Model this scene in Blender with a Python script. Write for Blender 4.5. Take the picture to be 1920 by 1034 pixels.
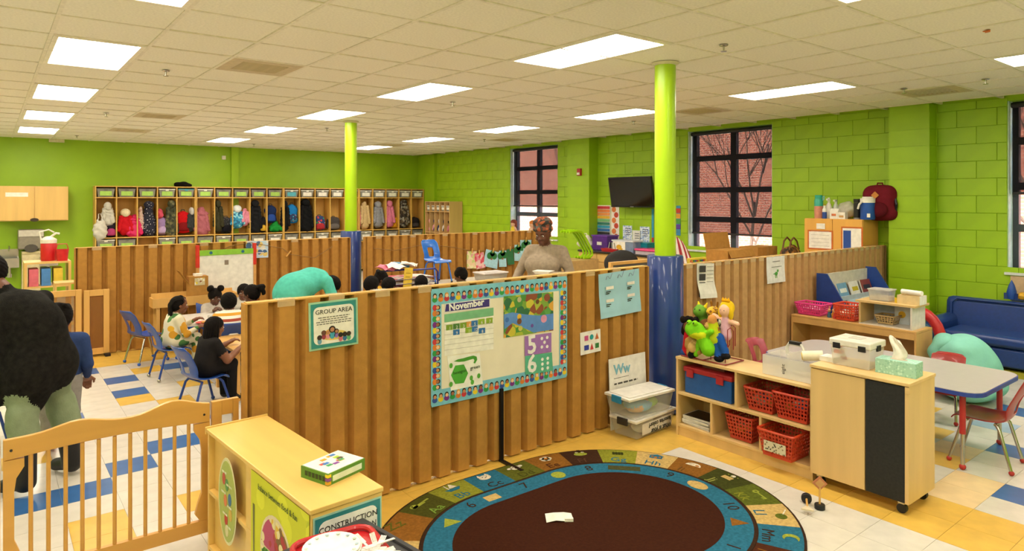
import bpy, math, random
import numpy as np
from mathutils import Vector, Matrix, Euler
random.seed(7)
R = math.radians
PI = math.pi
for o in list(bpy.data.objects):
    bpy.data.objects.remove(o, do_unlink=True)
S = bpy.context.scene
C = S.collection
# ------------------------------------------------------------------ camera
F, CX, HY, EYE = 1250.0, 960.0, 373.0, 1.87      # focal length in px of a 1920 wide frame, principal x, horizon row, eye height
YAW = R(38.1)
cam = bpy.data.cameras.new('camera')
camo = bpy.data.objects.new('camera', cam)
C.objects.link(camo)
camo.location = (0, 0, EYE)
camo.rotation_euler = (PI / 2, 0, -YAW)
cam.sensor_width = 36
cam.lens = F / 1920 * 36
cam.shift_y = -(517 - HY) / 1920
cam.clip_start = 0.05
cam.clip_end = 200
S.camera = camo
# ------------------------------------------------------------------ world, sun, exposure
w = bpy.data.worlds.new('sky')
S.world = w
w.use_nodes = True
nt = w.node_tree
sky = nt.nodes.new('ShaderNodeTexSky')
sky.sky_type = 'NISHITA'
sky.sun_elevation = R(32)
sky.sun_rotation = R(-80)
sky.sun_disc = False
nt.links.new(sky.outputs[0], nt.nodes['Background'].inputs[0])
nt.nodes['Background'].inputs[1].default_value = 0.5
sun = bpy.data.lights.new('sun', 'SUN')
sun.energy = 11
sun.angle = R(1)
sun.color = (1, .93, .82)
suno = bpy.data.objects.new('sun', sun)
C.objects.link(suno)
suno.rotation_euler = Vector((0.80, 0.25, -0.55)).to_track_quat('-Z', 'Y').to_euler()
S.view_settings.view_transform = 'Standard'
S.view_settings.look = 'None'
S.view_settings.exposure = 1.2
S.view_settings.gamma = 1
LAMP = 9.0                                        # strength of the ceiling panels
LAMPCOL = (1.0, .925, .80)
# ------------------------------------------------------------------ measuring helpers: picture row/column to a place in the room
FW = Vector((math.sin(YAW), math.cos(YAW), 0))
RT = Vector((math.cos(YAW), -math.sin(YAW), 0))
def ray(u, v):
    return FW + RT * ((u - CX) / F) + Vector((0, 0, (HY - v) / F))
def P(u, v, h=0.0):
    d = ray(u, v); t = (h - EYE) / d.z
    return Vector((0, 0, EYE)) + d * t
def PX(u, v, X):
    d = ray(u, v); return Vector((0, 0, EYE)) + d * (X / d.x)
def PY(u, v, Y):
    d = ray(u, v); return Vector((0, 0, EYE)) + d * (Y / d.y)
def PZ(u, v, z):
    return Vector((0, 0, EYE)) + ray(u, v) * z
# ------------------------------------------------------------------ materials
def lin(c):
    if isinstance(c, str):
        c = c.lstrip('#'); c = tuple(int(c[i:i + 2], 16) / 255 for i in (0, 2, 4))
    return tuple((x / 12.92 if x <= .04045 else ((x + .055) / 1.055) ** 2.4) for x in c[:3])
_M = {}
def mat(col, rough=.55, kind='plain', var=.06, scale=18, bump=.0, metal=0, alpha=1, emit=0, key=None, col2=None, coat=0):
    k = key or (col, rough, kind, var, scale, bump, metal, alpha, emit, col2, coat)
    if k in _M: return _M[k]
    m = bpy.data.materials.new(kind + '_' + str(col).strip('#'))
    m.use_nodes = True
    n, l = m.node_tree.nodes, m.node_tree.links
    b = n['Principled BSDF']
    c = lin(col)
    b.inputs['Roughness'].default_value = rough
    b.inputs['Metallic'].default_value = metal
    if kind in ('fabric', 'carpet', 'card', 'ctile'): b.inputs['Specular IOR Level'].default_value = .12
    if coat: b.inputs['Coat Weight'].default_value = coat
    tc = n.new('ShaderNodeTexCoord')
    mp = n.new('ShaderNodeMapping')
    l.new(tc.outputs['Object'], mp.inputs[0])
    tex = n.new('ShaderNodeTexNoise')
    tex.inputs['Scale'].default_value = scale
    tex.inputs['Detail'].default_value = 4
    l.new(mp.outputs[0], tex.inputs['Vector'])
    if kind == 'wood':
        mp.inputs['Scale'].default_value = (1, 1, .08); tex.inputs['Detail'].default_value = 6
    if kind == 'woodx':
        mp.inputs['Scale'].default_value = (.08, 1, 1); tex.inputs['Detail'].default_value = 6
    if kind == 'woody':
        mp.inputs['Scale'].default_value = (1, .08, 1); tex.inputs['Detail'].default_value = 6
    ramp = n.new('ShaderNodeMapRange')
    ramp.inputs[1].default_value = .3; ramp.inputs[2].default_value = .7
    l.new(tex.outputs['Fac'], ramp.inputs[0])
    mx = n.new('ShaderNodeMix'); mx.data_type = 'RGBA'
    c2 = lin(col2) if col2 else tuple(x * (1 - 2.2 * var) for x in c)
    c1 = c if col2 else tuple(min(1, x * (1 + var)) for x in c)
    mx.inputs[6].default_value = (*c2, 1); mx.inputs[7].default_value = (*c1, 1)
    l.new(ramp.outputs[0], mx.inputs[0])
    l.new(mx.outputs[2], b.inputs['Base Color'])
    if bump:
        bt = n.new('ShaderNodeTexNoise'); bt.inputs['Scale'].default_value = scale * (6 if kind in ('fabric', 'carpet', 'ctile', 'card') else 1.5)
        bt.inputs['Detail'].default_value = 3
        l.new(mp.outputs[0], bt.inputs['Vector'])
        bp = n.new('ShaderNodeBump'); bp.inputs['Strength'].default_value = bump; bp.inputs['Distance'].default_value = .01
        l.new(bt.outputs['Fac'], bp.inputs['Height']); l.new(bp.outputs[0], b.inputs['Normal'])
    if emit:
        b.inputs['Emission Color'].default_value = (*c, 1); b.inputs['Emission Strength'].default_value = emit
    if alpha < 1:
        tr = n.new('ShaderNodeBsdfTransparent'); ms = n.new('ShaderNodeMixShader')
        ms.inputs[0].default_value = alpha
        out = n['Material Output']
        l.new(tr.outputs[0], ms.inputs[1]); l.new(b.outputs[0], ms.inputs[2]); l.new(ms.outputs[0], out.inputs[0])
    _M[k] = m
    return m
def spotted(base, dots, scale=20, size=.25, rough=.8):
    k = ('spot', base, dots, scale, size)
    if k in _M: return _M[k]
    m = bpy.data.materials.new('spotted'); m.use_nodes = True
    n, l = m.node_tree.nodes, m.node_tree.links
    b = n['Principled BSDF']; b.inputs['Roughness'].default_value = rough
    tc = n.new('ShaderNodeTexCoord'); vo = n.new('ShaderNodeTexVoronoi'); vo.inputs['Scale'].default_value = scale
    l.new(tc.outputs['Object'], vo.inputs['Vector'])
    mr = n.new('ShaderNodeMath'); mr.operation = 'LESS_THAN'; mr.inputs[1].default_value = size
    l.new(vo.outputs['Distance'], mr.inputs[0])
    mx = n.new('ShaderNodeMix'); mx.data_type = 'RGBA'
    mx.inputs[6].default_value = (*lin(base), 1); l.new(mr.outputs[0], mx.inputs[0])
    if isinstance(dots, str): mx.inputs[7].default_value = (*lin(dots), 1)
    else:
        cr = n.new('ShaderNodeValToRGB'); cr.color_ramp.interpolation = 'CONSTANT'
        while len(cr.color_ramp.elements) < len(dots): cr.color_ramp.elements.new(.5)
        for i, d in enumerate(dots):
            cr.color_ramp.elements[i].position = i / len(dots); cr.color_ramp.elements[i].color = (*lin(d), 1)
        sp = n.new('ShaderNodeSeparateColor'); l.new(vo.outputs['Color'], sp.inputs[0]); l.new(sp.outputs[0], cr.inputs[0])
        l.new(cr.outputs[0], mx.inputs[7])
    l.new(mx.outputs[2], b.inputs['Base Color'])
    _M[k] = m; return m
def striped(cols, axis=2, period=.1, rough=.8):
    k = ('stripe', tuple(cols), axis, period)
    if k in _M: return _M[k]
    m = bpy.data.materials.new('striped'); m.use_nodes = True
    n, l = m.node_tree.nodes, m.node_tree.links
    b = n['Principled BSDF']; b.inputs['Roughness'].default_value = rough
    tc = n.new('ShaderNodeTexCoord'); sp = n.new('ShaderNodeSeparateXYZ'); l.new(tc.outputs['Object'], sp.inputs[0])
    d = n.new('ShaderNodeMath'); d.operation = 'DIVIDE'; d.inputs[1].default_value = period; l.new(sp.outputs[axis], d.inputs[0])
    fr = n.new('ShaderNodeMath'); fr.operation = 'FRACT'; l.new(d.outputs[0], fr.inputs[0])
    cr = n.new('ShaderNodeValToRGB'); cr.color_ramp.interpolation = 'CONSTANT'
    while len(cr.color_ramp.elements) < len(cols): cr.color_ramp.elements.new(.5)
    for i, c in enumerate(cols):
        cr.color_ramp.elements[i].position = i / len(cols); cr.color_ramp.elements[i].color = (*lin(c), 1)
    l.new(fr.outputs[0], cr.inputs[0]); l.new(cr.outputs[0], b.inputs['Base Color'])
    _M[k] = m; return m
# ------------------------------------------------------------------ mesh builder
class MB:
    def __init__(s): s.v, s.f, s.m = [], [], []
    def add(s, vs, fs, mi=0, M=None):
        o = len(s.v)
        for p in vs:
            p = Vector(p); s.v.append(M @ p if M is not None else p)
        for f in fs: s.f.append([i + o for i in f]); s.m.append(mi)
        return s
    def box(s, x0, x1, y0, y1, z0, z1, mi=0, M=None):
        vs = [(x0, y0, z0), (x1, y0, z0), (x1, y1, z0), (x0, y1, z0), (x0, y0, z1), (x1, y0, z1), (x1, y1, z1), (x0, y1, z1)]
        return s.add(vs, [(3, 2, 1, 0), (4, 5, 6, 7), (0, 1, 5, 4), (1, 2, 6, 5), (2, 3, 7, 6), (3, 0, 4, 7)], mi, M)
    def taper(s, x, y, z0, z1, k, mi=0, c=(0, 0)):       # box whose bottom is k times its top (half sizes x,y at top)
        a, b = x * k, y * k
        vs = [(-a, -b, z0), (a, -b, z0), (a, b, z0), (-a, b, z0), (-x, -y, z1), (x, -y, z1), (x, y, z1), (-x, y, z1)]
        vs = [(p[0] + c[0], p[1] + c[1], p[2]) for p in vs]
        return s.add(vs, [(3, 2, 1, 0), (4, 5, 6, 7), (0, 1, 5, 4), (1, 2, 6, 5), (2, 3, 7, 6), (3, 0, 4, 7)], mi)
    def cyl(s, p0, p1, r0, r1=None, n=12, mi=0, M=None):
        p0, p1 = Vector(p0), Vector(p1); r1 = r0 if r1 is None else r1
        q = (p1 - p0).to_track_quat('Z', 'Y')
        vs = []
        for p, r in ((p0, r0), (p1, r1)):
            for i in range(n):
                a = 2 * PI * i / n; vs.append(p + q @ Vector((r * math.cos(a), r * math.sin(a), 0)))
        fs = [(i, (i + 1) % n, n + (i + 1) % n, n + i) for i in range(n)] + [tuple(range(n - 1, -1, -1)), tuple(range(n, 2 * n))]
        return s.add(vs, fs, mi, M)
    def ell(s, c, r, n=12, mi=0, M=None):
        if not hasattr(r, '__len__'): r = (r, r, r)
        vs, fs = [], []; h = n // 2
        for j in range(h + 1):
            t = PI * j / h
            for i in range(n):
                a = 2 * PI * i / n
                vs.append((c[0] + r[0] * math.sin(t) * math.cos(a), c[1] + r[1] * math.sin(t) * math.sin(a), c[2] + r[2] * math.cos(t)))
        for j in range(h):
            for i in range(n):
                fs.append((j * n + i, (j + 1) * n + i, (j + 1) * n + (i + 1) % n, j * n + (i + 1) % n))
        return s.add(vs, fs, mi, M)
    def tube(s, pts, r, n=8, mi=0, closed=False, M=None):
        pts = [Vector(p) for p in pts]; L = len(pts); vs, fs = [], []
        up = None
        for i, p in enumerate(pts):
            a = pts[i - 1] if (i or closed) else p; b = pts[(i + 1) % L] if (i < L - 1 or closed) else p
            t = (b - a).normalized()
            if up is None: up = t.orthogonal().normalized()
            else: up = (up - t * up.dot(t)); up = up.normalized() if up.length > 1e-6 else t.orthogonal().normalized()
            w_ = t.cross(up); rr = r[i] if hasattr(r, '__len__') else r
            for k in range(n):
                an = 2 * PI * k / n; vs.append(p + (up * math.cos(an) + w_ * math.sin(an)) * rr)
        for i in range(L if closed else L - 1):
            for k in range(n):
                j = (i + 1) % L
                fs.append((i * n + k, i * n + (k + 1) % n, j * n + (k + 1) % n, j * n + k))
        if not closed: fs += [tuple(range(n - 1, -1, -1)), tuple(range((L - 1) * n, L * n))]
        return s.add(vs, fs, mi, M)
    def prism(s, poly, z0, z1, mi=0, M=None):
        n = len(poly)
        vs = [(p[0], p[1], z0) for p in poly] + [(p[0], p[1], z1) for p in poly]
        fs = [tuple(range(n - 1, -1, -1)), tuple(range(n, 2 * n))] + [(i, (i + 1) % n, n + (i + 1) % n, n + i) for i in range(n)]
        return s.add(vs, fs, mi, M)
    def lathe(s, prof, n=20, c=(0, 0, 0), mi=0, M=None):
        vs, fs = [], []; L = len(prof)
        for r, z in prof:
            for i in range(n):
                a = 2 * PI * i / n; vs.append((c[0] + r * math.cos(a), c[1] + r * math.sin(a), c[2] + z))
        for j in range(L - 1):
            for i in range(n): fs.append((j * n + i, j * n + (i + 1) % n, (j + 1) * n + (i + 1) % n, (j + 1) * n + i))
        fs += [tuple(range(n - 1, -1, -1)), tuple(range((L - 1) * n, L * n))]
        return s.add(vs, fs, mi, M)
    def mesh(s, name, mats, smooth=False):
        me = bpy.data.meshes.new(name)
        me.from_pydata([tuple(p) for p in s.v], [], s.f)
        for m in (mats if isinstance(mats, (list, tuple)) else [mats]): me.materials.append(m)
        me.polygons.foreach_set('material_index', s.m)
        if smooth:
            me.polygons.foreach_set('use_smooth', [True] * len(s.f)); me.set_sharp_from_angle(angle=R(40))
        me.update(); return me
    def build(s, name, mats, parent=None, loc=(0, 0, 0), rz=0, smooth=False, bevel=0, rot=None, solid=0, sub=0):
        o = bpy.data.objects.new(name, s.mesh(name, mats, smooth)); C.objects.link(o)
        o.location = loc; o.rotation_euler = rot if rot else (0, 0, rz)
        if parent: o.parent = parent
        if solid:
            md = o.modifiers.new('solid', 'SOLIDIFY'); md.thickness = solid; md.offset = 0
        if bevel:
            md = o.modifiers.new('bevel', 'BEVEL'); md.width = bevel; md.segments = 2; md.limit_method = 'ANGLE'; md.angle_limit = R(50)
        if sub:
            md = o.modifiers.new('sub', 'SUBSURF'); md.levels = sub; md.render_levels = sub
        return o
def tag(o, label=None, cat=None, group=None, kind=None):
    if label: o['label'] = label
    if cat: o['category'] = cat
    if group: o['group'] = group
    if kind: o['kind'] = kind
    return o
def thing(name, label, cat, loc=(0, 0, 0), rz=0, group=None, rot=None):
    o = bpy.data.objects.new(name, None); C.objects.link(o); o.empty_display_size = .1
    o.location = loc; o.rotation_euler = rot if rot else (0, 0, rz)
    return tag(o, label, cat, group)
def inst(me, name, parent=None, loc=(0, 0, 0), rz=0, scale=None):
    o = bpy.data.objects.new(name, me); C.objects.link(o); o.location = loc; o.rotation_euler = (0, 0, rz)
    if scale: o.scale = scale
    if parent: o.parent = parent
    return o
def kids(o): return [c for c in bpy.data.objects if c.parent == o]
def copy_tree(o, parent=None):
    c = o.copy(); C.objects.link(c); c.parent = parent
    for k in kids(o): copy_tree(k, c)
    return c
_TX = {}
def text(name, s, size, material, parent, loc, rot, ex=.0008, align='LEFT', bold=0, spacing=1, sx=1):
    cu = bpy.data.curves.new('t', 'FONT'); cu.body = s; cu.size = size; cu.extrude = ex; cu.align_x = align; cu.offset = bold; cu.space_character = spacing
    cu.resolution_u = 2
    o = bpy.data.objects.new('t', cu)
    me = bpy.data.meshes.new_from_object(o)
    bpy.data.objects.remove(o); bpy.data.curves.remove(cu)
    me.name = name; me.materials.clear(); me.materials.append(material)
    t = bpy.data.objects.new(name, me); C.objects.link(t); t.parent = parent; t.location = loc; t.rotation_euler = rot; t.scale = (sx, 1, 1)
    return t
def disc(cx, cy, r, n=16, ry=None):
    ry = ry or r
    return [(cx + r * math.cos(2 * PI * i / n), cy + ry * math.sin(2 * PI * i / n)) for i in range(n)]
def rrect(x0, x1, y0, y1, r, n=4):
    pts = []
    for cx, cy, a0 in ((x1 - r, y0 + r, -PI / 2), (x1 - r, y1 - r, 0), (x0 + r, y1 - r, PI / 2), (x0 + r, y0 + r, PI)):
        for i in range(n + 1):
            a = a0 + PI / 2 * i / n; pts.append((cx + r * math.cos(a), cy + r * math.sin(a)))
    return pts
# upright drawing plane: x stays, y becomes height, z comes towards the viewer (-Y)
UP = Matrix(((1, 0, 0, 0), (0, 0, -1, 0), (0, 1, 0, 0), (0, 0, 0, 1)))
# ------------------------------------------------------------------ soft bodies: blended round shapes turned into one skin (surface nets)
def soft(prims, vox=.01, k=.02):
    # prims: ('c', a, b, ra, rb, mat[, k]) tapered capsule; ('e', centre, radii, mat[, k[, euler]]) ellipsoid
    lo = np.array([1e9] * 3); hi = -lo; PR = []
    for p in prims:
        if p[0] == 'c':
            a, b = np.array(p[1], float), np.array(p[2], float); r = max(p[3], p[4])
            l_, h_ = np.minimum(a, b) - r, np.maximum(a, b) + r
            PR.append(('c', a, b, p[3], p[4], p[5], p[6] if len(p) > 6 else k, l_, h_))
        else:
            c, rr = np.array(p[1], float), np.array(p[2], float)
            kk = p[4] if len(p) > 4 and p[4] is not None else k
            Rm = np.array(Euler(p[5]).to_matrix()) if len(p) > 5 else np.eye(3)
            e = max(rr) if len(p) > 5 else rr
            PR.append(('e', c, rr, Rm, None, p[3], kk, c - e, c + e))
        lo = np.minimum(lo, PR[-1][7]); hi = np.maximum(hi, PR[-1][8])
    lo = lo - 3 * vox; n = np.ceil((hi + 3 * vox - lo) / vox).astype(int) + 1
    ax = [lo[i] + vox * np.arange(n[i]) for i in range(3)]
    D = np.full(n, 1.0); Bst = np.full(n, 9.0); MI = np.zeros(n, int)
    for q in PR:
        pad = q[6] + 3 * vox
        i0 = np.maximum(0, np.floor((q[7] - pad - lo) / vox).astype(int)); i1 = np.minimum(n, np.ceil((q[8] + pad - lo) / vox).astype(int) + 1)
        sl = tuple(slice(i0[j], i1[j]) for j in range(3))
        X, Y, Z = np.meshgrid(ax[0][sl[0]], ax[1][sl[1]], ax[2][sl[2]], indexing='ij')
        if q[0] == 'c':
            a, b = q[1], q[2]; ba = b - a; L = max(1e-9, ba @ ba)
            t = np.clip(((X - a[0]) * ba[0] + (Y - a[1]) * ba[1] + (Z - a[2]) * ba[2]) / L, 0, 1)
            d = np.sqrt((X - a[0] - t * ba[0]) ** 2 + (Y - a[1] - t * ba[1]) ** 2 + (Z - a[2] - t * ba[2]) ** 2) - (q[3] + (q[4] - q[3]) * t)
        else:
            Pp = np.stack((X - q[1][0], Y - q[1][1], Z - q[1][2]), -1) @ q[3]
            k0 = np.sqrt(((Pp / q[2]) ** 2).sum(-1)); k1 = np.sqrt(((Pp / q[2] ** 2) ** 2).sum(-1)) + 1e-9
            d = k0 * (k0 - 1) / k1
        o = D[sl]; h = np.maximum(q[6] - np.abs(o - d), 0) / max(q[6], 1e-6)
        D[sl] = np.minimum(o, d) - h * h * q[6] * .25
        better = d < Bst[sl]
        MI[sl] = np.where(better, q[5], MI[sl]); Bst[sl] = np.minimum(Bst[sl], d)
    # surface nets
    ins = D < 0
    nx, ny, nz = n
    cnt = np.zeros((nx - 1, ny - 1, nz - 1), int); pos = np.zeros((nx - 1, ny - 1, nz - 1, 3))
    def sub(A, dx, dy, dz): return A[dx:nx - 1 + dx, dy:ny - 1 + dy, dz:nz - 1 + dz]
    cs = [(x, y, z) for x in (0, 1) for y in (0, 1) for z in (0, 1)]
    for a in cs:
        for b in cs:
            if sum(abs(a[i] - b[i]) for i in range(3)) == 1 and a < b:
                da, db = sub(D, *a), sub(D, *b); cr = (da < 0) != (db < 0)
                t = np.where(cr, da / np.where(cr, da - db, 1), 0)
                for i in range(3): pos[..., i] += np.where(cr, a[i] + t * (b[i] - a[i]), 0)
                cnt += cr
    act = cnt > 0; idx = -np.ones(act.shape, int); idx[act] = np.arange(act.sum())
    g = np.stack(np.nonzero(act), -1); vs = lo + vox * (g + pos[act] / cnt[act][:, None]); mi = MI[:-1, :-1, :-1][act]
    quads = []
    for axs in range(3):
        u, v = [(1, 2), (2, 0), (0, 1)][axs]
        sa = [slice(1, -1)] * 3; sa[axs] = slice(0, -1); sb = [slice(1, -1)] * 3; sb[axs] = slice(1, None)
        A, Bq = ins[tuple(sa)], ins[tuple(sb)]
        for flag in (True, False):
            e = np.stack(np.nonzero((A != Bq) & (A == flag)), -1)
            if not len(e): continue
            e = e + 1; e[:, axs] -= 1
            du = np.zeros(3, int); du[u] = 1; dv = np.zeros(3, int); dv[v] = 1
            qd = [idx[tuple((e - s_).T)] for s_ in (du * 0, du, du + dv, dv)]
            quads.append(np.stack(qd if flag else qd[::-1], -1))
    return vs, np.concatenate(quads), mi
def soft_obj(name, prims, mats, parent=None, loc=(0, 0, 0), rz=0, vox=.01, k=.02, wob=0, wfreq=30):
    vs, qs, mi = soft(prims, vox, k)
    if wob:
        vs = vs + wob * np.stack([np.sin(vs[:, 1] * wfreq + 2 * vs[:, 2] * wfreq), np.sin(vs[:, 2] * wfreq * 1.3 + vs[:, 0] * wfreq), np.sin(vs[:, 0] * wfreq * 1.1 - vs[:, 1] * wfreq)], -1)
    me = bpy.data.meshes.new(name)
    me.from_pydata(vs.tolist(), [], qs.tolist())
    for m in mats: me.materials.append(m)
    me.polygons.foreach_set('material_index', mi[qs[:, 0]].astype(np.int32)); me.polygons.foreach_set('use_smooth', [True] * len(qs))
    me.update()
    o = bpy.data.objects.new(name, me); C.objects.link(o); o.location = loc; o.rotation_euler = (0, 0, rz)
    if parent: o.parent = parent
    return o
# ------------------------------------------------------------------ the room shell
WX, WY, CEIL = 9.5, 16.28, 3.07                   # right wall, back wall, ceiling height
LX, FY = -4.6, -2.6                               # unseen left wall and wall behind the camera, added to hold bounce light
GREEN = '#98be10'
green = mat(GREEN, .5, var=.05, scale=3, bump=.12)
green_col = mat('#a6cc12', .35, var=.03, scale=3)
def struct(o): o['kind'] = 'structure'; return o
white_t = mat('#d3ccc0', .25, var=.04, scale=9); yel_t = mat('#dbb04e', .3, var=.06, scale=9); blue_t = mat('#33639f', .3, var=.07, scale=9)
peach_t = mat('#e6c898', .3, var=.05, scale=9); lblue_t = mat('#9fb6cf', .3, var=.05, scale=9)
grout = mat('#c9c1b2', .6)
floor = struct(MB().box(LX, WX + .3, FY, WY + .2, -.15, -.004).build('floor', grout))
TP, TX0, TY0 = .2875, .641, 5.18
def cell(u, v): p = P(u, v); return (math.floor((p.x - TX0) / TP), math.floor((p.y - TY0) / TP))
blue_c, yel_c, peach_c, lblue_c = set(), set(), set(), set()
for u, v in ((247, 873), (160, 920), (321, 830), (243, 716), (228, 732), (180, 697), (100, 790), (350, 786), (30, 960), (1895, 918), (1905, 765), (150, 800), (1900, 850)): blue_c.add(cell(u, v))
for u, v in ((185, 990), (378, 945), (330, 745), (283, 698), (258, 675), (168, 687), (240, 1010), (60, 870), (305, 695), (355, 742)): yel_c.add(cell(u, v))
for u, v in ((1790, 905), (1800, 850), (1830, 950)): peach_c.add(cell(u, v))
for u, v in ((1810, 855), (1860, 800), (1900, 940)): lblue_c.add(cell(u, v))
def tile_mat(i, j):
    x, y = TX0 + (i + .5) * TP, TY0 + (j + .5) * TP
    if (i, j) in blue_c: return 2
    if (i, j) in yel_c: return 1
    if (i, j) in peach_c: return 3
    if (i, j) in lblue_c: return 4
    if 3.17 < y < 4.0 and 1.2 < x < 4.75: return 1
    if 4.09 < x < 4.68 and y < 3.3: return 1
    if 8.72 < y < 9.4 and x < 4.5: return 1
    if x > 8.3 and y < 3.2: return 5
    h = (i * 7 + j * 3) % 17
    if (h == 0 or h == 8) and (y > 4.5 or x > 5.2): return 2 if h == 0 else 1
    return 0
tile_mats = [white_t, yel_t, blue_t, peach_t, lblue_t, mat('#a8a032', .95, 'carpet', bump=.5, scale=40)]
def vis_floor(x, y):
    if x < 2.2 and 3.6 < y < 9.4: return True
    if 1.3 < x < 4.3 and 2.9 < y < 3.85: return not (2.2 < x < 3.7 and y < 3.4)
    if 3.6 < x < 4.8 and y < 3.3: return True
    if x > 4.6 and y < 3.9: return True
    return False
cands, rest = [], []
for i in range(int((LX - TX0) / TP), int((WX - TX0) / TP) + 1):
    for j in range(int((FY - TY0) / TP), int((WY - TY0) / TP) + 1):
        x, y = TX0 + (i + .5) * TP, TY0 + (j + .5) * TP
        d = Vector((x, y, 0)); z = d.dot(FW)
        u = CX + F * d.dot(RT) / z if z > .3 else -9999; v = HY + F * EYE / z if z > .3 else 9999
        if -30 < u < 1950 and v < 1060 and vis_floor(x, y): cands.append((z, i, j))
        else: rest.append((i, j))
cands.sort()
rest += [(i, j) for z, i, j in cands[300:]]
tmesh = []
for k, m in enumerate(tile_mats): tmesh.append(MB().box(-TP / 2 + .001, TP / 2 - .001, -TP / 2 + .001, TP / 2 - .001, -.004, 0).mesh('tile', m))
for z, i, j in cands[:300]:
    inst(tmesh[tile_mat(i, j)], 'floor_tile', floor, (TX0 + (i + .5) * TP, TY0 + (j + .5) * TP, 0))
mb = MB()
for i, j in rest:
    x, y = TX0 + i * TP, TY0 + j * TP
    mb.box(x + .001, x + TP - .001, y + .001, y + TP - .001, -.004, 0, tile_mat(i, j))
mb.build('floor_tiles', tile_mats, floor)['kind'] = 'stuff'
# ceiling: grid and tiles
GX, GY, GX0, GY0 = .635, .65, .355, 3.94
cgrid = mat('#ebe2cf', .5); ctile = mat('#f3ecdc', .9, 'ctile', var=.04, scale=60, bump=.3)
ceiling = struct(MB().box(LX, WX + .3, FY, WY + .2, CEIL + .03, CEIL + .15).build('ceiling', mat('#d9ccb4', .9)))
LROWS_X = (-2, 3, 8)                              # columns of cells that hold lamps (0 = the cell that starts at GX0)
lights_c = {}
for cx_ in (-5, 0, 5, 10):
    for cy_ in range(-2, 5):
        for dj in (-1, 0): lights_c[(cx_, cy_ * 4 + dj)] = 1
def ccell(u, v):
    p = P(u, v, CEIL) ; return (math.floor((p.x - GX0) / GX), math.floor((p.y - GY0) / GY))
vents = [ccell(u, v) for u, v in ((478, 125), (293, 219), (235, 245), (1740, 176), (1327, 210), (735, 272), (955, 265))]
cands, rest, grid = [], [], MB()
nx0, nx1, ny0, ny1 = int((LX - GX0) / GX) - 1, int((WX - GX0) / GX) + 1, int((FY - GY0) / GY) - 1, int((WY - GY0) / GY) + 1
for i in range(nx0, nx1 + 1):
    x = GX0 + i * GX
    if LX < x < WX: grid.box(x - .013, x + .013, FY, WY, CEIL - .004, CEIL + .03)
for j in range(ny0, ny1 + 1):
    y = GY0 + j * GY
    if FY < y < WY: grid.box(LX, WX, y - .013, y + .013, CEIL - .0035, CEIL + .03)
grid.build('ceiling_grid', cgrid, ceiling)
for i in range(nx0, nx1):
    for j in range(ny0, ny1 + 1):
        if (i, j) in lights_c or (i, j) in vents: continue
        x, y = GX0 + (i + .5) * GX, GY0 + (j + .5) * GY
        if x < LX or x > WX or y < FY or y > WY: continue
        d = Vector((x, y, 0)); z = d.dot(FW)
        u = CX + F * d.dot(RT) / z if z > .3 else -9999; v = HY - F * (CEIL - EYE) / z if z > .3 else -9999
        if -60 < u < 1990 and v > -60: cands.append((z, x, y))
        else: rest.append((x, y))
cands.sort(); rest += [(x, y) for z, x, y in cands[300:]]
cm = MB().box(-GX / 2 + .012, GX / 2 - .012, -GY / 2 + .012, GY / 2 - .012, 0, .02).mesh('ceiling_tile', ctile)
for z, x, y in cands[:300]: inst(cm, 'ceiling_tile', ceiling, (x, y, CEIL + .002 + random.uniform(0, .005)))
mb = MB()
for x, y in rest: mb.box(x - GX / 2 + .012, x + GX / 2 - .012, y - GY / 2 + .012, y + GY / 2 - .012, CEIL + .002, CEIL + .022)
mb.build('ceiling_tiles', ctile, ceiling)['kind'] = 'stuff'
# ceiling lamps
lamp_mat = mat('#ffffff', .4, key='lamp'); nb = lamp_mat.node_tree.nodes['Principled BSDF']
nb.inputs['Emission Color'].default_value = (*LAMPCOL, 1); nb.inputs['Emission Strength'].default_value = LAMP
lm_frame = MB(); lw, lh = GX / 2 - .014, GY - .014
for a, b, c_, d in ((-lw, lw, -lh, -lh + .035), (-lw, lw, lh - .035, lh), (-lw, -lw + .035, -lh, lh), (lw - .035, lw, -lh, lh)): lm_frame.box(a, b, c_, d, -.006, .02)
frame_me = lm_frame.mesh('lamp_frame', mat('#f2ead8', .4))
dm = MB()                                          # two sloped lens faces that hang between the frame
x1, y1 = lw - .035, lh - .035
dm.add([(-x1, -y1, .01), (x1, -y1, .01), (x1, y1, .01), (-x1, y1, .01), (-.1, -y1 + .1, -.012), (.1, -y1 + .1, -.012), (.1, y1 - .1, -.012), (-.1, y1 - .1, -.012)],
       [(0, 4, 5, 1), (1, 5, 6, 2), (2, 6, 7, 3), (3, 7, 4, 0), (4, 7, 6, 5)])
diff_me = dm.mesh('lamp_lens', lamp_mat)
xs = {-5: 'beyond', 0: 'in the leftmost row', 5: 'in the middle row', 10: 'in the row nearest the windows'}
ords = ['first', 'second', 'third', 'fourth', 'fifth', 'sixth', 'seventh']
for cx_ in (-5, 0, 5, 10):
    vis = 0
    for cy_ in range(-2, 5):
        x, y = GX0 + (cx_ + .5) * GX, GY0 + cy_ * 4 * GY
        if y < FY + .6 or y > WY - .6 or not LX < x < WX: continue
        d = Vector((x, y + .6, 0)); z = d.dot(FW); u = CX + F * d.dot(RT) / max(z, .01); v = HY - F * (CEIL - EYE) / max(z, .01)
        seen = z > .5 and -40 < u < 2000 and v > -20
        if cx_ == 10 and cy_ == -1 : seen = True
        lab = 'bright white ceiling light panel outside the picture'
        if seen:
            lab = 'bright ceiling light panel %s, %s from the camera' % (xs[cx_], ords[vis]); vis += 1
        t = thing('ceiling_light', lab, 'ceiling light', (x, y, CEIL), 0, 'ceiling light panels')
        inst(frame_me, 'frame', t); inst(diff_me, 'lens', t)
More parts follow.
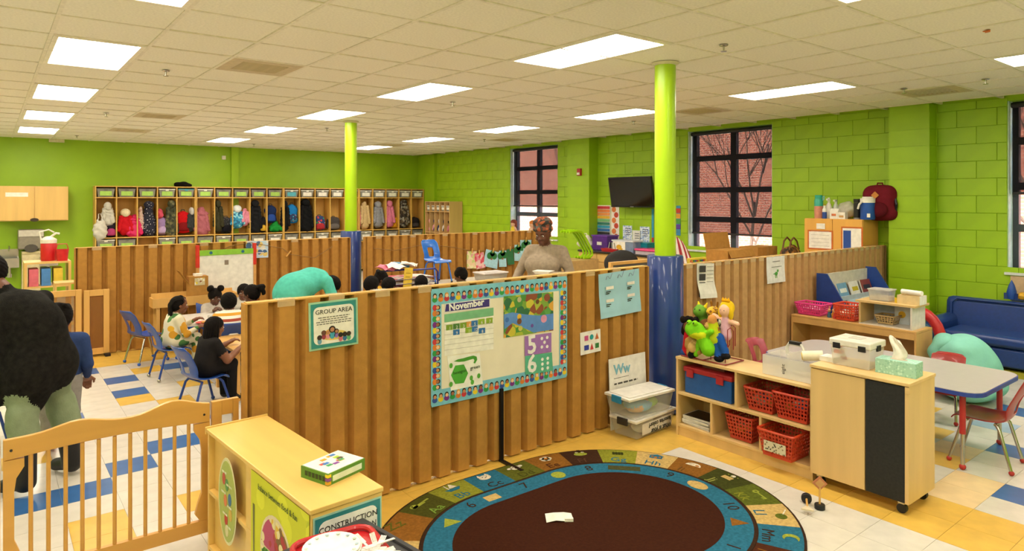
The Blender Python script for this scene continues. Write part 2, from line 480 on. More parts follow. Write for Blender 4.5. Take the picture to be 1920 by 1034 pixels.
# vents
vl = ['large slatted ceiling vent near the second light panel', 'square ceiling vent over the left cubbies walkway', 'far ceiling vent close to the cubby wall on the left', 'grey ceiling grille beside the right wall pilaster', 'slatted ceiling vent behind the near green column', 'small ceiling vent close to the far right corner', 'small grey ceiling grille near the far window']
vmat = mat('#cbb894', .5); vdark = mat('#3a3226', .8)
for (i, j), lab in zip(vents, vl):
    t = thing('ceiling_vent', lab, 'vent', (GX0 + (i + .5) * GX, GY0 + (j + .5) * GY, CEIL), 0, 'ceiling vents')
    w2, h2 = GX / 2 - .014, GY / 2 - .014
    m = MB()
    for a, b, c_, d in ((-w2, w2, -h2, -.2), (-w2, w2, .2, h2), (-w2, -.2, -.2, .2), (.2, w2, -.2, .2)): m.box(a, b, c_, d, -.004, .012)
    m.build('frame', vmat, t); MB().box(-.2, .2, -.2, .2, .025, .029).build('duct', vdark, t)
    sl = MB().add([(-.2, -.008, .022), (.2, -.008, .022), (.2, .018, -.006), (-.2, .018, -.006), (-.2, -.008, .025), (.2, -.008, .025), (.2, .018, -.003), (-.2, .018, -.003)], [(3, 2, 1, 0), (4, 5, 6, 7), (0, 1, 5, 4), (1, 2, 6, 5), (2, 3, 7, 6), (3, 0, 4, 7)]).mesh('slat', vmat)
    for k in range(8): inst(sl, 'slat', t, (0, -.18 + k * .05, 0))
chrome = mat('#b9b4aa', .25, metal=1, var=.02)
sl_l = ['ceiling sprinkler left of the large slatted vent', 'ceiling sprinkler over the left walkway', 'farthest ceiling sprinkler on the left', 'ceiling sprinkler right of the near green column', 'ceiling sprinkler beside the second middle light panel', 'ceiling sprinkler in front of the far green column', 'ceiling sprinkler near the cubby wall', 'ceiling sprinkler left of the near green column', 'ceiling sprinkler beside the grey grille at the right wall', 'ceiling sprinkler close to the far window', 'tiny ceiling sprinkler over the right wall']
for (u, v), lab in zip(((311, 132), (199, 212), (144, 254), (1357, 84), (849, 191), (613, 240), (476, 270), (1188, 227), (1695, 166), (908, 261), (1848, 148)), sl_l):
    p = P(u, v, CEIL)
    t = thing('sprinkler', lab, 'sprinkler', (p.x, p.y, CEIL - .004), 0, 'ceiling sprinklers')
    MB().lathe([(.035, 0), (.03, -.006), (.012, -.01)], 14).build('escutcheon', chrome, t, smooth=True)
    MB().cyl((0, 0, -.008), (0, 0, -.045), .009, .006, 8).build('stem', chrome, t)
    MB().lathe([(.004, -.045), (.024, -.046), (.024, -.049), (.004, -.05)], 10).build('deflector', chrome, t)
p = P(1857, 54, CEIL)
tag(MB().prism([(0, 0), (.05, .015), (.06, .05), (.03, .04), (.01, .05)], -.012, -.006).build('paper_scrap', mat('#d9752c', .7), None, (p.x, p.y, CEIL)), 'small orange paper scrap stuck to the ceiling', 'scrap')
# walls
mb = MB(); mb.box(LX, WX + .3, WY, WY + .2, 0, CEIL + .03)
back = struct(mb.build('wall_back', mat('#93ba10', .5, var=.05, scale=2, bump=.1)))
struct(MB().box(LX - .2, LX, FY, WY + .2, 0, CEIL + .03).build('wall_left', green))
struct(MB().box(LX - .2, WX + .3, FY - .2, FY, 0, CEIL + .03).build('wall_front', green))
WIN = [(10.55, 12.2, 1.0, 3.03), (5.62, 7.2, 1.0, 3.03), (1.0, 2.6, 1.0, 3.03)]     # y0, y1, z0, z1 of the openings
mb = MB(); ys = sorted([FY] + [v for w_ in WIN for v in w_[:2]] + [WY + .2])
for k in range(0, len(ys), 2): mb.box(WX + .012, WX + .3, ys[k], ys[k + 1], 0, CEIL + .03)
for y0, y1, z0, z1 in WIN: mb.box(WX + .012, WX + .3, y0, y1, 0, z0).box(WX + .012, WX + .3, y0, y1, z1, CEIL + .03)
wr = struct(mb.build('wall_right', green))
BH, BL = .212, .424
bl, rest = [], []
nrow = int(CEIL / BH) + 1
for r_ in range(nrow):
    z0, z1 = r_ * BH, min(CEIL, (r_ + 1) * BH)
    spans = [(FY, WY)]
    for y0, y1, a, b in WIN:
        if z1 > a + .06 and z0 < b - .06:
            spans = [q for s_ in spans for q in ([(s_[0], y0), (y1, s_[1])] if s_[0] < y0 and s_[1] > y1 else [s_])]
    for s0, s1 in spans:
        y = FY + (BL / 2 if r_ % 2 else 0) - BL
        while y < s1:
            a, b = max(y, s0), min(y + BL, s1)
            if b - a > .03: bl.append((a, b, z0, z1))
            y += BL
def vblock(a, b, z0, z1):
    y, z = (a + b) / 2, (z0 + z1) / 2; d = Vector((WX, y, 0)); zz = d.dot(FW); u = CX + F * d.dot(RT) / zz if zz > .2 else 9999; v = HY + F * (EYE - z) / zz if zz > .2 else 9999
    if u > 1990 or u < 800 or v > 700 or v < 100: return False
    if y > 3.9 and z < 1.0: return False
    return True
bl.sort(key=lambda q: (not vblock(*q), (q[0] + q[1])))
bcache = {}
mbr = MB(); cnt = 0
for a, b, z0, z1 in bl:
    g = .0015
    if cnt < 300 and vblock(a, b, z0, z1):
        k = (round(b - a, 3), round(z1 - z0, 3))
        if k not in bcache:
            hx, hz = k[0] / 2 - g, k[1] / 2 - g; e = .003
            bcache[k] = MB().add([(.004, -hx, -hz), (.004, hx, -hz), (.004, hx, hz), (.004, -hx, hz), (0, -hx + e, -hz + e), (0, hx - e, -hz + e), (0, hx - e, hz - e), (0, -hx + e, hz - e), (.02, -hx, -hz), (.02, hx, -hz), (.02, hx, hz), (.02, -hx, hz)],
                [(4, 7, 6, 5), (0, 4, 5, 1), (1, 5, 6, 2), (2, 6, 7, 3), (3, 7, 4, 0), (0, 1, 9, 8), (1, 2, 10, 9), (2, 3, 11, 10), (3, 0, 8, 11), (8, 9, 10, 11)]).mesh('block', green)
        inst(bcache[k], 'block', wr, (WX, (a + b) / 2, (z0 + z1) / 2)); cnt += 1
    else: mbr.box(WX + .001, WX + .02, a + g, b - g, z0 + g, z1 - g)
mbr.build('blocks', green, wr)['kind'] = 'stuff'
# pilasters of blocks
def pilaster(n, y0, y1, prot, x=WX):
    t = struct(MB().box(x - prot + .006, x + .02, y0 + .006, y1 - .006, 0, CEIL).build('trim_%d' % n, green))
    me = MB().box(0, prot + .01, 0, y1 - y0, 0, BH - .005).mesh('block', green)
    for k in range(int(CEIL / BH) + 1):
        if (k + 1) * BH < CEIL + .1: inst(me, 'block', t, (x - prot, y0, k * BH))
pilaster(1, 3.35, 3.83, .22); pilaster(2, 9.35, 9.98, .25)
struct(MB().box(WX - .08, WX, 15.4, WY, 0, CEIL).build('trim_3', green))
struct(MB().box(0, .16, -.09, 0, 0, CEIL).build('trim_4', green, None, (PY(432, 300, WY).x, WY, 0)))
p = PY(419, 296, WY)
tag(MB().box(-.04, .04, -.05, 0, -.045, .045).box(-.025, .025, -.058, -.05, -.03, .03).build('wall_sensor', mat('#e8e2d0', .4), None, p, bevel=.006), 'small white sensor box high on the green cubby wall', 'sensor')
p = PY(106, 264, WY)
tag(MB().box(-.13, .13, -.05, 0, -.035, .035).box(-.1, -.03, -.056, -.05, -.02, .02).box(.03, .1, -.056, -.05, -.02, .02).build('emergency_light', mat('#d8cfae', .4), None, p, bevel=.006), 'small cream emergency light under the ceiling on the left', 'light')
# windows, blinds
fr = mat('#3c4450', .45, var=.04); sillm = mat('#d9dcd8', .4); revealm = mat('#cfe3da', .5)
glass = mat('#ffffff', .02, alpha=.07, var=0)
blind_m = mat('#26242a', .9, 'fabric', alpha=.66, bump=.1, scale=60)
wl = ['far', 'middle', 'right']
for n, (y0, y1, z0, z1) in enumerate(WIN, 1):
    t = bpy.data.objects.new('window_%d' % n, None); C.objects.link(t); t.location = (WX, y0, z0); struct(t)
    W, Hh = y1 - y0, z1 - z0; xo = .17
    for a, b, nm in ((0, .07, 'window_jamb'), (W - .07, W, 'window_jamb'), (W / 2 - .05, W / 2 + .05, 'window_mullion')): MB().box(xo, xo + .08, a, b, 0, Hh).build(nm, fr, t)
    zr = [0, .52, 1.02, 1.56, Hh]
    for k, z in enumerate(zr):
        MB().box(xo + .002, xo + .078, .07, W - .07, max(0, z - .045), min(Hh, z + .045)).build('window_rail', fr, t)
    for k in range(4):
        for a, b in ((.07, W / 2 - .05), (W / 2 + .05, W - .07)):
            MB().box(xo + .035, xo + .041, a, b, zr[k] + .045, zr[k + 1] - .045).build('pane', glass, t)
    MB().box(-.03, xo, -.02, W + .02, -.03, .0).build('window_sill', sillm, t)
    MB().box(.022, xo, W - .012, W, 0, Hh).build('window_reveal', revealm, t); MB().box(.022, xo, 0, .012, 0, Hh).build('window_reveal', revealm, t)
    zb = {1: .72, 2: .30, 3: .95}[n]
    b = thing('roller_blind', {1: 'dark see-through roller blind on the far window behind the teacher', 2: 'wide dark see-through roller blind lowered over the middle window', 3: 'dark roller blind on the window above the blue couch'}[n], 'blind', (WX + .1, y0, z0), 0, 'window roller blinds')
    MB().box(-.001, .001, .03, W - .03, zb, Hh - .06).build('blind_fabric', blind_m, b)
    MB().box(-.012, .012, .03, W - .03, zb - .03, zb).build('bottom_bar', mat('#221f22', .6), b)
    MB().cyl((0, .02, Hh - .045), (0, W - .02, Hh - .045), .032, n=12).build('blind_roller', mat('#2a272b', .6), b, smooth=True)
# ------------------------------------------------------------------ outside
struct(MB().box(WX + .3, 60, -30, 50, -1.2, -1.0).build('ground', mat('#d8d2c8', .9, var=.1, scale=1)))
def brickmat(c1, c2, mo, sc):
    m = bpy.data.materials.new('brick'); m.use_nodes = True; n, l = m.node_tree.nodes, m.node_tree.links
    tc = n.new('ShaderNodeTexCoord'); sp = n.new('ShaderNodeSeparateXYZ'); cb = n.new('ShaderNodeCombineXYZ'); ad = n.new('ShaderNodeMath')
    l.new(tc.outputs['Object'], sp.inputs[0]); l.new(sp.outputs[0], ad.inputs[0]); l.new(sp.outputs[1], ad.inputs[1]); l.new(ad.outputs[0], cb.inputs[0]); l.new(sp.outputs[2], cb.inputs[1])
    b = n.new('ShaderNodeTexBrick'); b.inputs['Scale'].default_value = sc; b.inputs['Color1'].default_value = (*lin(c1), 1); b.inputs['Color2'].default_value = (*lin(c2), 1); b.inputs['Mortar'].default_value = (*lin(mo), 1)
    l.new(cb.outputs[0], b.inputs['Vector']); l.new(b.outputs[0], n['Principled BSDF'].inputs['Base Color']); n['Principled BSDF'].inputs['Roughness'].default_value = .9
    return m
brick = brickmat('#a9604a', '#8d4b3c', '#b39c8a', 2.2)
bt = thing('brick_building', 'red brick building seen through the windows', 'building', (24, 0, -1))
MB().box(0, 8, -25, 14.2, 0, 9).build('wall', brick, bt); MB().box(3, 9, 15.5, 42, 0, 10).build('wing', brick, bt)
MB().box(-.15, 8.1, -25.1, 14.3, 9, 9.4).build('parapet', mat('#cfc6b8', .8), bt)
for y in (-16, -10, -4, 2.3, 7.4, 12):
    for z in (1.2, 5.0):
        f = MB().box(-.06, .02, y - .8, y + .8, z, z + 2).build('window', mat('#d8d4cc', .5), bt)
        MB().box(-.08, -.06, y - .7, y + .7, z + .1, z + .96).box(-.08, -.06, y - .7, y + .7, z + 1.06, z + 1.9).build('pane', mat('#5d7f9a', .1), f)
def tree(loc, h, lab):
    t = thing('bare_tree', lab, 'tree', loc); rnd = random.Random(int(loc[1] * 10)); m = MB(); tw = MB()
    def br(p, d, L, r, lev):
        q = p + d * L; (m if lev < 2 else tw).tube([p, p + d * L * .5 + Vector((rnd.uniform(-.05, .05), rnd.uniform(-.05, .05), 0)) * L, q], [r, r * .85, r * .65], 6)
        if lev < 4:
            for _ in range(3 if lev else 5):
                nd = (d + Vector((rnd.uniform(-.7, .7), rnd.uniform(-.7, .7), rnd.uniform(-.1, .5)))).normalized()
                br(p + d * L * rnd.uniform(.45, 1), nd, L * rnd.uniform(.5, .75), r * .55, lev + 1)
    br(Vector((0, 0, 0)), Vector((.05, .05, 1)).normalized(), h, .05, 0)
    m.build('trunk', mat('#5b463a', .9), t); tw.build('twigs', mat('#5b463a', .9), t)
tree((15.5, 9.6, -1), 2.8, 'bare leafless tree outside the middle window'); tree((17, 17.5, -1), 3, 'bare leafless tree outside the far window'); tree((15, 3.6, -1), 2.8, 'bare leafless tree outside the right window')
# ------------------------------------------------------------------ cardboard partitions
card = mat('#b5823f', .85, 'card', var=.07, scale=14, bump=.12); card2 = mat('#c49a68', .85, 'card', var=.07, scale=14, bump=.12)
tape = mat('#f0dcb4', .15, alpha=.22, var=0); black = mat('#15151a', .5); blackm = mat('#1b1b1f', .35, metal=.6)
PIT = .152
def partition(label, x0, x1, Y, h, m, feet=(), tapes=True, step=2):
    t = thing('cardboard_partition', label, 'partition', (x0, Y, 0))
    n = round((x1 - x0) / PIT); pw = (x1 - x0) / n
    MB().box(0, x1 - x0, 0, .02, .012, h).build('backing_board', m, t)
    a = pw
    me = MB().prism([(0.003, 0), (a * .16, -.048), (a * .74, -.048), (a * .86, 0)], .012, h, M=None).mesh('panel', m)
    for k in range(n): inst(me, 'panel', t, (k * pw, 0, 0))
    MB().box(-.012, 0, -.05, .03, .01, h + .002).build('end_post', m, t); MB().box(x1 - x0, x1 - x0 + .012, -.05, .03, .01, h + .002).build('end_post', m, t)
    MB().box(0, x1 - x0, -.046, .018, h, h + .008).build('top_edge', mat('#cf9f52', .8), t)
    if tapes:
        tm = MB().box(0, .1, -.0535, -.0505, h - .03, h + .012).box(0, .1, -.0535, .024, h + .009, h + .012).mesh('clear_clip', tape)
        for k in range(1, n - 1, step): inst(tm, 'clear_clip', t, (k * pw + .012, 0, 0))
    for fx in feet:
        MB().box(fx - .012, fx + .012, -.075, -.053, 0, .52).build('support_post', blackm, t); MB().box(fx - .014, fx + .014, -.30, -.05, 0, .014).build('support_foot', blackm, t)
    return t
Y1, Y2, Y3, H1, H3 = 3.84, 9.38, 3.98, 1.285, 1.24
X1a, X1b = 1.12, 4.46
partition('cardboard partition carrying the November bulletin display in the centre', X1a, X1b, Y1, H1, card, feet=(PY(930, 800, Y1).x - X1a,))
partition('long cardboard partition with whiteboard easel before it, left of the far column', .80, 4.24, Y2, H1, card, tapes=True, step=4)
partition('cardboard partition behind the teacher, hung with a line of children art', 4.50, 8.1, Y2, H1, card, tapes=True, step=4)
partition('cardboard partition behind the puppet rack, running to the right wall', 5.0, 9.44, Y3, H3, card2, tapes=True, step=1)
# ------------------------------------------------------------------ columns and their pads
NC = Vector((4.70, 3.80, 0)); FC = PZ(658, 228, 10.34)
pad_m = mat('#16357c', .32, var=.08, scale=5, bump=.05, coat=.3)
for c_, lab, lab2 in ((NC, 'near bright green round column beside the puppets', 'blue vinyl pad wrapped round the near green column'), (FC, 'far bright green round column before the cubbies', 'blue vinyl pad wrapped round the far green column')):
    t = thing('structural_column', lab, 'column', (c_.x, c_.y, 0))
    MB().cyl((0, 0, 0), (0, 0, CEIL), .092, n=32).build('shaft', green_col, t, smooth=True)
    MB().lathe([(.093, CEIL - .025), (.115, CEIL - .012), (.12, CEIL - .001), (.093, CEIL - .001)], 32).build('collar', mat('#d8d0a8', .5), t, smooth=True)
    t['kind'] = 'structure'
    q = thing('column_pad', lab2, 'column pad', (c_.x, c_.y, 0), 0, 'column pads')
    MB().lathe([(.094, .012), (.15, .012), (.157, .02), (.157, 1.36), (.15, 1.372), (.094, 1.372)], 40).build('pad_body', pad_m, q, smooth=True)
    MB().box(.1515, .1605, -.02, .02, .02, 1.36).build('seam', pad_m, q)
# ------------------------------------------------------------------ cubbies along the back wall
ply = mat('#d9ab55', .5, 'wood', var=.06, scale=12); plyd = mat('#cfa04e', .55, 'wood', var=.06, scale=12)
CF, CB, CT, S1, S2, S3 = 15.9, WY - .01, 2.135, 1.905, 1.07, .78
cu = [PY(u, 350, CF).x for u in (178, 367.5, 532, 673.5)] + [9.40]
secs = []
cl = ['first', 'second', 'third', 'fourth']
for k in range(4):
    x0, x1 = cu[k] + .004, cu[k + 1] - .004; W = x1 - x0
    t = thing('cubby_unit', '%s tall wooden cubby locker from the left on the back wall' % cl[k], 'cubby', (x0, CF, 0), 0, 'cubby lockers on the back wall')
    for a, nm in ((0, 'side_panel'), (W - .02, 'side_panel')): MB().box(a, a + .02, 0, CB - CF, 0, CT).build(nm, ply, t)
    for z, nm in ((CT - .02, 'top_panel'), (S1 - .02, 'shelf'), (S2 - .02, 'shelf'), (S3 - .02, 'shelf'), (.06, 'base_shelf')): MB().box(.021, W - .021, .002, CB - CF - .012, z, z + .02).build(nm, ply, t)
    MB().box(.021, W - .021, CB - CF - .011, CB - CF, .0, CT).build('back_panel', plyd, t)
    for i in range(1, 5): MB().box(W * i / 5 - .01, W * i / 5 + .01, .001, CB - CF - .013, .081, CT - .021).build('divider', ply, t)
    for i in range(5): secs.append((x0 + W * i / 5 + .012, x0 + W * (i + 1) / 5 - .012))
ORD = 'first second third fourth fifth sixth seventh eighth ninth tenth eleventh twelfth thirteenth fourteenth fifteenth sixteenth seventeenth eighteenth nineteenth twentieth'.split()
clear_g = mat('#b8b4a8', .25, alpha=.55, var=.03); lid_g = mat('#6f6a60', .4); lid_w = mat('#e6e0d4', .4); lid_t = mat('#3f8fa0', .4)
lab_g = mat('#a8d060', .7); lab_w = mat('#ece6da', .7); lab_t = mat('#58b4c8', .7)
def bin_(x0, x1, z, h, lidm, labm, label, group):
    W = min(.31, x1 - x0 - .03); xc = (x0 + x1) / 2
    t = thing('storage_bin', label, 'bin', (xc, CF + .16, z), 0, group)
    MB().taper(W / 2, .145, .002, h - .025, .86).build('tub', clear_g, t)
    MB().box(-W / 2 - .006, W / 2 + .006, -.152, .152, h - .024, h - .006).box(-.03, .03, -.157, -.152, h - .05, h - .008).build('lid', lidm, t)
    MB().box(-W * .34, W * .34, -.1475, -.1445, h * .16, h * .66).build('name_card', labm, t)
for i, (a, b) in enumerate(secs):
    lm = [lid_g, lid_g, lid_g, lid_w, lid_t, lid_w, lid_g, lid_g][i % 8] if i < 10 else lid_w
    cm_ = lab_g if i < 10 else (lab_t if i == 10 else lab_w)
    cn = 'green' if i < 10 else ('blue' if i == 10 else 'white')
    bin_(a, b, S1, .185, lm, cm_, 'clear bin with %s name card in the %s top cubby from the left' % (cn, ORD[i]), 'bins in the top cubbies')
    if i != 2: bin_(a, b, S3, .25, lid_g if i % 3 else lid_w, lab_g if i < 8 else lab_w, 'clear bin under the coats in the %s cubby from the left' % ORD[i], 'bins in the lower cubbies')
def hookpos(i, f=.5): a, b = secs[i]; return a + (b - a) * f
def coat(i, f, m, label, z0=1.12, z1=1.78, w=.12, hood=True, sleeves=True, puff=0, hm=None, name='coat'):
    t = thing(name, label, 'coat', (hookpos(i, f), CF + .13, 0), 0, 'coats in the cubbies')
    L = z1 - z0; pr = [('c', (0, 0, z1 - .05), (0, 0, z0 + w * .9), w * .55, w, 0), ('e', (0, -.01, z0 + L * .35), (w * 1.05, .09, L * .36), 0)]
    if puff:
        for q in range(6): pr.append(('e', (0, -.03, z0 + .06 + q * L * .14), (w * 1.04, .085, L * .075), 0, .008))
    soft_obj('coat_body', pr, [m], t, vox=.018, k=.05, wob=.006, wfreq=34)
    if hood: soft_obj('hood', [('e', (.0, -.03, z1 - .02), (w * .72, .085, .085), 0), ('e', (0, -.08, z1 - .05), (w * .5, .05, .06), 0)], [hm or m], t, vox=.015)
    if sleeves:
        for s_ in (-1, 1): soft_obj('sleeve', [('c', (s_ * w * .55, -.045, z1 - .12), (s_ * w * .9, -.085, z0 + L * .22), .05, .042, 0)], [m], t, vox=.015, wob=.005, wfreq=40)
    return t
def backpack(i, f, m, m2, label, z0=1.09, h=.4, w=.15, loc=None, d=.1):
    t = thing('backpack', label, 'backpack', loc or (hookpos(i, f), CF + .15, z0), 0, 'backpacks in the cubbies' if loc is None else None)
    soft_obj('bag_body', [('e', (0, 0, h * .5), (w, d, h * .5), 0), ('c', (-w * .62, 0, .07), (w * .62, 0, .07), .07, .07, 0), ('c', (-w * .5, 0, h * .72), (w * .5, 0, h * .72), .075, .075, 0)], [m], t, vox=.014, k=.05)
    soft_obj('front_pocket', [('e', (0, -d * .85, h * .3), (w * .75, .05, h * .2), 0), ('c', (-w * .5, -d * .9, h * .16), (w * .5, -d * .9, h * .16), .03, .03, 0)], [m2], t, vox=.012, k=.03)
    MB().tube([(-.04, 0, h * .97), (-.03, 0, h * 1.06), (.03, 0, h * 1.06), (.04, 0, h * .97)], .009, 6).build('handle', black, t)
    MB().tube([(w * .5, d * .6, h * .9), (w * 1.02, d * .3, h * .6), (w * .98, 0, h * .2)], .012, 6).build('strap', black, t)
    return t
fab = lambda c, **k: mat(c, .85, 'fabric', bump=.15, scale=25, **k)
coat(0, .62, fab('#c9c4b8'), 'silver grey padded coat with round hood in the first cubby', 1.3, 1.74, .10, puff=1)
tt = thing('plastic_bag', 'white plastic carrier bag hanging at the left end of the cubbies', 'bag', (hookpos(0, .2), CF - .02, 0))
soft_obj('bag_sack', [('e', (0, 0, 1.22), (.13, .09, .2), 0), ('c', (-.05, 0, 1.35), (-.03, 0, 1.5), .03, .012, 0), ('c', (.06, 0, 1.35), (.03, 0, 1.5), .03, .012, 0)], [mat('#d8d2c6', .4, bump=.3, alpha=.9)], tt, vox=.015, wob=.008)
MB().tube([(-.03, 0, 1.49), (-.02, .05, 1.56), (.02, .05, 1.56), (.03, 0, 1.49)], .008, 6).build('handle', mat('#d8d2c6', .4), tt)
backpack(0, .78, fab('#2a2330'), fab('#b8447a'), 'black backpack with pink strap in the first cubby', 1.08, .36, .11)
coat(1, .45, fab('#c41824'), 'red jacket with cream fur hood in the second cubby', 1.12, 1.6, .13, hm=mat('#e9d9b4', .95, 'fabric', bump=.8, scale=30))
coat(1, .92, mat('#d3145e', .6, bump=.1), 'hot pink quilted puffer hanging out of the second cubby', 1.04, 1.52, .13, hood=False, puff=1)
coat(2, .18, spotted('#c8a898', ('#7a3b4a', '#e8d8c8', '#a86a78'), 40, .35), 'thin flower print coat in the third cubby', 1.12, 1.72, .07, hood=False, sleeves=False)
coat(2, .62, spotted('#17172c', '#e4e0e4', 26, .2), 'navy coat with white stars in the third cubby', 1.07, 1.76, .14, sleeves=False)
backpack(3, .3, fab('#9a7fae'), fab('#b79cc4'), 'lilac backpack in the fourth cubby', 1.09, .38, .14)
coat(3, .15, fab('#d4526a'), 'pink scarf like coat at the left of the fourth cubby', 1.45, 1.68, .06, hood=False, sleeves=False)
coat(3, .78, spotted('#4a4a30', ('#2c2e1e', '#6a6442', '#3a3d28'), 18, .6), 'olive camouflage jacket trailing out of the fourth cubby', .98, 1.78, .11)
backpack(4, .38, fab('#c2141a'), fab('#7d1518'), 'bright red backpack in the fifth cubby', 1.12, .48, .16)
coat(4, .85, fab('#3a3c3c'), 'dark grey coat with pale hood in the fifth cubby', 1.15, 1.62, .08, hm=fab('#b9b6b2'))
coat(5, .32, fab('#a8606a'), 'dusty rose quilted coat spilling from the sixth cubby', 1.04, 1.66, .15, hood=False, puff=1)
coat(6, .22, fab('#3b3826'), 'dark olive hooded coat in the seventh cubby', 1.12, 1.78, .09)
backpack(6, .72, spotted('#17161c', '#c8c4d0', 30, .16), fab('#15141a'), 'black dotted backpack in the seventh cubby', 1.09, .36, .12)
coat(7, .3, spotted('#2f8fb8', ('#1d5f86', '#8fd0e0', '#2f8fb8'), 22, .7), 'turquoise plaid jacket in the eighth cubby', 1.2, 1.66, .14, hm=fab('#dfe4e4'))
coat(7, .8, fab('#d88aa0'), 'pale pink jacket in the eighth cubby', 1.25, 1.66, .08, hood=False)
coat(8, .35, fab('#1d1d20'), 'black padded coat in the ninth cubby', 1.05, 1.78, .13, puff=1)
backpack(8, .85, fab('#26262a'), fab('#d0a838'), 'black backpack with yellow trim in the ninth cubby', 1.09, .34, .08)
backpack(9, .3, fab('#1f2f5c'), fab('#2a4a98'), 'navy and blue backpack in the tenth cubby', 1.3, .42, .13)
coat(9, .6, fab('#1f8a38'), 'green jacket heaped at the bottom of the tenth cubby', 1.09, 1.32, .13, hood=False)
coat(10, .12, fab('#1b1b1d'), 'narrow black coat in the eleventh cubby', 1.09, 1.76, .09)
backpack(10, .62, fab('#1f78c0'), spotted('#20305a', ('#d8a040', '#c83c3c', '#40a0c0'), 22, .4), 'blue backpack with rainbow pocket in the eleventh cubby', 1.28, .46, .14)
coat(11, .45, fab('#141416'), 'large black hooded coat in the twelfth cubby', 1.02, 1.8, .16)
backpack(12, .4, spotted('#22346c', ('#c83a3a', '#3c8c4c', '#e0d8c8'), 16, .4), fab('#a83038'), 'small picture print backpack in the thirteenth cubby', 1.09, .36, .15)
backpack(13, .35, fab('#4a4442'), fab('#6a6260'), 'grey backpack lying in the fourteenth cubby', 1.09, .32, .17)
coat(15, .5, fab('#c9ac7c'), 'beige coat in the sixteenth cubby', 1.09, 1.78, .12, hood=False)
coat(15, .1, fab('#d06a80'), 'pink coat edge in the sixteenth cubby', 1.15, 1.68, .06, hood=False, sleeves=False)
coat(16, .5, mat('#8a8a92', .5, bump=.1), 'grey shiny puffer in the seventeenth cubby', 1.12, 1.74, .14, puff=1)
coat(17, .35, fab('#d87a98'), 'pink coat in the eighteenth cubby', 1.12, 1.76, .13)
backpack(17, .82, fab('#d8a420'), fab('#b88018'), 'small yellow plush backpack in the eighteenth cubby', 1.09, .28, .07)
coat(18, .5, spotted('#3c2f22', ('#241c16', '#6b5a44', '#8a8478'), 16, .6), 'brown camouflage coat in the nineteenth cubby', 1.1, 1.78, .14)
backpack(19, .4, fab('#2a2426'), fab('#4a4244'), 'low dark backpack in the last cubby on the right', 1.09, .26, .14)
p = PY(342, 348, CF + .15)
soft_obj('winter_hat', [('e', (0, 0, .05), (.17, .12, .06), 0), ('c', (-.15, -.02, .03), (.16, -.02, .03), .03, .03, 0)], [mat('#191512', .95, 'fabric', bump=.8)], None, (p.x, CF + .15, CT), vox=.015, wob=.006)
tag(bpy.data.objects['winter_hat'], 'black fur hat lying on top of the cubbies', 'hat')
# small cubby against the right wall
sy0, sy1, sx, sh = 14.15, 15.35, 9.1, 1.80
plyp = mat('#d2aa70', .55, 'wood', var=.05, scale=10)
t = thing('small_cubby', 'smaller wooden cubby unit end-on against the right wall', 'cubby', (sx, sy0, 0))
for k in range(6):
    y = (sy1 - sy0 - .02) * k / 5
    MB().box(0, .39, y, y + .02, 0, sh).build('side_panel' if k in (0, 5) else 'divider', plyp, t)
for k in range(5):
    y = (sy1 - sy0 - .02) * k / 5
    for z in (sh - .02, sh - .27, .98, .05): MB().box(.002, .37, y + .021, y + (sy1 - sy0 - .02) / 5 - .001, z, z + .02).build('shelf', plyp, t)
MB().box(.375, .39, .021, sy1 - sy0 - .021, 0.0, sh).build('back_panel', plyp, t)
for k in range(5):
    y = sy0 + (sy1 - sy0 - .02) * (k + .5) / 5 + .01
    b = thing('storage_bin', '%s small white bin from the right in the small cubby' % ORD[4 - k], 'bin', (sx + .16, y, sh - .25), 0, 'bins in the small cubby')
    MB().taper(.12, .085, 0, .13, .9).build('tub', clear_g, b); MB().box(-.125, .125, -.09, .09, .131, .145).build('lid', lid_w, b); MB().box(-.128, -.1215, -.06, .06, .04, .1).build('name_card', lab_w, b)
for k, (c_, lb) in enumerate(((fab('#e8a0b0'), 'pale pink bag in the small cubby'), (fab('#22305c'), 'navy and white bag in the small cubby'), (fab('#e0d4cc'), 'cream bag in the small cubby'), (fab('#2c2226'), 'dark bag with pink trim in the small cubby'))):
    y = sy0 + (sy1 - sy0 - .02) * (4 - k - .5) / 5 + .2
    backpack(0, 0, c_, fab('#c87888') if k == 3 else c_, lb, 0, .4, .08, (sx + .14, min(y, 15.2), 1.0), .08)
# ------------------------------------------------------------------ wall cabinet, towel dispenser, sinks on the left
maple = mat('#dfb56a', .42, 'wood', var=.05, scale=9); mapled = mat('#c89b50', .5, 'wood', var=.06, scale=9)
t = thing('wall_cabinet', 'light wood two door cabinet hung on the green wall', 'cabinet', (.14, 15.92, 1.44))
MB().box(0, 1.10, 0, .35, 0, .675).build('cabinet_body', maple, t)
for a, nm in ((.012, 0), (.556, 1)): 
    d = MB().box(a, a + .532, -.02, -.001, .015, .66).build('door', maple, t, bevel=.003)
MB().box(.1, .45, -.0225, -.0205, .47, .55).build('paper_label', lab_w, t)
MB().prism(disc(.55, .02, .07, 14, .035), .0205, .024, M=UP).build('finger_pull', mat('#3a2a18', .7), t)
t = thing('towel_dispenser', 'grey paper towel dispenser on the green wall', 'dispenser', (.645, WY - .001, .88))
MB().box(-.21, .21, -.22, 0, 0, .39).build('housing', mat('#8d8474', .4), t, bevel=.03); MB().box(-.2, .2, -.235, -.222, .25, .375).build('cover', mat('#c9c2b2', .3), t, bevel=.01)
MB().prism(disc(0, .02, .11, 14, .08), .2215, .226, M=UP).build('towel_slot', mat('#4a443c', .6), t)
t = thing('trash_chute', 'tall cream waste panel under the towel dispenser', 'waste bin', (.645, WY - .001, .0))
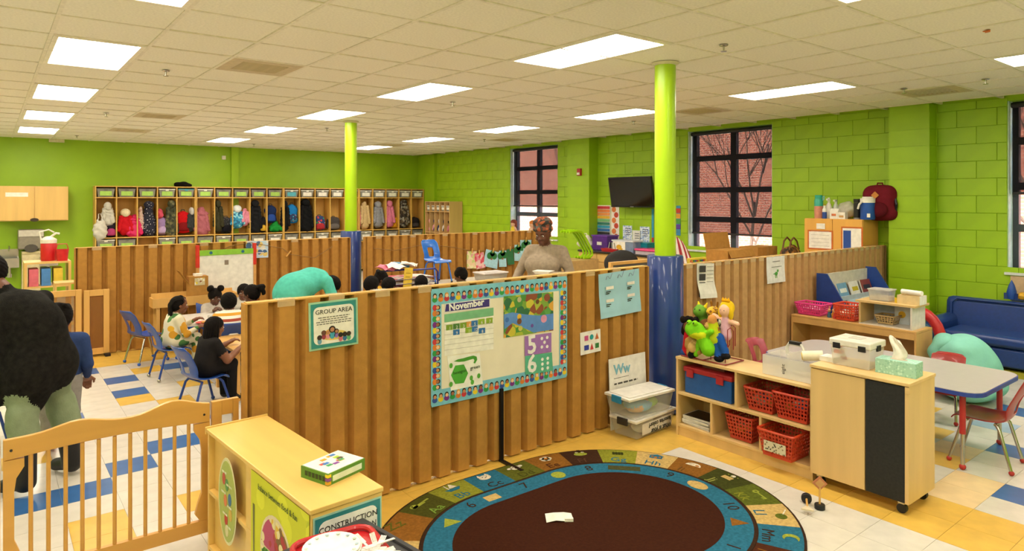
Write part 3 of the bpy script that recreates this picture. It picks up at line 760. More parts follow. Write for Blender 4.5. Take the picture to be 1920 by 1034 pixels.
MB().box(-.15, .15, -.2, 0, .0, .78).build('waste_body', mat('#d8c79a', .5), t, bevel=.01); MB().box(-.15, .15, -.205, 0, .782, .84).build('waste_hood', mat('#cdbb8c', .5), t, bevel=.01)
for u, lb in ((17, 'steel hand sink left of the towel dispenser'), (90, 'steel hand sink right of the towel dispenser')):
    p = PY(u, 490, WY - .1); t = thing('hand_sink', lb, 'sink', (p.x, WY - .001, .55), 0, 'steel hand sinks')
    st = mat('#c8c6c0', .25, metal=.9, var=.04)
    MB().box(-.15, .15, -.38, -.36, 0, .18).box(-.15, .15, -.02, 0, 0, .34).box(-.15, -.13, -.36, -.02, 0, .18).box(.13, .15, -.36, -.02, 0, .18).box(-.13, .13, -.36, -.02, 0, .02).build('basin', st, t)
    MB().tube([(0, -.05, .3), (0, -.05, .38), (0, -.12, .4), (0, -.17, .36)], .012, 8).build('faucet', st, t, smooth=True)
    MB().cyl((0, -.19, 0), (0, -.19, -.2), .03).box(-.04, .04, -.19, 0, -.2, -.13).build('drain_pipe', st, t)
# cart of art supplies and a red drink cooler near the far gate
p = P(123, 640)
t = thing('art_cart', 'tall narrow wooden supply cart behind the far gate', 'cart', (.35, 10.5, 0))
MB().box(0, .03, 0, .45, 0, 1.05).build('side_panel', maple, t); MB().box(.47, .5, 0, .45, 0, 1.05).build('side_panel', maple, t)
for z in (.06, .4, .72, 1.03): MB().box(.031, .469, 0, .45, z, z + .02).build('shelf', maple, t)
for k, (c_, lb) in enumerate((('#d86a7a', 'pink'), ('#4a86c8', 'blue'), ('#e0c040', 'yellow'))):
    b = MB().box(0, .1, 0, .3, 0, .22).box(.01, .09, -.004, 0, .05, .17).build('supply_box', mat(c_, .6), None, (.40 + k * .13, 10.52, .742)); tag(b, '%s supply box standing in the wooden cart' % lb, 'box', 'supply boxes in the cart')
p = PZ(123, 468, 10.2)
t = thing('drink_cooler', 'red drink jug with white spout lid on the wooden cart', 'jug', (.62, 10.75, 1.051))
MB().lathe([(.085, 0), (.09, .02), (.09, .22), (.085, .23)], 20).build('jug_body', mat('#c81c24', .35), t, smooth=True); MB().lathe([(.092, .231), (.092, .28), (.05, .31), (.03, .32)], 20).build('jug_lid', lid_w, t, smooth=True)
MB().tube([(.02, 0, .31), (.08, 0, .36), (.12, 0, .35)], .014, 8).build('spout', lid_w, t); MB().tube([(-.08, 0, .26), (-.1, 0, .38), (0, 0, .41), (.06, 0, .37)], .01, 8).build('handle', lid_w, t)
t = thing('red_bucket', 'red toy bucket beside the drink jug', 'bucket', (.76, 10.62, 1.051)); MB().lathe([(.06, 0), (.075, .15), (.07, .15), (.057, .01)], 18).build('bucket_body', mat('#c8202a', .4), t, smooth=True)
MB().tube([(-.07, 0, .14), (-.05, 0, .22), (.05, 0, .22), (.07, 0, .14)], .006, 6).build('handle', mat('#c8202a', .4), t)
# ------------------------------------------------------------------ far gate by the end of the long partition
gp = mat('#dca95c', .45, 'wood', var=.05, scale=10); mesh_m = mat('#a06a30', .8, alpha=.55)
def frame_gate(label, x, y, w, h, loc=None):
    t = thing('framed_gate', label, 'gate', (x, y, 0))
    for a in (0, w - .06): MB().box(a, a + .06, -.015, .015, .03, h).build('stile', gp, t, bevel=.004)
    for z in (.03, h - .07): MB().box(.061, w - .061, -.015, .015, z, z + .07).build('rail', gp, t)
    MB().box(.061, w - .061, -.003, .003, .101, h - .071).build('mesh_infill', mesh_m, t)
    MB().box(w - .05, w + .005, -.08, .08, 0, .028).build('foot', black, t)
    return t
YG = 9.25
pa, pb, pc = PY(105, 545, YG), PY(153, 543, YG), PY(205, 542, YG)
frame_gate('wooden framed gate leaf nearest the long partition', pb.x + .02, YG, pc.x - pb.x - .02, pc.z)
frame_gate('wooden framed gate leaf behind the stooping adult', pb.x - .62, YG, .62, pb.z)
t = thing('low_shelf', 'low open wooden shelf behind the far gate', 'shelf', (.62, 9.7, 0))
MB().box(0, .02, 0, .3, 0, .85).build('side_panel', maple, t); MB().box(.6, .62, 0, .3, 0, .85).build('side_panel', maple, t)
for z in (.05, .42, .83): MB().box(.021, .599, 0, .3, z, z + .02).build('shelf', maple, t)
# ------------------------------------------------------------------ people
skin1 = mat('#6b4029', .5, var=.05, scale=20); skin2 = mat('#7d4d31', .5, var=.05, scale=20); skin3 = mat('#5c3622', .5, var=.05, scale=20); lipm = mat('#6e3330', .45)
hairm = mat('#15100d', .75, 'fabric', bump=.6, scale=40, var=.2); eyew = mat('#e8e2da', .3); eyed = mat('#120c0a', .2)
def V3(*a): return Vector(a)
def hand_prims(wr, el, s, m, side, curl=.6, down=None):
    wr, el = Vector(wr), Vector(el); d = (wr - el).normalized()
    nrm = Vector(down) if down else Vector((0, 0, -1)); nrm = (nrm - d * nrm.dot(d)).normalized() if abs(nrm.dot(d)) < .98 else d.orthogonal().normalized()
    lat = d.cross(nrm) * side
    pr = [('c', wr, wr + d * .035 * s, .021 * s, .024 * s, m, .012 * s)]
    palm = wr + d * .055 * s
    for i, (o, L) in enumerate(((-.024, .062), (-.008, .07), (.008, .066), (.023, .052))):
        b = palm + lat * o * s + d * .012 * s
        pr.append(('c', wr + d * .02 * s + lat * o * .6 * s, b, .013 * s, .0115 * s, m, .008 * s))
        d2 = (d * math.cos(curl) + nrm * math.sin(curl)); d3 = (d * math.cos(curl * 2.1) + nrm * math.sin(curl * 2.1))
        q = b + d2 * L * .5 * s
        pr += [('c', b, q, .0095 * s, .0085 * s, m, .004 * s), ('c', q, q + d3 * L * .45 * s, .0085 * s, .007 * s, m, .004 * s)]
    tb = wr + d * .02 * s - lat * .02 * s
    t1 = tb + (d * .6 - lat * .75 + nrm * .3).normalized() * .035 * s
    pr += [('c', tb, t1, .012 * s, .010 * s, m, .006 * s), ('c', t1, t1 + (d * .9 + lat * .1 + nrm * .4).normalized() * .028 * s, .010 * s, .008 * s, m, .004 * s)]
    return pr
def head_prims(c, fw, s, m, lm):
    # s = head height
    c, f = Vector(c), Vector(fw).normalized(); r = f.cross(Vector((0, 0, 1))).normalized(); u = r.cross(f)
    def L(a, b, d): return c + r * a * s + f * b * s + u * d * s
    e = Matrix((r, f, u)).transposed().to_euler()
    E3 = (e.x, e.y, e.z)
    pr = [('e', L(0, -.03, .10), (.36 * s, .43 * s, .39 * s), m, .05 * s, E3), ('e', L(0, .05, -.16), (.29 * s, .32 * s, .32 * s), m, .08 * s, E3),
          ('e', L(0, .22, -.38), (.15 * s, .13 * s, .10 * s), m, .08 * s, E3),
          ('c', L(0, .37, -.02), L(0, .44, -.15), .035 * s, .055 * s, m, .03 * s), ('e', L(.05, .41, -.165), (.04 * s,) * 3, m, .02 * s), ('e', L(-.05, .41, -.165), (.04 * s,) * 3, m, .02 * s),
          ('e', L(0, .36, -.275), (.10 * s, .05 * s, .022 * s), lm, .01 * s, E3), ('e', L(0, .355, -.315), (.085 * s, .05 * s, .022 * s), lm, .01 * s, E3),
          ('e', L(.16, .30, -.13), (.10 * s, .08 * s, .09 * s), m, .06 * s), ('e', L(-.16, .30, -.13), (.10 * s, .08 * s, .09 * s), m, .06 * s)]
    for sd in (-1, 1): pr.append(('e', L(sd * .36, -.02, -.05), (.035 * s, .07 * s, .11 * s), m, .015 * s, E3))
    return pr, L, E3
def person(label, loc, rz, J, s, mats, sleeve=1, vox=.008, head=.2, hair=None, hairmat=None, hands=(.6, .6), name='person', bulk=1, cat='person', eyes=True, hs=None, neckup=True):
    # mats: 0 skin 1 top 2 bottom 3 shoe 4 lips
    t = thing(name, label, cat, loc, rz)
    g = {k: (Vector(v) if not isinstance(v, list) else [Vector(q) for q in v]) for k, v in J.items() if k not in ('extra', 'skirt')}
    b = s * bulk; hs = hs or s
    pe, ch, nk, hd = g['pel'], g['che'], g['nek'], g['hed']
    sa, sb = g['armL'][0], g['armR'][0]
    pr = [('e', pe, (.125 * b, .10 * b, .10 * b), 2 if 'skirt' not in J else 1, .04 * s), ('c', pe + (ch - pe) * .18, ch, .10 * b, .112 * b, 1, .05 * s),
          ('c', pe + (ch - pe) * .3 + V3(.04 * b, 0, 0), ch + V3(.05 * b, 0, 0), .085 * b, .09 * b, 1, .05 * s), ('c', pe + (ch - pe) * .3 - V3(.04 * b, 0, 0), ch - V3(.05 * b, 0, 0), .085 * b, .09 * b, 1, .05 * s),
          ('c', sa * .8 + sb * .2, sb * .8 + sa * .2, .058 * b, .058 * b, 1, .04 * s), ('c', (sa + sb) / 2, nk, .06 * b, .045 * b, 1, .03 * s), ('c', nk - V3(0, 0, .0), nk * .35 + hd * .65, .043 * s, .042 * s, 0, .015 * s)]
    for key, side, cu in (('armL', -1, hands[0]), ('armR', 1, hands[1])):
        a, e, wv = g[key]; mid = a * .45 + e * .55
        pr.append(('c', a, mid, .055 * b, .047 * b, 1, .03 * s)); pr.append(('c', mid, e, .046 * b, .04 * b, 1 if sleeve else 0, .012 * s))
        pr.append(('c', e, e * .15 + wv * .85, .039 * b, .028 * b, 1 if sleeve else 0, .012 * s)); pr.append(('c', e * .2 + wv * .8, wv, .024 * s, .02 * s, 0, .006 * s))
        pr += hand_prims(wv, e, hs, 0, side, cu)
    for key in ('legL', 'legR'):
        h, kn, an, toe = g[key]
        pr.append(('c', h, kn, .082 * b, .06 * b, 2, .03 * s)); pr.append(('c', kn, an, .058 * b, .043 * b, 2, .02 * s))
        pr.append(('c', an - V3(0, 0, .015 * s), toe, .038 * s, .034 * s, 3, .012 * s)); pr.append(('e', an * .9 + toe * .1 - V3(0, 0, .02 * s), (.04 * s, .045 * s, .04 * s), 3, .01 * s))
    for ex in J.get('extra', []): pr.append(ex)
    hp, L, E3 = head_prims(hd, J['face'], head, 0, 4)
    g2 = J.pop('extra', None)
    soft_obj('body', pr + hp, mats, t, vox=vox)
    if eyes:
        for sd in (-1, 1):
            e_ = soft_obj('eye', [('e', L(sd * .145, .345, 0), (.062 * head, .04 * head, .036 * head), 0, 0, E3)], [eyew], t, vox=.003)
            soft_obj('iris', [('e', L(sd * .145, .376, 0), (.034 * head, .018 * head, .034 * head), 0, 0, E3)], [eyed], e_, vox=.0025)
            soft_obj('eyebrow', [('c', L(sd * .08, .40, .085), L(sd * .22, .34, .085), .014 * head, .010 * head, 0)], [hairm], t, vox=.003)
    hm = hairmat or hairm
    def cap(extra=(), low=-.02, th=1.07):
        pr = [('e', L(0, -.06, .13), (.375 * th * head, .425 * th * head, .385 * th * head), 0, .02, E3), ('e', L(0, -.2, -.02), (.34 * th * head, .27 * head, .34 * head), 0, .03, E3)]
        return soft_obj('hair', pr + list(extra), [hm], t, vox=.007, k=.012, wob=.0015, wfreq=160)
    if hair == 'short': cap()
    if hair == 'afro': cap([('e', L(random.uniform(-.3, .3), random.uniform(-.4, .1), random.uniform(.2, .5)), (.1 * head,) * 3, 0, .02) for _ in range(26)])
    if hair == 'puffs':
        cap()
        for sd in (-1, 1): soft_obj('hair_puff', [('e', L(sd * .28 + random.uniform(-.1, .1), -.1 + random.uniform(-.1, .1), .52 + random.uniform(-.08, .1)), (.13 * head,) * 3, 0) for _ in range(9)], [hm], t, vox=.007)
    if hair == 'ponytail':
        cap(); soft_obj('ponytail', [('c', L(0, -.42, .36), L(0, -.66, .36), .12 * head, .17 * head, 0), ('c', L(0, -.66, .36), L(0, -.78, .0), .17 * head, .10 * head, 0)], [hm], t, vox=.008, wob=.003, wfreq=60)
    if hair == 'braids':
        cap(th=1.03)
        for k in range(13):
            a = PI * (1.02 + .96 * k / 12); x, y = .37 * math.cos(a), .36 * math.sin(a) - .04
            pts = [L(x * .55, y * .55, .46), L(x * 1.02, y * 1.02, .22), L(x * 1.12, y * 1.08, -.1), L(x * 1.1, y * 1.1, -.45 - .05 * (k % 3)), L(x * 1.05, y * 1.12, -.66 - .06 * (k % 3))]
            pp = []
            for i in range(len(pts) - 1):
                for q in range(4): pp.append(pts[i].lerp(pts[i + 1], q / 4))
            MB().tube(pp, [(.05 + .012 * (i % 2)) * head for i in range(len(pp))], 7).build('braid', hm, t, smooth=True)
    if hair == 'cornrow':
        for k in range(7):
            a = -.30 + .1 * k
            pts = [L(a * 1.0, .30 - abs(a) * .6, .33 - abs(a) * .5), L(a, .05, .50 - abs(a) * .55), L(a, -.3, .38 - abs(a) * .4), L(a * .9, -.47, .02), L(a * .8, -.44, -.4), L(a * .8, -.42, -.85)]
            pp = []
            for i in range(len(pts) - 1):
                for q in range(4): pp.append(pts[i].lerp(pts[i + 1], q / 4))
            MB().tube(pp, [(.055 + .012 * (i % 2)) * head for i in range(len(pp))], 7).build('braid', hm, t, smooth=True)
        cap(th=1.0)
    t['L'] = 0; del t['L']
    return t, L
def sit(s=1.0, seat=.30, lean=.04, armL=None, armR=None, face=(0, 1, -.1), spread=.07, turn=0):
    z = seat + .085 * s
    J = dict(pel=(0, 0, z), che=(0, lean, z + .2 * s), nek=(0, lean * 1.3, z + .31 * s), hed=(0, lean * 1.6 + .02, z + .42 * s), face=face)
    for key, sd, ov in (('armL', -1, armL), ('armR', 1, armR)):
        sh = (sd * .125 * s, lean, z + .265 * s)
        J[key] = [sh] + (ov if ov else [(sd * .17 * s, lean + .04, z + .11 * s), (sd * .10 * s, lean + .2 * s, z + .10 * s)])
    for key, sd in (('legL', -1), ('legR', 1)):
        J[key] = [(sd * .06 * s, .02, z - .01), (sd * spread, .27 * s, z + .005), (sd * spread, .28 * s, .075), (sd * spread * 1.1, .37 * s, .035)]
    return J
def stand(h, face=(0, 1, -.1)):
    k = h / 1.05
    J = dict(pel=(0, 0, .50 * k), che=(0, .01, .70 * k), nek=(0, .01, .82 * k), hed=(0, .03, .935 * k), face=face)
    for key, sd in (('armL', -1), ('armR', 1)): J[key] = [(sd * .13 * k, .01, .775 * k), (sd * .17 * k, -.01, .60 * k), (sd * .15 * k, .10 * k, .49 * k)]
    for key, sd in (('legL', -1), ('legR', 1)): J[key] = [(sd * .06 * k, 0, .48 * k), (sd * .065 * k, .01, .27 * k), (sd * .065 * k, -.01, .07 * k), (sd * .07 * k, .1 * k, .035)]
    return J
def kid(label, loc, rz, J, skin, top, bottom, shoe, **kw):
    return person(label, loc, rz, J, kw.pop('s', 1), [skin, top, bottom, shoe, lipm], **kw)
# --- chairs and tables for children
def shell_mesh(w=.17, sd=.30, bh=.33, tilt=.10):
    prof = [(sd * .52, -.022), (sd * .5, -.004), (sd * .42, .004), (sd * .2, -.006), (-sd * .1, -.01), (-sd * .36, .0), (-sd * .47, .02), (-sd * .52, .06), (-sd * .55, .12), (-sd * .57 - tilt * .3, .19), (-sd * .57 - tilt * .6, .26), (-sd * .57 - tilt * .85, bh - .03), (-sd * .57 - tilt * .95, bh)]
    nu = 12; vs, fs = [], []
    for i, (y, z) in enumerate(prof):
        ww = w * (.94 if i < 2 else 1.0 if i < 6 else .88 if i == 7 else .92) * (.93 if i >= 11 else 1) * (.80 if i == len(prof) - 1 else 1)
        for j in range(nu + 1):
            t = -1 + 2 * j / nu
            lift = .016 * abs(t) ** 3 if 1 < i < 7 else 0; fwd = .028 * t * t if i >= 7 else 0
            vs.append((ww * t, y + fwd, z + lift))
    for i in range(len(prof) - 1):
        for j in range(nu):
            if i in (7, 8) and 4 <= j <= 7: continue
            a = i * (nu + 1) + j; fs.append((a, a + 1, a + nu + 2, a + nu + 1))
    return MB().add(vs, fs)
def kid_chair(label, loc, rz, shellm, legm, capm, h=.30, group=None, sc=1.0):
    t = thing('child_chair', label, 'chair', loc, rz, group)
    o = shell_mesh(.165 * sc, .30 * sc, .31 * sc).build('seat_shell', shellm, t, (0, 0, h), smooth=True, solid=.009, sub=1)
    for sx_ in (-1, 1):
        for sy_ in (-1, 1):
            top = Vector((sx_ * .115 * sc, sy_ * .08 * sc, h - .018)); bot = Vector((sx_ * .15 * sc, sy_ * .165 * sc, .018))
            l_ = MB().tube([top, top + (bot - top) * .12 + Vector((sx_ * .012, sy_ * .012, 0)), bot], .011, 10).build('leg', legm, t, smooth=True)
            MB().ell(bot, .018, 10).build('foot_cap', capm, l_, smooth=True)
    MB().tube([(-.115 * sc, -.08, h - .02), (.115 * sc, -.08, h - .02)], .009, 6).build('under_bar', legm, t); MB().tube([(-.115 * sc, .08, h - .02), (.115 * sc, .08, h - .02)], .009, 6).build('under_bar', legm, t)
    return t
bl_sh = mat('#1d4a9e', .35, var=.04, coat=.2); bl_leg = mat('#20408c', .35); red_sh = mat('#9e2420', .38, var=.05, coat=.2); red_cap = mat('#b02a24', .45); bl_cap = mat('#2a5cc0', .45)
def rtable(label, poly, loc, rz, h, topm, edgem, legpos, legm, capm, upper=None):
    t = thing('activity_table', label, 'table', loc, rz)
    MB().prism(poly, h - .004, h).build('table_top', topm, t); 
    cx = sum(p[0] for p in poly) / len(poly); cy = sum(p[1] for p in poly) / len(poly)
    MB().prism([(cx + (p[0] - cx) * 1.006, cy + (p[1] - cy) * 1.008) for p in poly], h - .032, h - .0045).build('edge_band', edgem, t)
    for x, y in legpos:
        l_ = MB().cyl((x, y, h * .45), (x, y, h - .033), .02).build('leg', upper or legm, t, smooth=True)
        MB().cyl((x, y, .02), (x, y, h * .45), .014).build('leg_extension', legm, l_, smooth=True); MB().ell((x, y, .022), .022, 10).build('foot_cap', capm, l_, smooth=True)
    return t
whitetop = mat('#cfc9c0', .3, var=.03)
# ------------------------------------------------------------------ left bay: tables, chairs, children
def face_to(a, b): d = Vector(b) - Vector(a); return math.atan2(d.y, d.x) - PI / 2
# table one (blue edge)
T1 = Vector((2.26, 8.17, 0)); TH = .50
rtable('grey topped blue edged table where children eat', rrect(-.62, .62, -.42, .42, .1), T1, 0, TH, whitetop, bl_sh, [(-.54, -.34), (.54, -.34), (-.54, .34), (.54, .34)], chrome, bl_cap, bl_leg)
T2 = Vector((2.20, 6.72, 0))
wtop = mat('#d9a65a', .4, 'woodx', var=.06, scale=9)
t = thing('wooden_table', 'low wooden table in front of the child in black', 'table', T2)
MB().box(-.45, .7, -.36, .36, .46, .49).build('table_top', wtop, t, bevel=.006)
for x in (-.40, .65):
    for y in (-.3, .3): MB().box(x - .025, x + .025, y - .025, y + .025, 0, .459).build('leg', wtop, t)
for y in (-.335, .335): MB().box(-.37, .62, y - .01, y + .01, .39, .459).build('apron', wtop, t)
kid_chair('blue child chair with chrome legs, empty, behind the girl in flowers', (1.42, 8.62, 0), R(-70), bl_sh, chrome, bl_cap, .31)
kid_chair('blue child chair under the girl in the flowered outfit', (1.50, 7.72, 0), R(-82), bl_sh, bl_leg, chrome, .30)
kid_chair('blue child chair under the child in the black shirt', (1.52, 6.42, 0), R(-75), bl_sh, bl_leg, bl_leg, .275)
kid_chair('blue child chair half seen at the left picture edge', (P(5, 830).x - .1, P(5, 830).y, 0), R(80), bl_sh, bl_leg, bl_cap, .32)
floral = spotted('#d8ceb0', ('#3f6d34', '#c98f1c', '#d8ceb0', '#4a7a3c', '#d8ceb0', '#e0a828'), 13, .55)
kid('child in a flowered outfit seated sideways on a blue chair', (1.50, 7.72, .0), R(-82), sit(.86, .31, armL=[(-.14, .14, .48), (-.07, .26, .55)], armR=[(.15, .1, .45), (.10, .24, .50)], face=(.1, 1, -.05)), skin2, floral, floral, mat('#2a2a2c', .5), hair='cornrow', s=.88, head=.19)
kid('child in a black shirt with long braids seated at the wooden table', (1.52, 6.42, .0), R(-75), sit(.82, .285, lean=.05, armR=[(.16, .13, .42), (.10, .30, .50)], armL=[(-.14, .12, .44), (-.08, .28, .52)], face=(-.05, 1, -.12)), skin2, fab('#201d1c'), fab('#1c1a1a'), mat('#191919', .5), sleeve=0, hair='braids', head=.19, s=.88)
def seat_at(u, Y, dx=0): return PY(u, 500, Y).x + dx
x = seat_at(400, 8.72); J = sit(.82, .26, armL=[(-.14, .12, .45), (-.03, .2, .53)], armR=[(.14, .12, .45), (.05, .2, .52)], face=(.1, 1, -.35))
kid_chair('blue child chair behind the blue edged table, under the child with hair puffs', (x, 8.74, 0), PI, bl_sh, bl_leg, bl_cap, .31)
kid('child with two hair puffs and pale grey top eating at the table', (x, 8.72, 0), PI, J, skin3, fab('#b9aea4'), fab('#7a6a70'), black, hair='puffs', s=.88, head=.19)
x = seat_at(431, 7.30)
kid_chair('blue child chair under the child in the striped shirt', (x, 7.26, 0), R(-8), bl_sh, bl_leg, bl_cap, .31)
kid('child in a striped shirt seen from behind at the table', (x, 7.30, 0), R(-8), sit(.9, .32, face=(.15, 1, -.2)), skin1, striped(['#e9e2d4', '#2f6f74', '#e9e2d4', '#a8452e', '#e9e2d4', '#d0962c'], 2, .17), fab('#3a3c48'), black, hair='short', eyes=False)
x = seat_at(457, 8.75)
kid_chair('blue child chair under the child looking over the table', (x, 8.74, 0), PI, bl_sh, bl_leg, bl_cap, .31)
kid('child in a white top looking across the table', (x, 8.75, 0), R(165), sit(.85, .265, face=(.1, 1, -.05)), skin1, fab('#cfc8bc'), fab('#4a4a52'), black, hair='short')
x = seat_at(481, 7.60)
kid_chair('blue child chair under the child in maroon', (x, 7.57, 0), R(10), bl_sh, bl_leg, bl_cap, .31)
kid('child in a maroon top with a high ponytail', (x, 7.60, 0), R(25), sit(.92, .34, face=(-.3, 1, -.05)), skin3, fab('#4e1a26'), fab('#2a2a30'), black, hair='ponytail', eyes=False)
# things on the tables
def on(u, v, h): return P(u, v, h)
p = on(345, 607, TH); t = thing('red_plate', 'red paper plate on the blue edged table', 'plate', (1.86, 7.86, TH)); MB().lathe([(.05, 0), (.09, .012), (.088, .014), (.05, .004)], 20).build('plate_rim', mat('#c03028', .5), t, smooth=True); MB().ell((0, 0, .012), (.035, .03, .012), 10).build('food', mat('#d8a850', .7), t, smooth=True)
for k, (x, y, lb) in enumerate(((1.90, 7.72, 'clear plastic cup nearest the table corner'), (2.02, 7.78, 'clear plastic cup behind the nearest cup'))):
    t = thing('plastic_cup', lb, 'cup', (x, y, TH), 0, 'cups on the table'); MB().lathe([(.028, 0), (.038, .1), (.036, .1), (.026, .004)], 18).build('cup_wall', mat('#e6e2da', .2, alpha=.5), t, smooth=True); MB().lathe([(.026, .005), (.033, .06)], 18).build('drink', mat('#f0e8dc', .4, alpha=.7), t)
p = on(412, 660, .49); t = thing('paper_plate', 'white paper plate on the low wooden table', 'plate', (2.12, 6.62, .49)); MB().lathe([(.07, 0), (.115, .014), (.112, .017), (.07, .004)], 24).build('plate_rim', mat('#efe9de', .6), t, smooth=True); MB().ell((.02, 0, .015), (.04, .03, .014), 10).build('food', mat('#c8965a', .8), t, smooth=True)
# sensory bench with cardboard box against the long partition
Yb = 9.22
t = thing('sensory_bench', 'wooden tray bench standing against the long partition', 'bench', (PY(282, 570, Yb).x, 8.97, 0))
bw = .95
MB().box(0, bw, 0, .20, .60, .625).build('tray_floor', mat('#e4d6ba', .4), t)
for a, b, c_, d in ((0, bw, -.02, 0), (0, bw, .20, .22), (-.02, 0, -.02, .22), (bw, bw + .02, -.02, .22)): MB().box(a, b, c_, d, .55, .70 if c_ > .1 else .66).build('tray_side', gp, t)
for x in (.02, bw - .06):
    for y in (.0, .16): MB().box(x, x + .04, y, y + .04, 0, .549).build('leg', gp, t)
cb = mat('#b08040', .85, 'card', bump=.1, var=.06)
p = PY(370, 560, 9.07); t = thing('cardboard_carton', 'upright cardboard carton with a window on the tray bench', 'carton', (p.x, 9.07, .626))
MB().box(-.11, .11, -.08, .08, 0, .27).build('carton_body', cb, t); MB().box(-.05, .07, -.084, -.081, .16, .25).build('carton_window', spotted('#c8b890', ('#d8c020', '#8a5030', '#e8e0d0'), 30, .5), t)
MB().box(-.11, -.106, -.08, .08, .0, .20).build('flap', cb, t, (-.02, 0, .25), rot=(0, R(-35), 0)); MB().box(-.04, .05, -.05, .05, .271, .30).build('crumpled_tissue', lab_w, t)
# whiteboard easel
p = PY(425, 530, 9.27)
t = thing('whiteboard_easel', 'child whiteboard easel with a green top strip', 'easel', (p.x, 9.27, 0))
ew, et = .34, 1.20
MB().box(-ew, ew, -.012, .012, .5, et - .07).build('whiteboard', mat('#eeeae2', .15), t); MB().box(-ew, ew, -.02, .02, et - .069, et).build('top_strip', mat('#8fc83c', .4), t)
for s_ in (-1, 1):
    f = MB().box(s_ * (ew + .018) - .017, s_ * (ew + .018) + .017, -.02, .02, 0, et + .06).build('upright', mat('#d9a05a', .5), t); MB().box(s_ * (ew + .018) - .02, s_ * (ew + .018) + .02, -.024, .024, et - .22, et + .07).build('end_cap', mat('#d2301e', .45), f)
    MB().cyl((s_ * .2, -.021, et - .035), (s_ * .2, -.026, et - .035), .02).build('bolt', mat('#2a6a8a', .5), t)
MB().box(-ew, ew, -.06, -.013, .46, .5).build('marker_tray', mat('#8fc83c', .4), t); MB().box(-.03, .02, -.016, -.0125, et - .2, et - .14).build('sketch', mat('#8a7a6a', .6), t)
# picture taped to the long partition
def sheet(label, u0, v0, u1, v1, Y, m, name='paper_sheet', cat='paper', tilt=0, group=None, curl=0):
    a, b = PY(u0, v0, Y), PY(u1, v1, Y); c_ = (a + b) / 2; w_, h_ = abs(b.x - a.x), abs(a.z - b.z)
    t = thing(name, label, cat, (c_.x, Y, c_.z), 0, group, rot=(0, tilt, 0))
    n = 8; vs, fs = [], []
    for i in range(n + 1):
        for j in range(n + 1):
            vs.append((-w_ / 2 + w_ * i / n, -curl * (1 - math.cos(PI * (1 - j / n) ** 2)) * .5, -h_ / 2 + h_ * j / n))
    for i in range(n):
        for j in range(n): q = i * (n + 1) + j; fs.append((q, q + n + 1, q + n + 2, q + 1))
    MB().add(vs, fs).build('paper', m, t, solid=.001)
    t['w'], t['h'] = w_, h_
    return t, w_, h_
def print_(t, polys, m, name='print', d=.002): 
    mb = MB()
    for pl in polys: mb.prism(pl, d, d + .0008, M=UP)
    return mb.build(name, m, t)
def R4(x0, x1, y0, y1): return [(x0, y0), (x1, y0), (x1, y1), (x0, y1)]
YF2 = Y2 - .058
t, w_, h_ = sheet('pale blue picture sheet taped at the top of the long partition', 461, 453, 503, 483, YF2, spotted('#bcd4e8', ('#e8e4d8', '#4a6a98', '#e0c878', '#bcd4e8'), 14, .5))
print_(t, [R4(-w_ * .4, w_ * .4, 0, .012), R4(-w_ * .3, w_ * .3, -.05, -.04)], mat('#f0ece0', .7))
# ------------------------------------------------------------------ the stooping adult and the child beyond
bp = P(105, 905); hdx = bp
ad = [skin1, mat('#1e1c19', .95, 'fabric', var=.25, scale=30, bump=.5), mat('#7d8a6c', .85, 'fabric', bump=.2), mat('#0f0f10', .6), lipm]
# local +Y = facing direction (away from the camera and to the left)
J = dict(pel=(0, 0, .80), che=(-.02, .16, 1.10), nek=(-.02, .30, 1.27), hed=(-.03, .41, 1.38), face=(-.1, 1, -.35),
         armL=[(-.19, .22, 1.18), (-.27, .34, .94), (-.22, .46, .76)], armR=[(.19, .20, 1.18), (.26, .26, .92), (.20, .42, .78)],
         legL=[(-.09, 0, .78), (-.15, .02, .44), (-.16, -.04, .10), (-.17, .11, .05)], legR=[(.09, 0, .78), (.14, .02, .44), (.17, -.06, .10), (.19, .09, .05)])
J['skirt'] = 1
J['extra'] = [('e', (.11, .02, .78), (.12, .15, .16), 1, .04), ('e', (-.11, .02, .76), (.12, .15, .18), 1, .04), ('e', (0, -.04, .78), (.15, .11, .16), 1, .04), ('e', (0, .03, .95), (.165, .16, .27), 1, .07), ('e', (-.01, .15, 1.13), (.18, .13, .13), 1, .06), ('e', (-.08, .02, .70), (.11, .14, .22), 1, .06), ('e', (.08, .0, .76), (.10, .12, .16), 1, .06), ('c', (-.20, .2, 1.08), (-.20, .16, .60), .08, .055, 1, .06),
              ('c', (-.15, .0, .5), (-.15, -.03, .34), .085, .085, 2, .02), ('c', (.14, .0, .5), (.15, -.04, .34), .085, .085, 2, .02), ('c', (-.155, -.03, .30), (-.16, -.04, .08), .065, .06, 3, .01), ('c', (.155, -.03, .30), (.17, -.06, .08), .065, .06, 3, .01)]
person('adult in a loose black sweater, sage trousers and black boots, stooping', (bp.x - .07, bp.y + .02, 0), R(40), J, 1.22, ad, vox=.011, head=.235, hair='short', eyes=False, name='person', bulk=.92, hs=1.05)
q = P(112, 845)
kid('standing child in a blue top half hidden behind the stooping adult', (q.x, q.y, 0), R(-15), stand(1.10), skin2, fab('#2e3f6a'), fab('#8f8a84'), mat('#b02c24', .5), hair='afro', eyes=False)
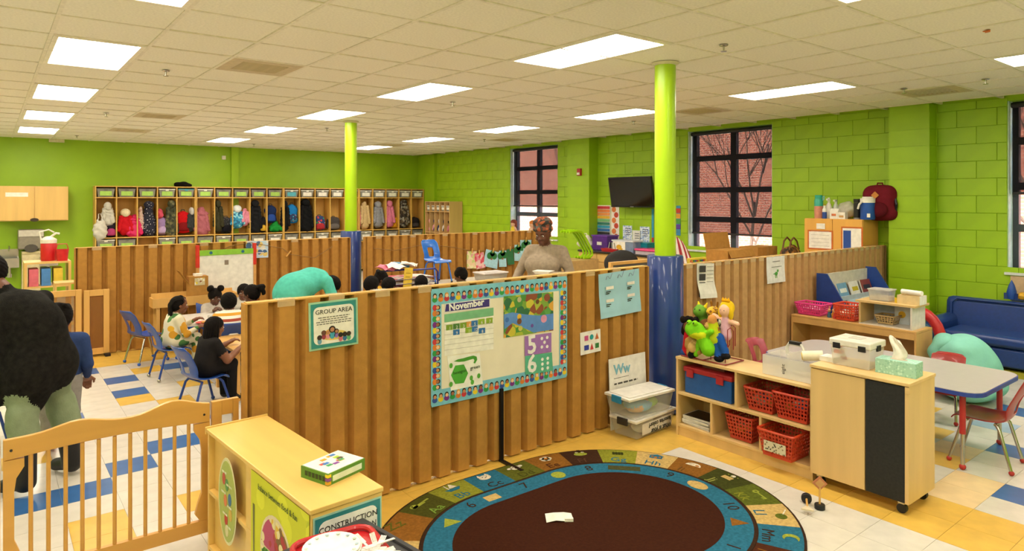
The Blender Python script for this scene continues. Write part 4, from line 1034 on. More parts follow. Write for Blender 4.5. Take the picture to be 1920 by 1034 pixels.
# ------------------------------------------------------------------ middle bay people
wp = PZ(1024, 400, 7.5)
wm = [mat('#5e3724', .5), mat('#9a8a76', .9, 'fabric', var=.08, scale=30, bump=.25), fab('#2b2b30'), black, lipm]
J = dict(pel=(0, 0, .86), che=(0, .02, 1.14), nek=(0, .03, 1.36), hed=(0, .08, 1.475), face=(.1, 1, -.22),
         armL=[(-.19, .0, 1.28), (-.32, .04, 1.02), (-.17, .28, 1.05)], armR=[(.19, .0, 1.28), (.31, .06, 1.03), (.27, .28, .96)],
         legL=[(-.1, 0, .84), (-.11, .02, .46), (-.11, -.02, .1), (-.12, .13, .05)], legR=[(.1, 0, .84), (.11, .02, .46), (.11, -.02, .1), (.12, .13, .05)])
J['extra'] = [('e', (-.09, .12, 1.13), (.115, .10, .105), 1, .05), ('e', (.09, .12, 1.13), (.115, .10, .105), 1, .05), ('e', (0, .05, .94), (.20, .17, .15), 1, .08), ('e', (0, .05, .82), (.2, .16, .1), 1, .05)]
wt, L = person('adult teacher in a grey brown sweater and patterned head wrap, holding a foam tray', (wp.x, wp.y, 0), R(116), J, 1.35, wm, vox=.010, head=.235, hair=None, bulk=.95, hs=1.1, hands=(.35, .9))
wrap = spotted('#3a342e', ('#a8562e', '#3a342e', '#7a3f28', '#2c2a28', '#5a5248'), 30, .8)
soft_obj('head_wrap', [('e', L(0, -.06, .26), (.45 * .235, .48 * .235, .26 * .235), 0), ('e', L(0, -.08, .56), (.45 * .235, .47 * .235, .27 * .235), 0), ('c', L(-.3, .18, .30), L(.3, .18, .34), .03, .03, 0), ('c', L(-.28, .1, .5), L(.3, .14, .6), .03, .025, 0)], [wrap], wt, vox=.009, wob=.003, wfreq=50)
for sd in (-1, 1): MB().tube([L(sd * .40 + .05 * math.cos(a) * 0, .0 + .10 * math.cos(a), -.26 + .10 * math.sin(a)) for a in [2 * PI * i / 14 for i in range(14)]], .003, 6, closed=True).build('hoop_earring', mat('#d8c8a0', .2, metal=1), wt)
lw_ = Matrix.Rotation(R(116), 3, 'Z') @ Vector((-.13, .38, 1.07)) + Vector((wp.x, wp.y, 0))
t = thing('foam_tray', 'small white foam tray held by the teacher', 'tray', lw_, R(116)); MB().taper(.095, .065, 0, .028, .8).build('tray_body', mat('#eee8dc', .6), t); MB().box(-.1, .1, -.07, .07, .028, .033).build('tray_rim', mat('#eee8dc', .6), t)
# stooping person in a teal hoodie and the seated children behind the bulletin partition
tp = PY(650, 540, 7.1)
J = dict(pel=(0, 0, .80), che=(0, .28, .96), nek=(0, .44, .93), hed=(0, .54, .86), face=(0, .75, -.6),
         armL=[(-.18, .36, .95), (-.26, .42, .70), (-.16, .58, .58)], armR=[(.18, .36, .95), (.26, .42, .70), (.16, .58, .58)],
         legL=[(-.1, 0, .78), (-.11, .03, .43), (-.11, -.02, .1), (-.12, .12, .05)], legR=[(.1, 0, .78), (.11, .03, .43), (.11, -.02, .1), (.12, .12, .05)])
J['extra'] = [('e', (0, .1, .93), (.21, .2, .13), 1, .08), ('e', (0, .38, .99), (.13, .09, .08), 1, .04), ('e', (0, .0, .84), (.2, .15, .14), 1, .06)]
person('adult in a teal hoodie bending over behind the bulletin partition', (tp.x - .62, tp.y + .12, 0), R(-80), J, 1.3, [skin2, fab('#58bfae'), fab('#2c3040'), black, lipm], vox=.012, head=.23, hair='short', eyes=False, bulk=.95)
# children whose heads show over the bulletin partition, round a small table
TM = Vector((4.45, 7.52, 0))
rtable('low table behind the bulletin partition where children sit close', rrect(-.28, .28, -.3, .3, .08), TM, 0, .5, whitetop, bl_sh, [(-.22, -.24), (.22, -.24), (-.22, .24), (.22, .24)], chrome, bl_cap, bl_leg)
for k, (u, v, Y, face, hr, sk, tp_, lb) in enumerate(((690, 541, 6.6, (-.3, 1, -.6), 'short', skin1, '#8a3a4a', 'child with dark parted hair next to the teal hoodie'), (703, 527, 7.8, (.2, 1, -.5), 'afro', skin3, '#c89a30', 'child with dark curls behind the bulletin partition'),
        (722, 541, 7.1, (.2, 1, -.4), 'short', skin2, '#3a6a8a', 'child with bare forehead showing over the bulletin partition'), (789, 537, 7.0, (-1, .4, -.4), 'short', skin2, '#5a3a6a', 'child with brown hair right of the drying rack tag'), (875, 520, 7.3, (-1, .2, -.2), 'afro', skin3, '#2a6a4a', 'child with spiky dark hair left of the clear box'))):
    p = PY(u, v, Y); s_ = .9; seat = max(.28, p.z - .505 * s_ + .02)
    rz = face_to(p, TM) if k != 4 else R(40)
    kid(lb, (p.x, Y, 0), rz, sit(s_, seat, face=(0, 1, -.3)), sk, fab(tp_), fab('#333844'), black, hair=hr, s=.92, head=.195, eyes=k == 2)
    kid_chair('blue child chair under the ' + lb.split('child ')[1].replace('with ', 'child with '), (p.x, Y, 0), rz, bl_sh, bl_leg, bl_cap, seat - .015)
# long white table with an upturned looking blue chair standing on it
TW = Vector((5.55, 8.55, 0))
rtable('long white table standing before the art line partition', rrect(-.85, .95, -.36, .36, .06), TW, 0, .60, mat('#d6cdbc', .35), mat('#8a8478', .5), [(-.75, -.28), (.85, -.28), (-.75, .28), (.85, .28)], chrome, black)
p = P(822, 528, .60)
kid_chair('bright blue plastic chair standing on the long white table', (PY(820, 520, 8.62).x, 8.62, .601), R(-176), mat('#1f6fd0', .35, coat=.2), mat('#1f6fd0', .35), black, .33, sc=1.0)
p = PY(920, 522, 8.4); t = thing('clear_box', 'clear lidded plastic box on the long white table', 'box', (min(p.x, 6.25), 8.4, .601))
MB().taper(.22, .15, 0, .11, .9).build('tub', clear_g, t); MB().box(-.23, .23, -.16, .16, .111, .13).box(-.17, .17, -.11, .11, .131, .136).build('lid', mat('#e4dcd8', .3), t, bevel=.006)
# drying rack
dr = thing('drying_rack', 'purple metal paper drying rack loaded with pictures', 'rack', (PY(712, 540, 8.0).x, 8.0, 0))
purp = mat('#2c2a78', .4)
for fx, fy in ((0, .0), (.36, -.12)):
    f = MB().tube([(fx, fy, .02), (fx, fy, .86), (fx + .04, fy, .91), (fx + .42, fy, .91), (fx + .46, fy, .86), (fx + .46, fy, .02)], .013, 8).build('rack_frame', purp, dr, smooth=True)
for k in range(9):
    z = .30 + k * .062; m = MB()
    for q in range(5): m.tube([(.0 + .02, q * .1 - .15, z), (.80, q * .1 - .15, z)], .004, 5)
    for q in range(3): m.tube([(.03 + q * .37, -.15, z), (.03 + q * .37, .25, z)], .004, 5)
    m.build('wire_shelf', purp, dr)
rp = ['#e07a96', '#e8dcd4', '#d85a6a', '#e8e0d8', '#d8a0a8', '#ece6dc', '#c86a8a', '#e6dcd0', '#e8b8c0']
rl = ['lowest', 'second lowest', 'third lowest', 'fourth', 'fifth', 'sixth', 'seventh', 'eighth', 'topmost']
for k in range(9):
    n = 6; vs, fs = [], []
    for i in range(n + 1):
        for j in range(3): vs.append((.04 + i * .12, -.14 + j * .18, .002 + .012 * abs(math.sin(i * 1.3 + k))))
    for i in range(n):
        for j in range(2): q = i * 3 + j; fs.append((q, q + 3, q + 4, q + 1))
    o = MB().add(vs, fs).build('painted_sheet', spotted('#e8e0d6', (rp[k], '#e8e0d6', rp[(k + 3) % 9]), 7, .6), None, (dr.location.x, dr.location.y, .307 + k * .062), solid=.002)
    tag(o, '%s painted sheet on the drying rack shelves' % rl[k], 'painting', 'sheets on the drying rack')
for (x, y, z, c_, rr, lb) in ((.1, 0, .93, '#dc7a92', .3, 'pink painted paper piled on top of the drying rack'), (.2, -.05, .955, '#f0e8da', -.2, 'white painted paper on the very top of the drying rack'), (.34, .05, .95, '#6a94b4', .5, 'blue painted paper on top of the drying rack'), (.44, 0, .96, '#e6ddd0', .9, 'cream folded paper leaning at the rack top')):
    vs, fs = [], []
    for i in range(6):
        for j in range(5): vs.append((i * .05 - .12, j * .05 - .1, .02 * math.sin(i * 1.7 + j) + .012 * j))
    for i in range(5):
        for j in range(4): q = i * 5 + j; fs.append((q, q + 5, q + 6, q + 1))
    tag(MB().add(vs, fs).build('crumpled_painting', mat(c_, .8), None, (dr.location.x + x, dr.location.y + y, z), rr, solid=.002), lb, 'painting', 'papers on top of the drying rack')
yy = 7.86
t, w_, h_ = sheet('yellow paper tag hanging on the drying rack frame', 757, 503, 773, 538, yy, mat('#e8c23c', .7), tilt=R(6)); print_(t, [R4(-w_ * .3, w_ * .3, h_ * .2, h_ * .24), R4(-w_ * .3, w_ * .2, 0, h_ * .04)], mat('#a88420', .7))
t, w_, h_ = sheet('white card on rings at the right end of the drying rack', 788, 520, 804, 537, yy, mat('#ddd6c8', .6), tilt=R(25)); MB().tube([(.02 * math.cos(a), 0, h_ / 2 + .015 + .02 * math.sin(a)) for a in [i * .5 for i in range(13)]], .003, 5).build('ring', chrome, t)
# art line on the partition behind the teacher
YF = Y2 - .06
line = [PY(u, v, YF - .004) for u, v in ((700, 466), (740, 470), (800, 458), (850, 464), (880, 470), (915, 471), (950, 469), (985, 452), (1010, 446))]
o = MB().tube(line, .004, 5).build('string_line', mat('#8a6a40', .8), None); tag(o, 'thin string strung along the partition behind the teacher', 'string')
line2 = [PY(u, v, Y2 - .064) for u, v in ((390, 466), (404, 476), (430, 462), (470, 455), (530, 466), (543, 477), (590, 484), (624, 462))]
o = MB().tube(line2, .004, 5).build('string_line', mat('#8a6a40', .8), None); tag(o, 'thin string sagging across the long partition by the easel', 'string')
for u, v, Y, lb in ((541, 476, YF, 'wooden clothespin on the long partition string'), (801, 450, YF, 'wooden clothespin on the partition above the blue chair')):
    p = PY(u, v, Y - .012); t = thing('clothespin', lb, 'clothespin', p, rot=(0, R(40), 0)); MB().box(-.008, -.001, -.006, .006, -.05, .05).build('peg_half', gp, t); MB().box(.001, .008, -.006, .006, -.05, .05).build('peg_half', gp, t)
grn = mat('#2f7a3e', .8); brn = mat('#9a5a34', .8); sky_b = mat('#a9d4e2', .75)
arts = [((875, 472, 893, 503), spotted('#e8dcb0', ('#e0a8a0', '#c8d080', '#e8c8a0'), 16, .6), 3, 'pale pink and yellow painting at the left of the art line', 0), ((891, 475, 908, 503), spotted('#e08a98', ('#d84a5a', '#e8c0b8'), 16, .6), -6, 'red and pink painting, second on the art line', 0),
        ((908, 471, 934, 501), sky_b, 14, 'tilted blue tree painting, third on the art line', 1), ((935, 471, 949, 500), sky_b, 2, 'narrow blue tree painting, fourth on the art line', 1), ((950, 468, 963, 496), mat('#2f6e40', .8), -2, 'solid green painting, fifth on the art line', 0),
        ((964, 460, 979, 489), sky_b, 4, 'blue painting with a full green tree, sixth on the art line', 1), ((975, 451, 996, 479), sky_b, 2, 'blue tree painting nearest the teacher on the art line', 1)]
for k, ((u0, v0, u1, v1), m, ti, lb, tr) in enumerate(arts):
    t, w_, h_ = sheet(lb, u0, v0, u1, v1, YF - .012 - .004 * (k % 2), m, 'child_painting', 'painting', R(ti), 'paintings on the art line', .02)
    if tr:
        print_(t, [[(-.03, -h_ * .45), (.03, -h_ * .45), (.02, .02), (-.02, .02)]], brn, 'tree_trunk', .004); print_(t, [disc(-.05, .05, .06, 10), disc(.05, .06, .06, 10), disc(0, .1, .055, 10)], grn, 'tree_crown', .005)
    MB().box(-.008, .008, -.014, -.003, h_ / 2 - .03, h_ / 2 + .05).build('peg', gp, t)
# ------------------------------------------------------------------ window wall: counter, screen, charts
CXF = 8.92
y_far, y_near = 9.3, PX(1235, 480, CXF).y
t = thing('base_cabinet', 'low maple base cabinet along the window wall under the screen', 'cabinet', (CXF, y_near, 0))
CL = y_far - y_near
MB().box(.02, WX - CXF - .012, 0, CL, .08, .86).build('cabinet_body', maple, t); MB().box(.06, WX - CXF - .02, .02, CL - .02, 0, .079).build('toe_kick', black, t)
nd = 4
for k in range(nd):
    a = CL * k / nd; MB().box(0, .019, a + .006, a + CL / nd - .006, .70, .85).build('drawer_front', maple, t)
    d = MB().box(0, .019, a + .006, a + CL / nd - .006, .1, .69).build('door', maple, t); MB().tube([(-.002, a + .09, .45), (-.03, a + .09, .47), (-.03, a + .09, .57), (-.002, a + .09, .59)], .008, 6).build('handle', black, d)
o = MB().box(-.03, WX - CXF - .004, -.01, CL, .861, .895).build('countertop', mat('#2c2824', .35), None, (CXF, y_near, 0), bevel=.006); tag(o, 'dark countertop on the low base cabinet', 'countertop')
def onX(u, v, X): return PX(u, v, X)
p = PX(1098, 478, 9.2); t = thing('white_bag', 'bunched white plastic bag on the dark countertop', 'bag', (9.2, p.y, .896)); soft_obj('bag_sack', [('e', (0, 0, .09), (.13, .2, .095), 0), ('e', (0, -.03, .17), (.08, .12, .09), 0)], [mat('#ece4da', .45, bump=.3)], t, vox=.015, wob=.008)
MB().tube([(0, -.05, .24), (0, -.03, .29), (0, .03, .29), (0, .05, .24)], .008, 6).build('handle', mat('#ece4da', .45), t)
p = PX(1133, 470, 9.2); t = thing('purple_tote', 'purple see-through drawer tote on the countertop', 'tote', (9.22, p.y, .896)); MB().box(-.15, .15, -.2, .2, 0, .26).build('tote_body', mat('#5b2a8e', .25, alpha=.85), t, bevel=.01); MB().box(-.16, .16, -.21, .21, .261, .285).build('tote_lid', mat('#6a34a0', .3), t); MB().box(-.158, -.151, -.06, .06, .1, .16).build('latch', lid_w, t)
p = PX(1140, 475, 9.0); t = thing('red_tray', 'low red tray of small tools on the countertop', 'tray', (9.0, p.y - .1, .896)); MB().taper(.09, .2, 0, .06, .9).build('tray_body', mat('#b0202a', .4), t)
for k in range(5): MB().cyl((-.04 + .02 * k, -.12 + .06 * k, .06), (-.05 + .03 * k, -.1 + .055 * k, .17), .008, n=6).build('tool', black if k % 2 else chrome, t)
p = PX(1172, 482, 9.05); t = thing('picture_box', 'clear box with a yellow digger picture on the countertop', 'box', (9.1, p.y, .896)); MB().box(-.13, .13, -.26, .24, 0, .2).build('box_body', mat('#9aa8d0', .25, alpha=.6), t, bevel=.01); MB().box(-.14, .14, -.27, .25, .201, .225).build('lid', mat('#d8d8e4', .3), t)
MB().box(-.136, -.131, -.08, .22, .01, .2).build('picture_card', mat('#efe8dc', .6), t); MB().ell((-.137, .07, .1), (.004, .07, .045), 10).box(-.14, -.137, -.02, .06, .05, .08).build('digger_picture', mat('#d8a420', .6), t)
p = PX(1204, 478, 9.2); t = thing('teal_bin', 'teal open bin beside the picture box', 'bin', (9.3, p.y, .896)); MB().taper(.13, .14, 0, .17, .85).build('tub', mat('#0f8fa0', .4), t); MB().box(-.14, .14, -.15, .15, .171, .185).build('rim', mat('#0f8fa0', .4), t)
p = PX(1210, 490, 8.99); t = thing('pink_tub', 'pink lidded tub on the countertop nearest the column', 'tub', (9.12, p.y - .05, .896)); MB().box(-.16, .16, -.3, .25, 0, .06).build('tub_body', mat('#d8c8d0', .35, alpha=.8), t); MB().box(-.18, .18, -.32, .27, .061, .1).build('tub_lid', mat('#e0407a', .4), t, bevel=.015)
# screen on a tilting arm
a, b, c_ = PX(1143, 333, 9.2), PX(1223, 390, 9.2), PX(1223, 333, 9.2)
ty0, ty1, tz0, tz1 = b.y, a.y, b.z, a.z
t = thing('television', 'black flat television tilted on the green window wall', 'television', (9.22, (ty0 + ty1) / 2, (tz0 + tz1) / 2), rot=(0, R(-10), 0))
hw, hh = (ty1 - ty0) / 2, (tz1 - tz0) / 2
MB().box(-.02, .03, -hw, hw, -hh, hh).build('housing', mat('#0c0c0d', .4), t, bevel=.006); MB().box(-.022, -.0205, -hw + .02, hw - .02, -hh + .03, hh - .02).build('screen', mat('#060606', .12), t)
MB().box(.031, .26, -.06, .06, -.06, .06).build('wall_arm', black, t); MB().box(-.024, -.0205, -.04, .04, -hh + .006, -hh + .02).build('badge', mat('#8a8a88', .3), t)
def wsheet(name, label, cat, u0, v0, u1, v1, m, X=None, group=None):
    X = X or WX - .006; a, b = PX(u0, v0, X), PX(u1, v1, X)
    t = thing(name, label, cat, (X, (a.y + b.y) / 2, (a.z + b.z) / 2), 0, group); w_, h_ = abs(a.y - b.y), abs(a.z - b.z)
    MB().box(-.002, .002, -w_ / 2, w_ / 2, -h_ / 2, h_ / 2).build('sheet', m, t); return t, w_, h_
t, w_, h_ = wsheet('pocket_chart', 'rainbow striped paper drawer chart on the wall left of the television', 'chart', 1117, 385, 1145, 455, mat('#e8dcd4', .6))
cols = ['#c8303a', '#e0783a', '#e8904a', '#e8b430', '#78b878', '#2a7a6a', '#2f9ac0', '#2a66b0', '#26242c', '#6a3a98', '#7a4aa8']
for k, c_ in enumerate(cols):
    z1_ = h_ / 2 - .02 - (h_ - .03) * k / len(cols); MB().box(-.014, -.0025, -w_ / 2 + .02, w_ / 2 - .02, z1_ - (h_ - .03) / len(cols) + .012, z1_).build('color_band', mat(c_, .5), t)
t, w_, h_ = wsheet('apple_border', 'white border strip printed with red apples beside the rainbow chart', 'border strip', 1146, 388, 1161, 470, mat('#ece4da', .6))
for k in range(8): o = MB().ell((-.004, .03 * (-1) ** k, h_ / 2 - h_ * (k + .5) / 8), (.003, .06, .055), 10).build('apple_print', mat('#c0402a' if k % 2 else '#d8783a', .6), t)
for (u0, v0, u1, v1), lb in (((1168, 423, 1185, 453), 'blue printed notice left of the pair on the wall'), ((1200, 425, 1218, 456), 'blue printed notice right of the pair on the wall'), ((1186, 432, 1201, 466), 'white notice with two faces between blue notices')):
    t, w_, h_ = wsheet('wall_notice', lb, 'notice', u0, v0, u1, v1, mat('#e8e6e0', .6) if u0 == 1186 else spotted('#dfe6ee', ('#7a96c8', '#dfe6ee', '#aebfe0'), 28, .5), None, 'notices under the television')
    for k in range(4): MB().box(-.004, -.0025, -w_ * .35, w_ * .2, h_ * (.3 - .13 * k), h_ * (.34 - .13 * k)).build('text_line', mat('#4a4a5c', .7), t)
t, w_, h_ = wsheet('rainbow_strip', 'narrow rainbow border strip on the wall right of the column', 'border strip', 1268, 386, 1276, 442, mat('#3a8ab0', .6))
for k, c_ in enumerate(('#c8402a', '#e0a030', '#4a9a40', '#5a3a98')): MB().box(-.004, -.0025, -w_ / 2, w_ / 2, h_ * (.25 - .18 * k), h_ * (.25 - .18 * k) + h_ * .16).build('color_band', mat(c_, .6), t)
t, w_, h_ = wsheet('blue_strip', 'thin blue and red border strip left of the column', 'border strip', 1222, 392, 1226, 482, mat('#3a9ab8', .6)); MB().box(-.004, -.0025, -w_ / 2, w_ / 2, -h_ / 2, -h_ * .1).build('color_band', mat('#c03a34', .6), t)
p = PX(1088, 323, WX - .25); t = thing('fire_alarm', 'small red fire alarm on the far pilaster', 'alarm', (WX - .251, p.y, p.z)); MB().box(-.05, 0, -.05, .05, -.07, .07).build('alarm_body', mat('#b0202a', .4), t, bevel=.006); MB().box(-.062, -.051, -.035, .035, -.055, -.01).build('strobe', mat('#e8e4dc', .2), t)
# lime cots nested on end
t = thing('cot_stack', 'nested lime green plastic cot frames standing by the far window', 'cot stack', (8.35, 8.75, .0))
lime = mat('#a4d80e', .4)
MB().box(-.35, .3, -.25, .25, .0, .78).build('stand_box', mat('#c9a468', .6), t)
for k in range(4):
    y = -.12 + .075 * k
    pts = [(-.30, y, 1.28), (-.12, y, 1.30), (0.0, y, 1.27), (.13, y, 1.12), (.26, y, .93), (.27, y, .85), (.2, y, .80), (.05, y, .81)]
    MB().tube([Vector(q) for q in pts], .022, 8).build('cot_frame', lime, t, smooth=True)
# little dolls on the far window sill
for u, lb, c1, c2 in ((966, 'doll in yellow dress standing on the far window sill', '#e0c030', '#7a3a24'), (1001, 'ginger doll standing on the far window sill', '#e0b8a0', '#d07a34')):
    p = PX(u, 430, WX + .1); t = thing('sill_doll', lb, 'doll', (WX + .05, p.y, 1.0)); soft_obj('doll_body', [('c', (0, 0, .03), (0, 0, .2), .1, .05, 0), ('e', (0, 0, .29), (.065, .065, .075), 1), ('c', (0, -.06, .2), (0, -.13, .1), .025, .02, 1), ('c', (0, .06, .2), (0, .13, .1), .025, .02, 1)], [mat(c1, .8), mat('#d8a888', .7)], t, vox=.012)
    soft_obj('doll_hair', [('e', (.01, 0, .33), (.075, .075, .06), 0), ('e', (.02, -.06, .27), (.03, .03, .07), 0), ('e', (.02, .06, .27), (.03, .03, .07), 0)], [mat(c2, .9)], t, vox=.012)
# black office chair and wooden framed board just behind the partition
p = PY(1165, 500, 6.9); t = thing('office_chair', 'black rounded office chair back behind the column partition', 'chair', (p.x, 6.9, 0), R(-20))
soft_obj('backrest', [('e', (0, 0, .90), (.29, .05, .2), 0), ('c', (-.14, 0, .86), (.14, 0, .86), .07, .07, 0)], [mat('#24211f', .7, bump=.1)], t, vox=.015, k=.05); soft_obj('seat', [('e', (0, -.22, .48), (.25, .24, .05), 0)], [mat('#24211f', .7)], t, vox=.02)
MB().tube([(0, .02, .75), (0, .06, .5), (0, -.1, .42)], .02).build('back_bar', black, t); MB().cyl((0, -.2, .08), (0, -.2, .44), .03).build('gas_post', black, t)
for k in range(5): a = 2 * PI * k / 5; l_ = MB().tube([(0, -.2, .1), (.28 * math.cos(a), -.2 + .28 * math.sin(a), .07)], .02).build('leg', black, t); MB().ell((.28 * math.cos(a), -.2 + .28 * math.sin(a), .03), .03, 8).build('caster', black, l_)
p0, p1 = PY(1147, 492, 4.6), PY(1214, 488, 4.6)
t = thing('framed_board', 'wooden framed grey board leaning behind the partition beside the column', 'board', (p0.x, 4.6, .55)); fw_, fh = p1.x - p0.x, p0.z - .55
MB().box(0, fw_, -.01, .01, 0, fh - .03).build('board_panel', mat('#5a5a58', .7), t)
for a, b, c_, d in ((0, fw_, fh - .03, fh), (-.03, 0, 0, fh), (fw_, fw_ + .03, 0, fh)): MB().box(a, b, -.018, .018, c_, d).build('frame_rail', gp, t)
MB().box(0, .04, -.2, .2, -.55, -.001).box(fw_ - .04, fw_, -.2, .2, -.55, -.001).build('stand', gp, t)
# ------------------------------------------------------------------ behind the right partition
t = thing('flag', 'red and white striped flag hanging beside the near column', 'flag', (PX(1275, 460, 8.6).x, PX(1275, 460, 8.6).y, 0))
z0f, z1f = PX(1280, 500, 8.6).z, PX(1270, 438, 8.6).z
MB().cyl((0, .12, .0), (.0, .12, z1f + .1), .014).build('flag_pole', gp, t); MB().lathe([(.14, 0), (.14, .02), (.03, .05)], 16, (0, .12, 0)).build('pole_base', mat('#8a6a30', .4), t)
n = 7
for k in range(n):
    vs, fs = [], []
    for i in range(9):
        f = i / 8
        for j in (0, 1):
            w0 = (k + j) / n
            vs.append((-.02 * math.sin(6 * w0 + 3 * f), .11 - w0 * (.18 + .30 * f ** .8), z1f - f * (z1f - z0f + .1) - .16 * w0 * (1 - f)))
    for i in range(8): fs.append((2 * i, 2 * i + 1, 2 * i + 3, 2 * i + 2))
    MB().add(vs, fs).build('stripe', mat('#a02a30' if k % 2 == 0 else '#e4d8d0', .8), t, solid=.003)
t = thing('back_desk', 'long low desk behind the right partition', 'desk', (5.6, 4.85, 0)); MB().box(0, 3.36, 0, .75, .70, .73).build('desk_top', maple, t)
for x in (.02, 3.3):
    for y in (.02, .69): MB().box(x, x + .04, y, y + .04, 0, .699).build('leg', maple, t)
def carton(label, x, y, z, w_, d, h_, flap=None):
    t = thing('cardboard_carton', label, 'carton', (x, y, z)); MB().box(-w_ / 2, w_ / 2, -d / 2, d / 2, 0, h_).build('carton_body', cb, t); MB().box(-.02, .02, -d / 2 - .002, d / 2, h_ * .3, h_ + .002).build('packing_tape', mat('#b88a48', .4), t)
    if flap: MB().box(-w_ / 2, w_ / 2, -.004, .004, 0, flap).build('flap', cb, t, (0, d / 2, h_), rot=(R(-12), 0, 0)); MB().box(-w_ / 2, w_ / 2, -.004, .004, 0, flap * .5).build('flap', cb, t, (0, -d / 2, h_), rot=(R(150), 0, 0))
    return t
p = PY(1367, 470, 5.3); carton('open cardboard carton with raised flap below the middle window', p.x, 5.3, .731, PY(1392, 470, 5.3).x - PY(1347, 470, 5.3).x, .34, p.z + .02 - .731, .22)
p = PY(1420, 466, 5.35); carton('closed cardboard carton right of the open carton', p.x + .02, 5.35, .731, .5, .3, p.z + .03 - .731)
p = PY(1300, 490, 5.15); t = thing('bead_abacus', 'small abacus with rows of coloured beads behind the partition', 'abacus', (p.x, 5.1, .731)); aw, ah = .16, PY(1300, 484, 5.1).z - .731
MB().box(-aw - .01, aw + .01, -.02, .02, 0, .02).box(-aw - .01, aw + .01, -.02, .02, ah - .02, ah).box(-aw - .01, -aw, -.02, .02, .02, ah - .02).box(aw, aw + .01, -.02, .02, .02, ah - .02).build('frame', mat('#d8c040', .5), t)
for r_ in range(4):
    m = [MB() for _ in range(4)]
    for q in range(9): m[q % 4].ell((-aw + .03 + q * .034, 0, ah - .04 - r_ * .035), .014, 8)
    for q, c_ in enumerate(('#c83a34', '#e0a828', '#3a8a4a', '#3a5aa8')): m[q].build('beads', mat(c_, .4), t)
p = PY(1330, 492, 5.05); t = thing('stacked_books', 'pink and blue picture book lying behind the partition', 'book', (p.x, 5.12, .731)); MB().box(-.16, .16, -.1, .1, 0, .16).build('page_block', lab_w, t); MB().box(-.165, .165, -.105, .105, .161, .17).build('cover', mat('#e06a90', .5), t); MB().box(-.165, .165, -.108, -.102, 0, .16).build('spine', mat('#3a66b0', .5), t)
p = PY(1482, 462, 5.0); t = thing('handbag', 'brown patterned handbag with two arched handles', 'handbag', (p.x, 5.0, .731)); hz = PY(1482, 468, 5.0).z - .731
soft_obj('bag_body', [('c', (-.15, 0, .1), (.15, 0, .1), .1, .1, 0), ('c', (-.16, 0, hz - .06), (.16, 0, hz - .06), .06, .06, 0), ('c', (-.12, 0, hz - .02), (.16, .05, hz + .01), .05, .05, 0)], [spotted('#8a5a2a', ('#c08a3a', '#5a3a20', '#3a2a1c'), 18, .6)], t, vox=.016, k=.06)
for dy in (-.05, .05): MB().tube([(-.12, dy, hz), (-.08, dy, hz + .12), (0, dy, hz + .17), (.08, dy, hz + .12), (.14, dy, hz)], .012, 8).build('handle', mat('#6a4526', .6), t, smooth=True)
# tall cabinet with calendars, against the right wall
XK = 9.0; ya, yb = PX(1508, 420, XK).y, max(4.04, PX(1638, 420, XK).y); kz = PX(1570, 411, XK).z
t = thing('tall_cabinet', 'tall orange maple cabinet with taped papers against the right wall', 'cabinet', (XK, yb, 0)); KW = ya - yb
mapo = mat('#e3a94e', .45, 'wood', var=.04, scale=8)
MB().box(.02, .46, 0, KW, 0, kz).build('cabinet_body', mapo, t)
for a, b in ((.004, KW / 2 - .003), (KW / 2 + .003, KW - .004)): MB().box(0, .019, a, b, .05, kz - .005).build('door', mapo, t)
def kpaper(name, u0, v0, u1, v1, m, border=None):
    a, b = PX(u0, v0, XK - .004), PX(u1, v1, XK - .004); y0, y1, z0, z1 = b.y - yb, a.y - yb, b.z, a.z
    if border: f = MB().box(-.005, -.001, y0 - .02, y1 + .02, z0 - .02, z1 + .02).build(name + '_border', border, t); 
    return MB().box(-.0075, -.0055, y0, y1, z0, z1).build(name, m, t), (y0, y1, z0, z1)
o, bx = kpaper('calendar', 1517, 434, 1559, 467, lab_w, mat('#c8641e', .6))
for k in range(5): MB().box(-.0085, -.0076, bx[0] + .03, bx[1] - .03, bx[2] + .03 + .05 * k, bx[2] + .034 + .05 * k).build('ruling', mat('#b0a89c', .7), o)
o, bx = kpaper('schedule', 1580, 428, 1615, 480, lab_w, mat('#c8641e', .6)); MB().box(-.0085, -.0076, (bx[0] + bx[1]) / 2 + .01, bx[1] - .01, bx[2], bx[3] - .03).build('blue_panel', mat('#1f4a9c', .5), o)
kpaper('note', 1531, 419, 1547, 430, lab_w)
# things on the tall cabinet
def topk(u, dx=.2): p = PX(u, 411, XK + dx); return (XK + dx, p.y, kz)
def bottle(label, u, prof, cols, name='bottle', cat='bottle', dx=.15):
    t = thing(name, label, cat, topk(u, dx))
    for k, (pr, c_, nm) in enumerate(zip(prof, cols, ('bottle_body', 'bottle_top', 'cap'))): MB().lathe(pr, 18).build(nm, mat(c_, .35), t, smooth=True)
    return t
t = bottle('tall water bottle fading teal to pink on the tall cabinet', 1535, [[(.055, 0), (.058, .12), (.058, .17)], [(.058, .171), (.058, .25), (.045, .28)], [(.05, .281), (.05, .32), (.045, .325)]], ['#d8907a', '#2fa890', '#2fa890'])
MB().tube([(0, -.045, .29), (0, -.08, .31), (0, -.075, .27), (0, -.055, .25)], .008, 6).build('carry_loop', mat('#7cc0d0', .4), t)
bottle('small white and blue bottle in front of the spray bottle', 1546, [[(.03, 0), (.03, .09)], [(.03, .091), (.03, .12), (.018, .15)], [(.016, .151), (.016, .18)]], ['#2a4a98', '#e6e2da', '#e6e2da'], dx=.06)
t = bottle('white spray bottle with trigger on the tall cabinet', 1554, [[(.045, 0), (.048, .12), (.03, .19), (.016, .22)], [(.018, .221), (.018, .25)], [(.014, .251), (.012, .29)]], ['#e8e2d6', '#f0ece4', '#f0ece4'], dx=.22); MB().box(-.05, .02, -.012, .012, .25, .275).build('trigger', lid_w, t)
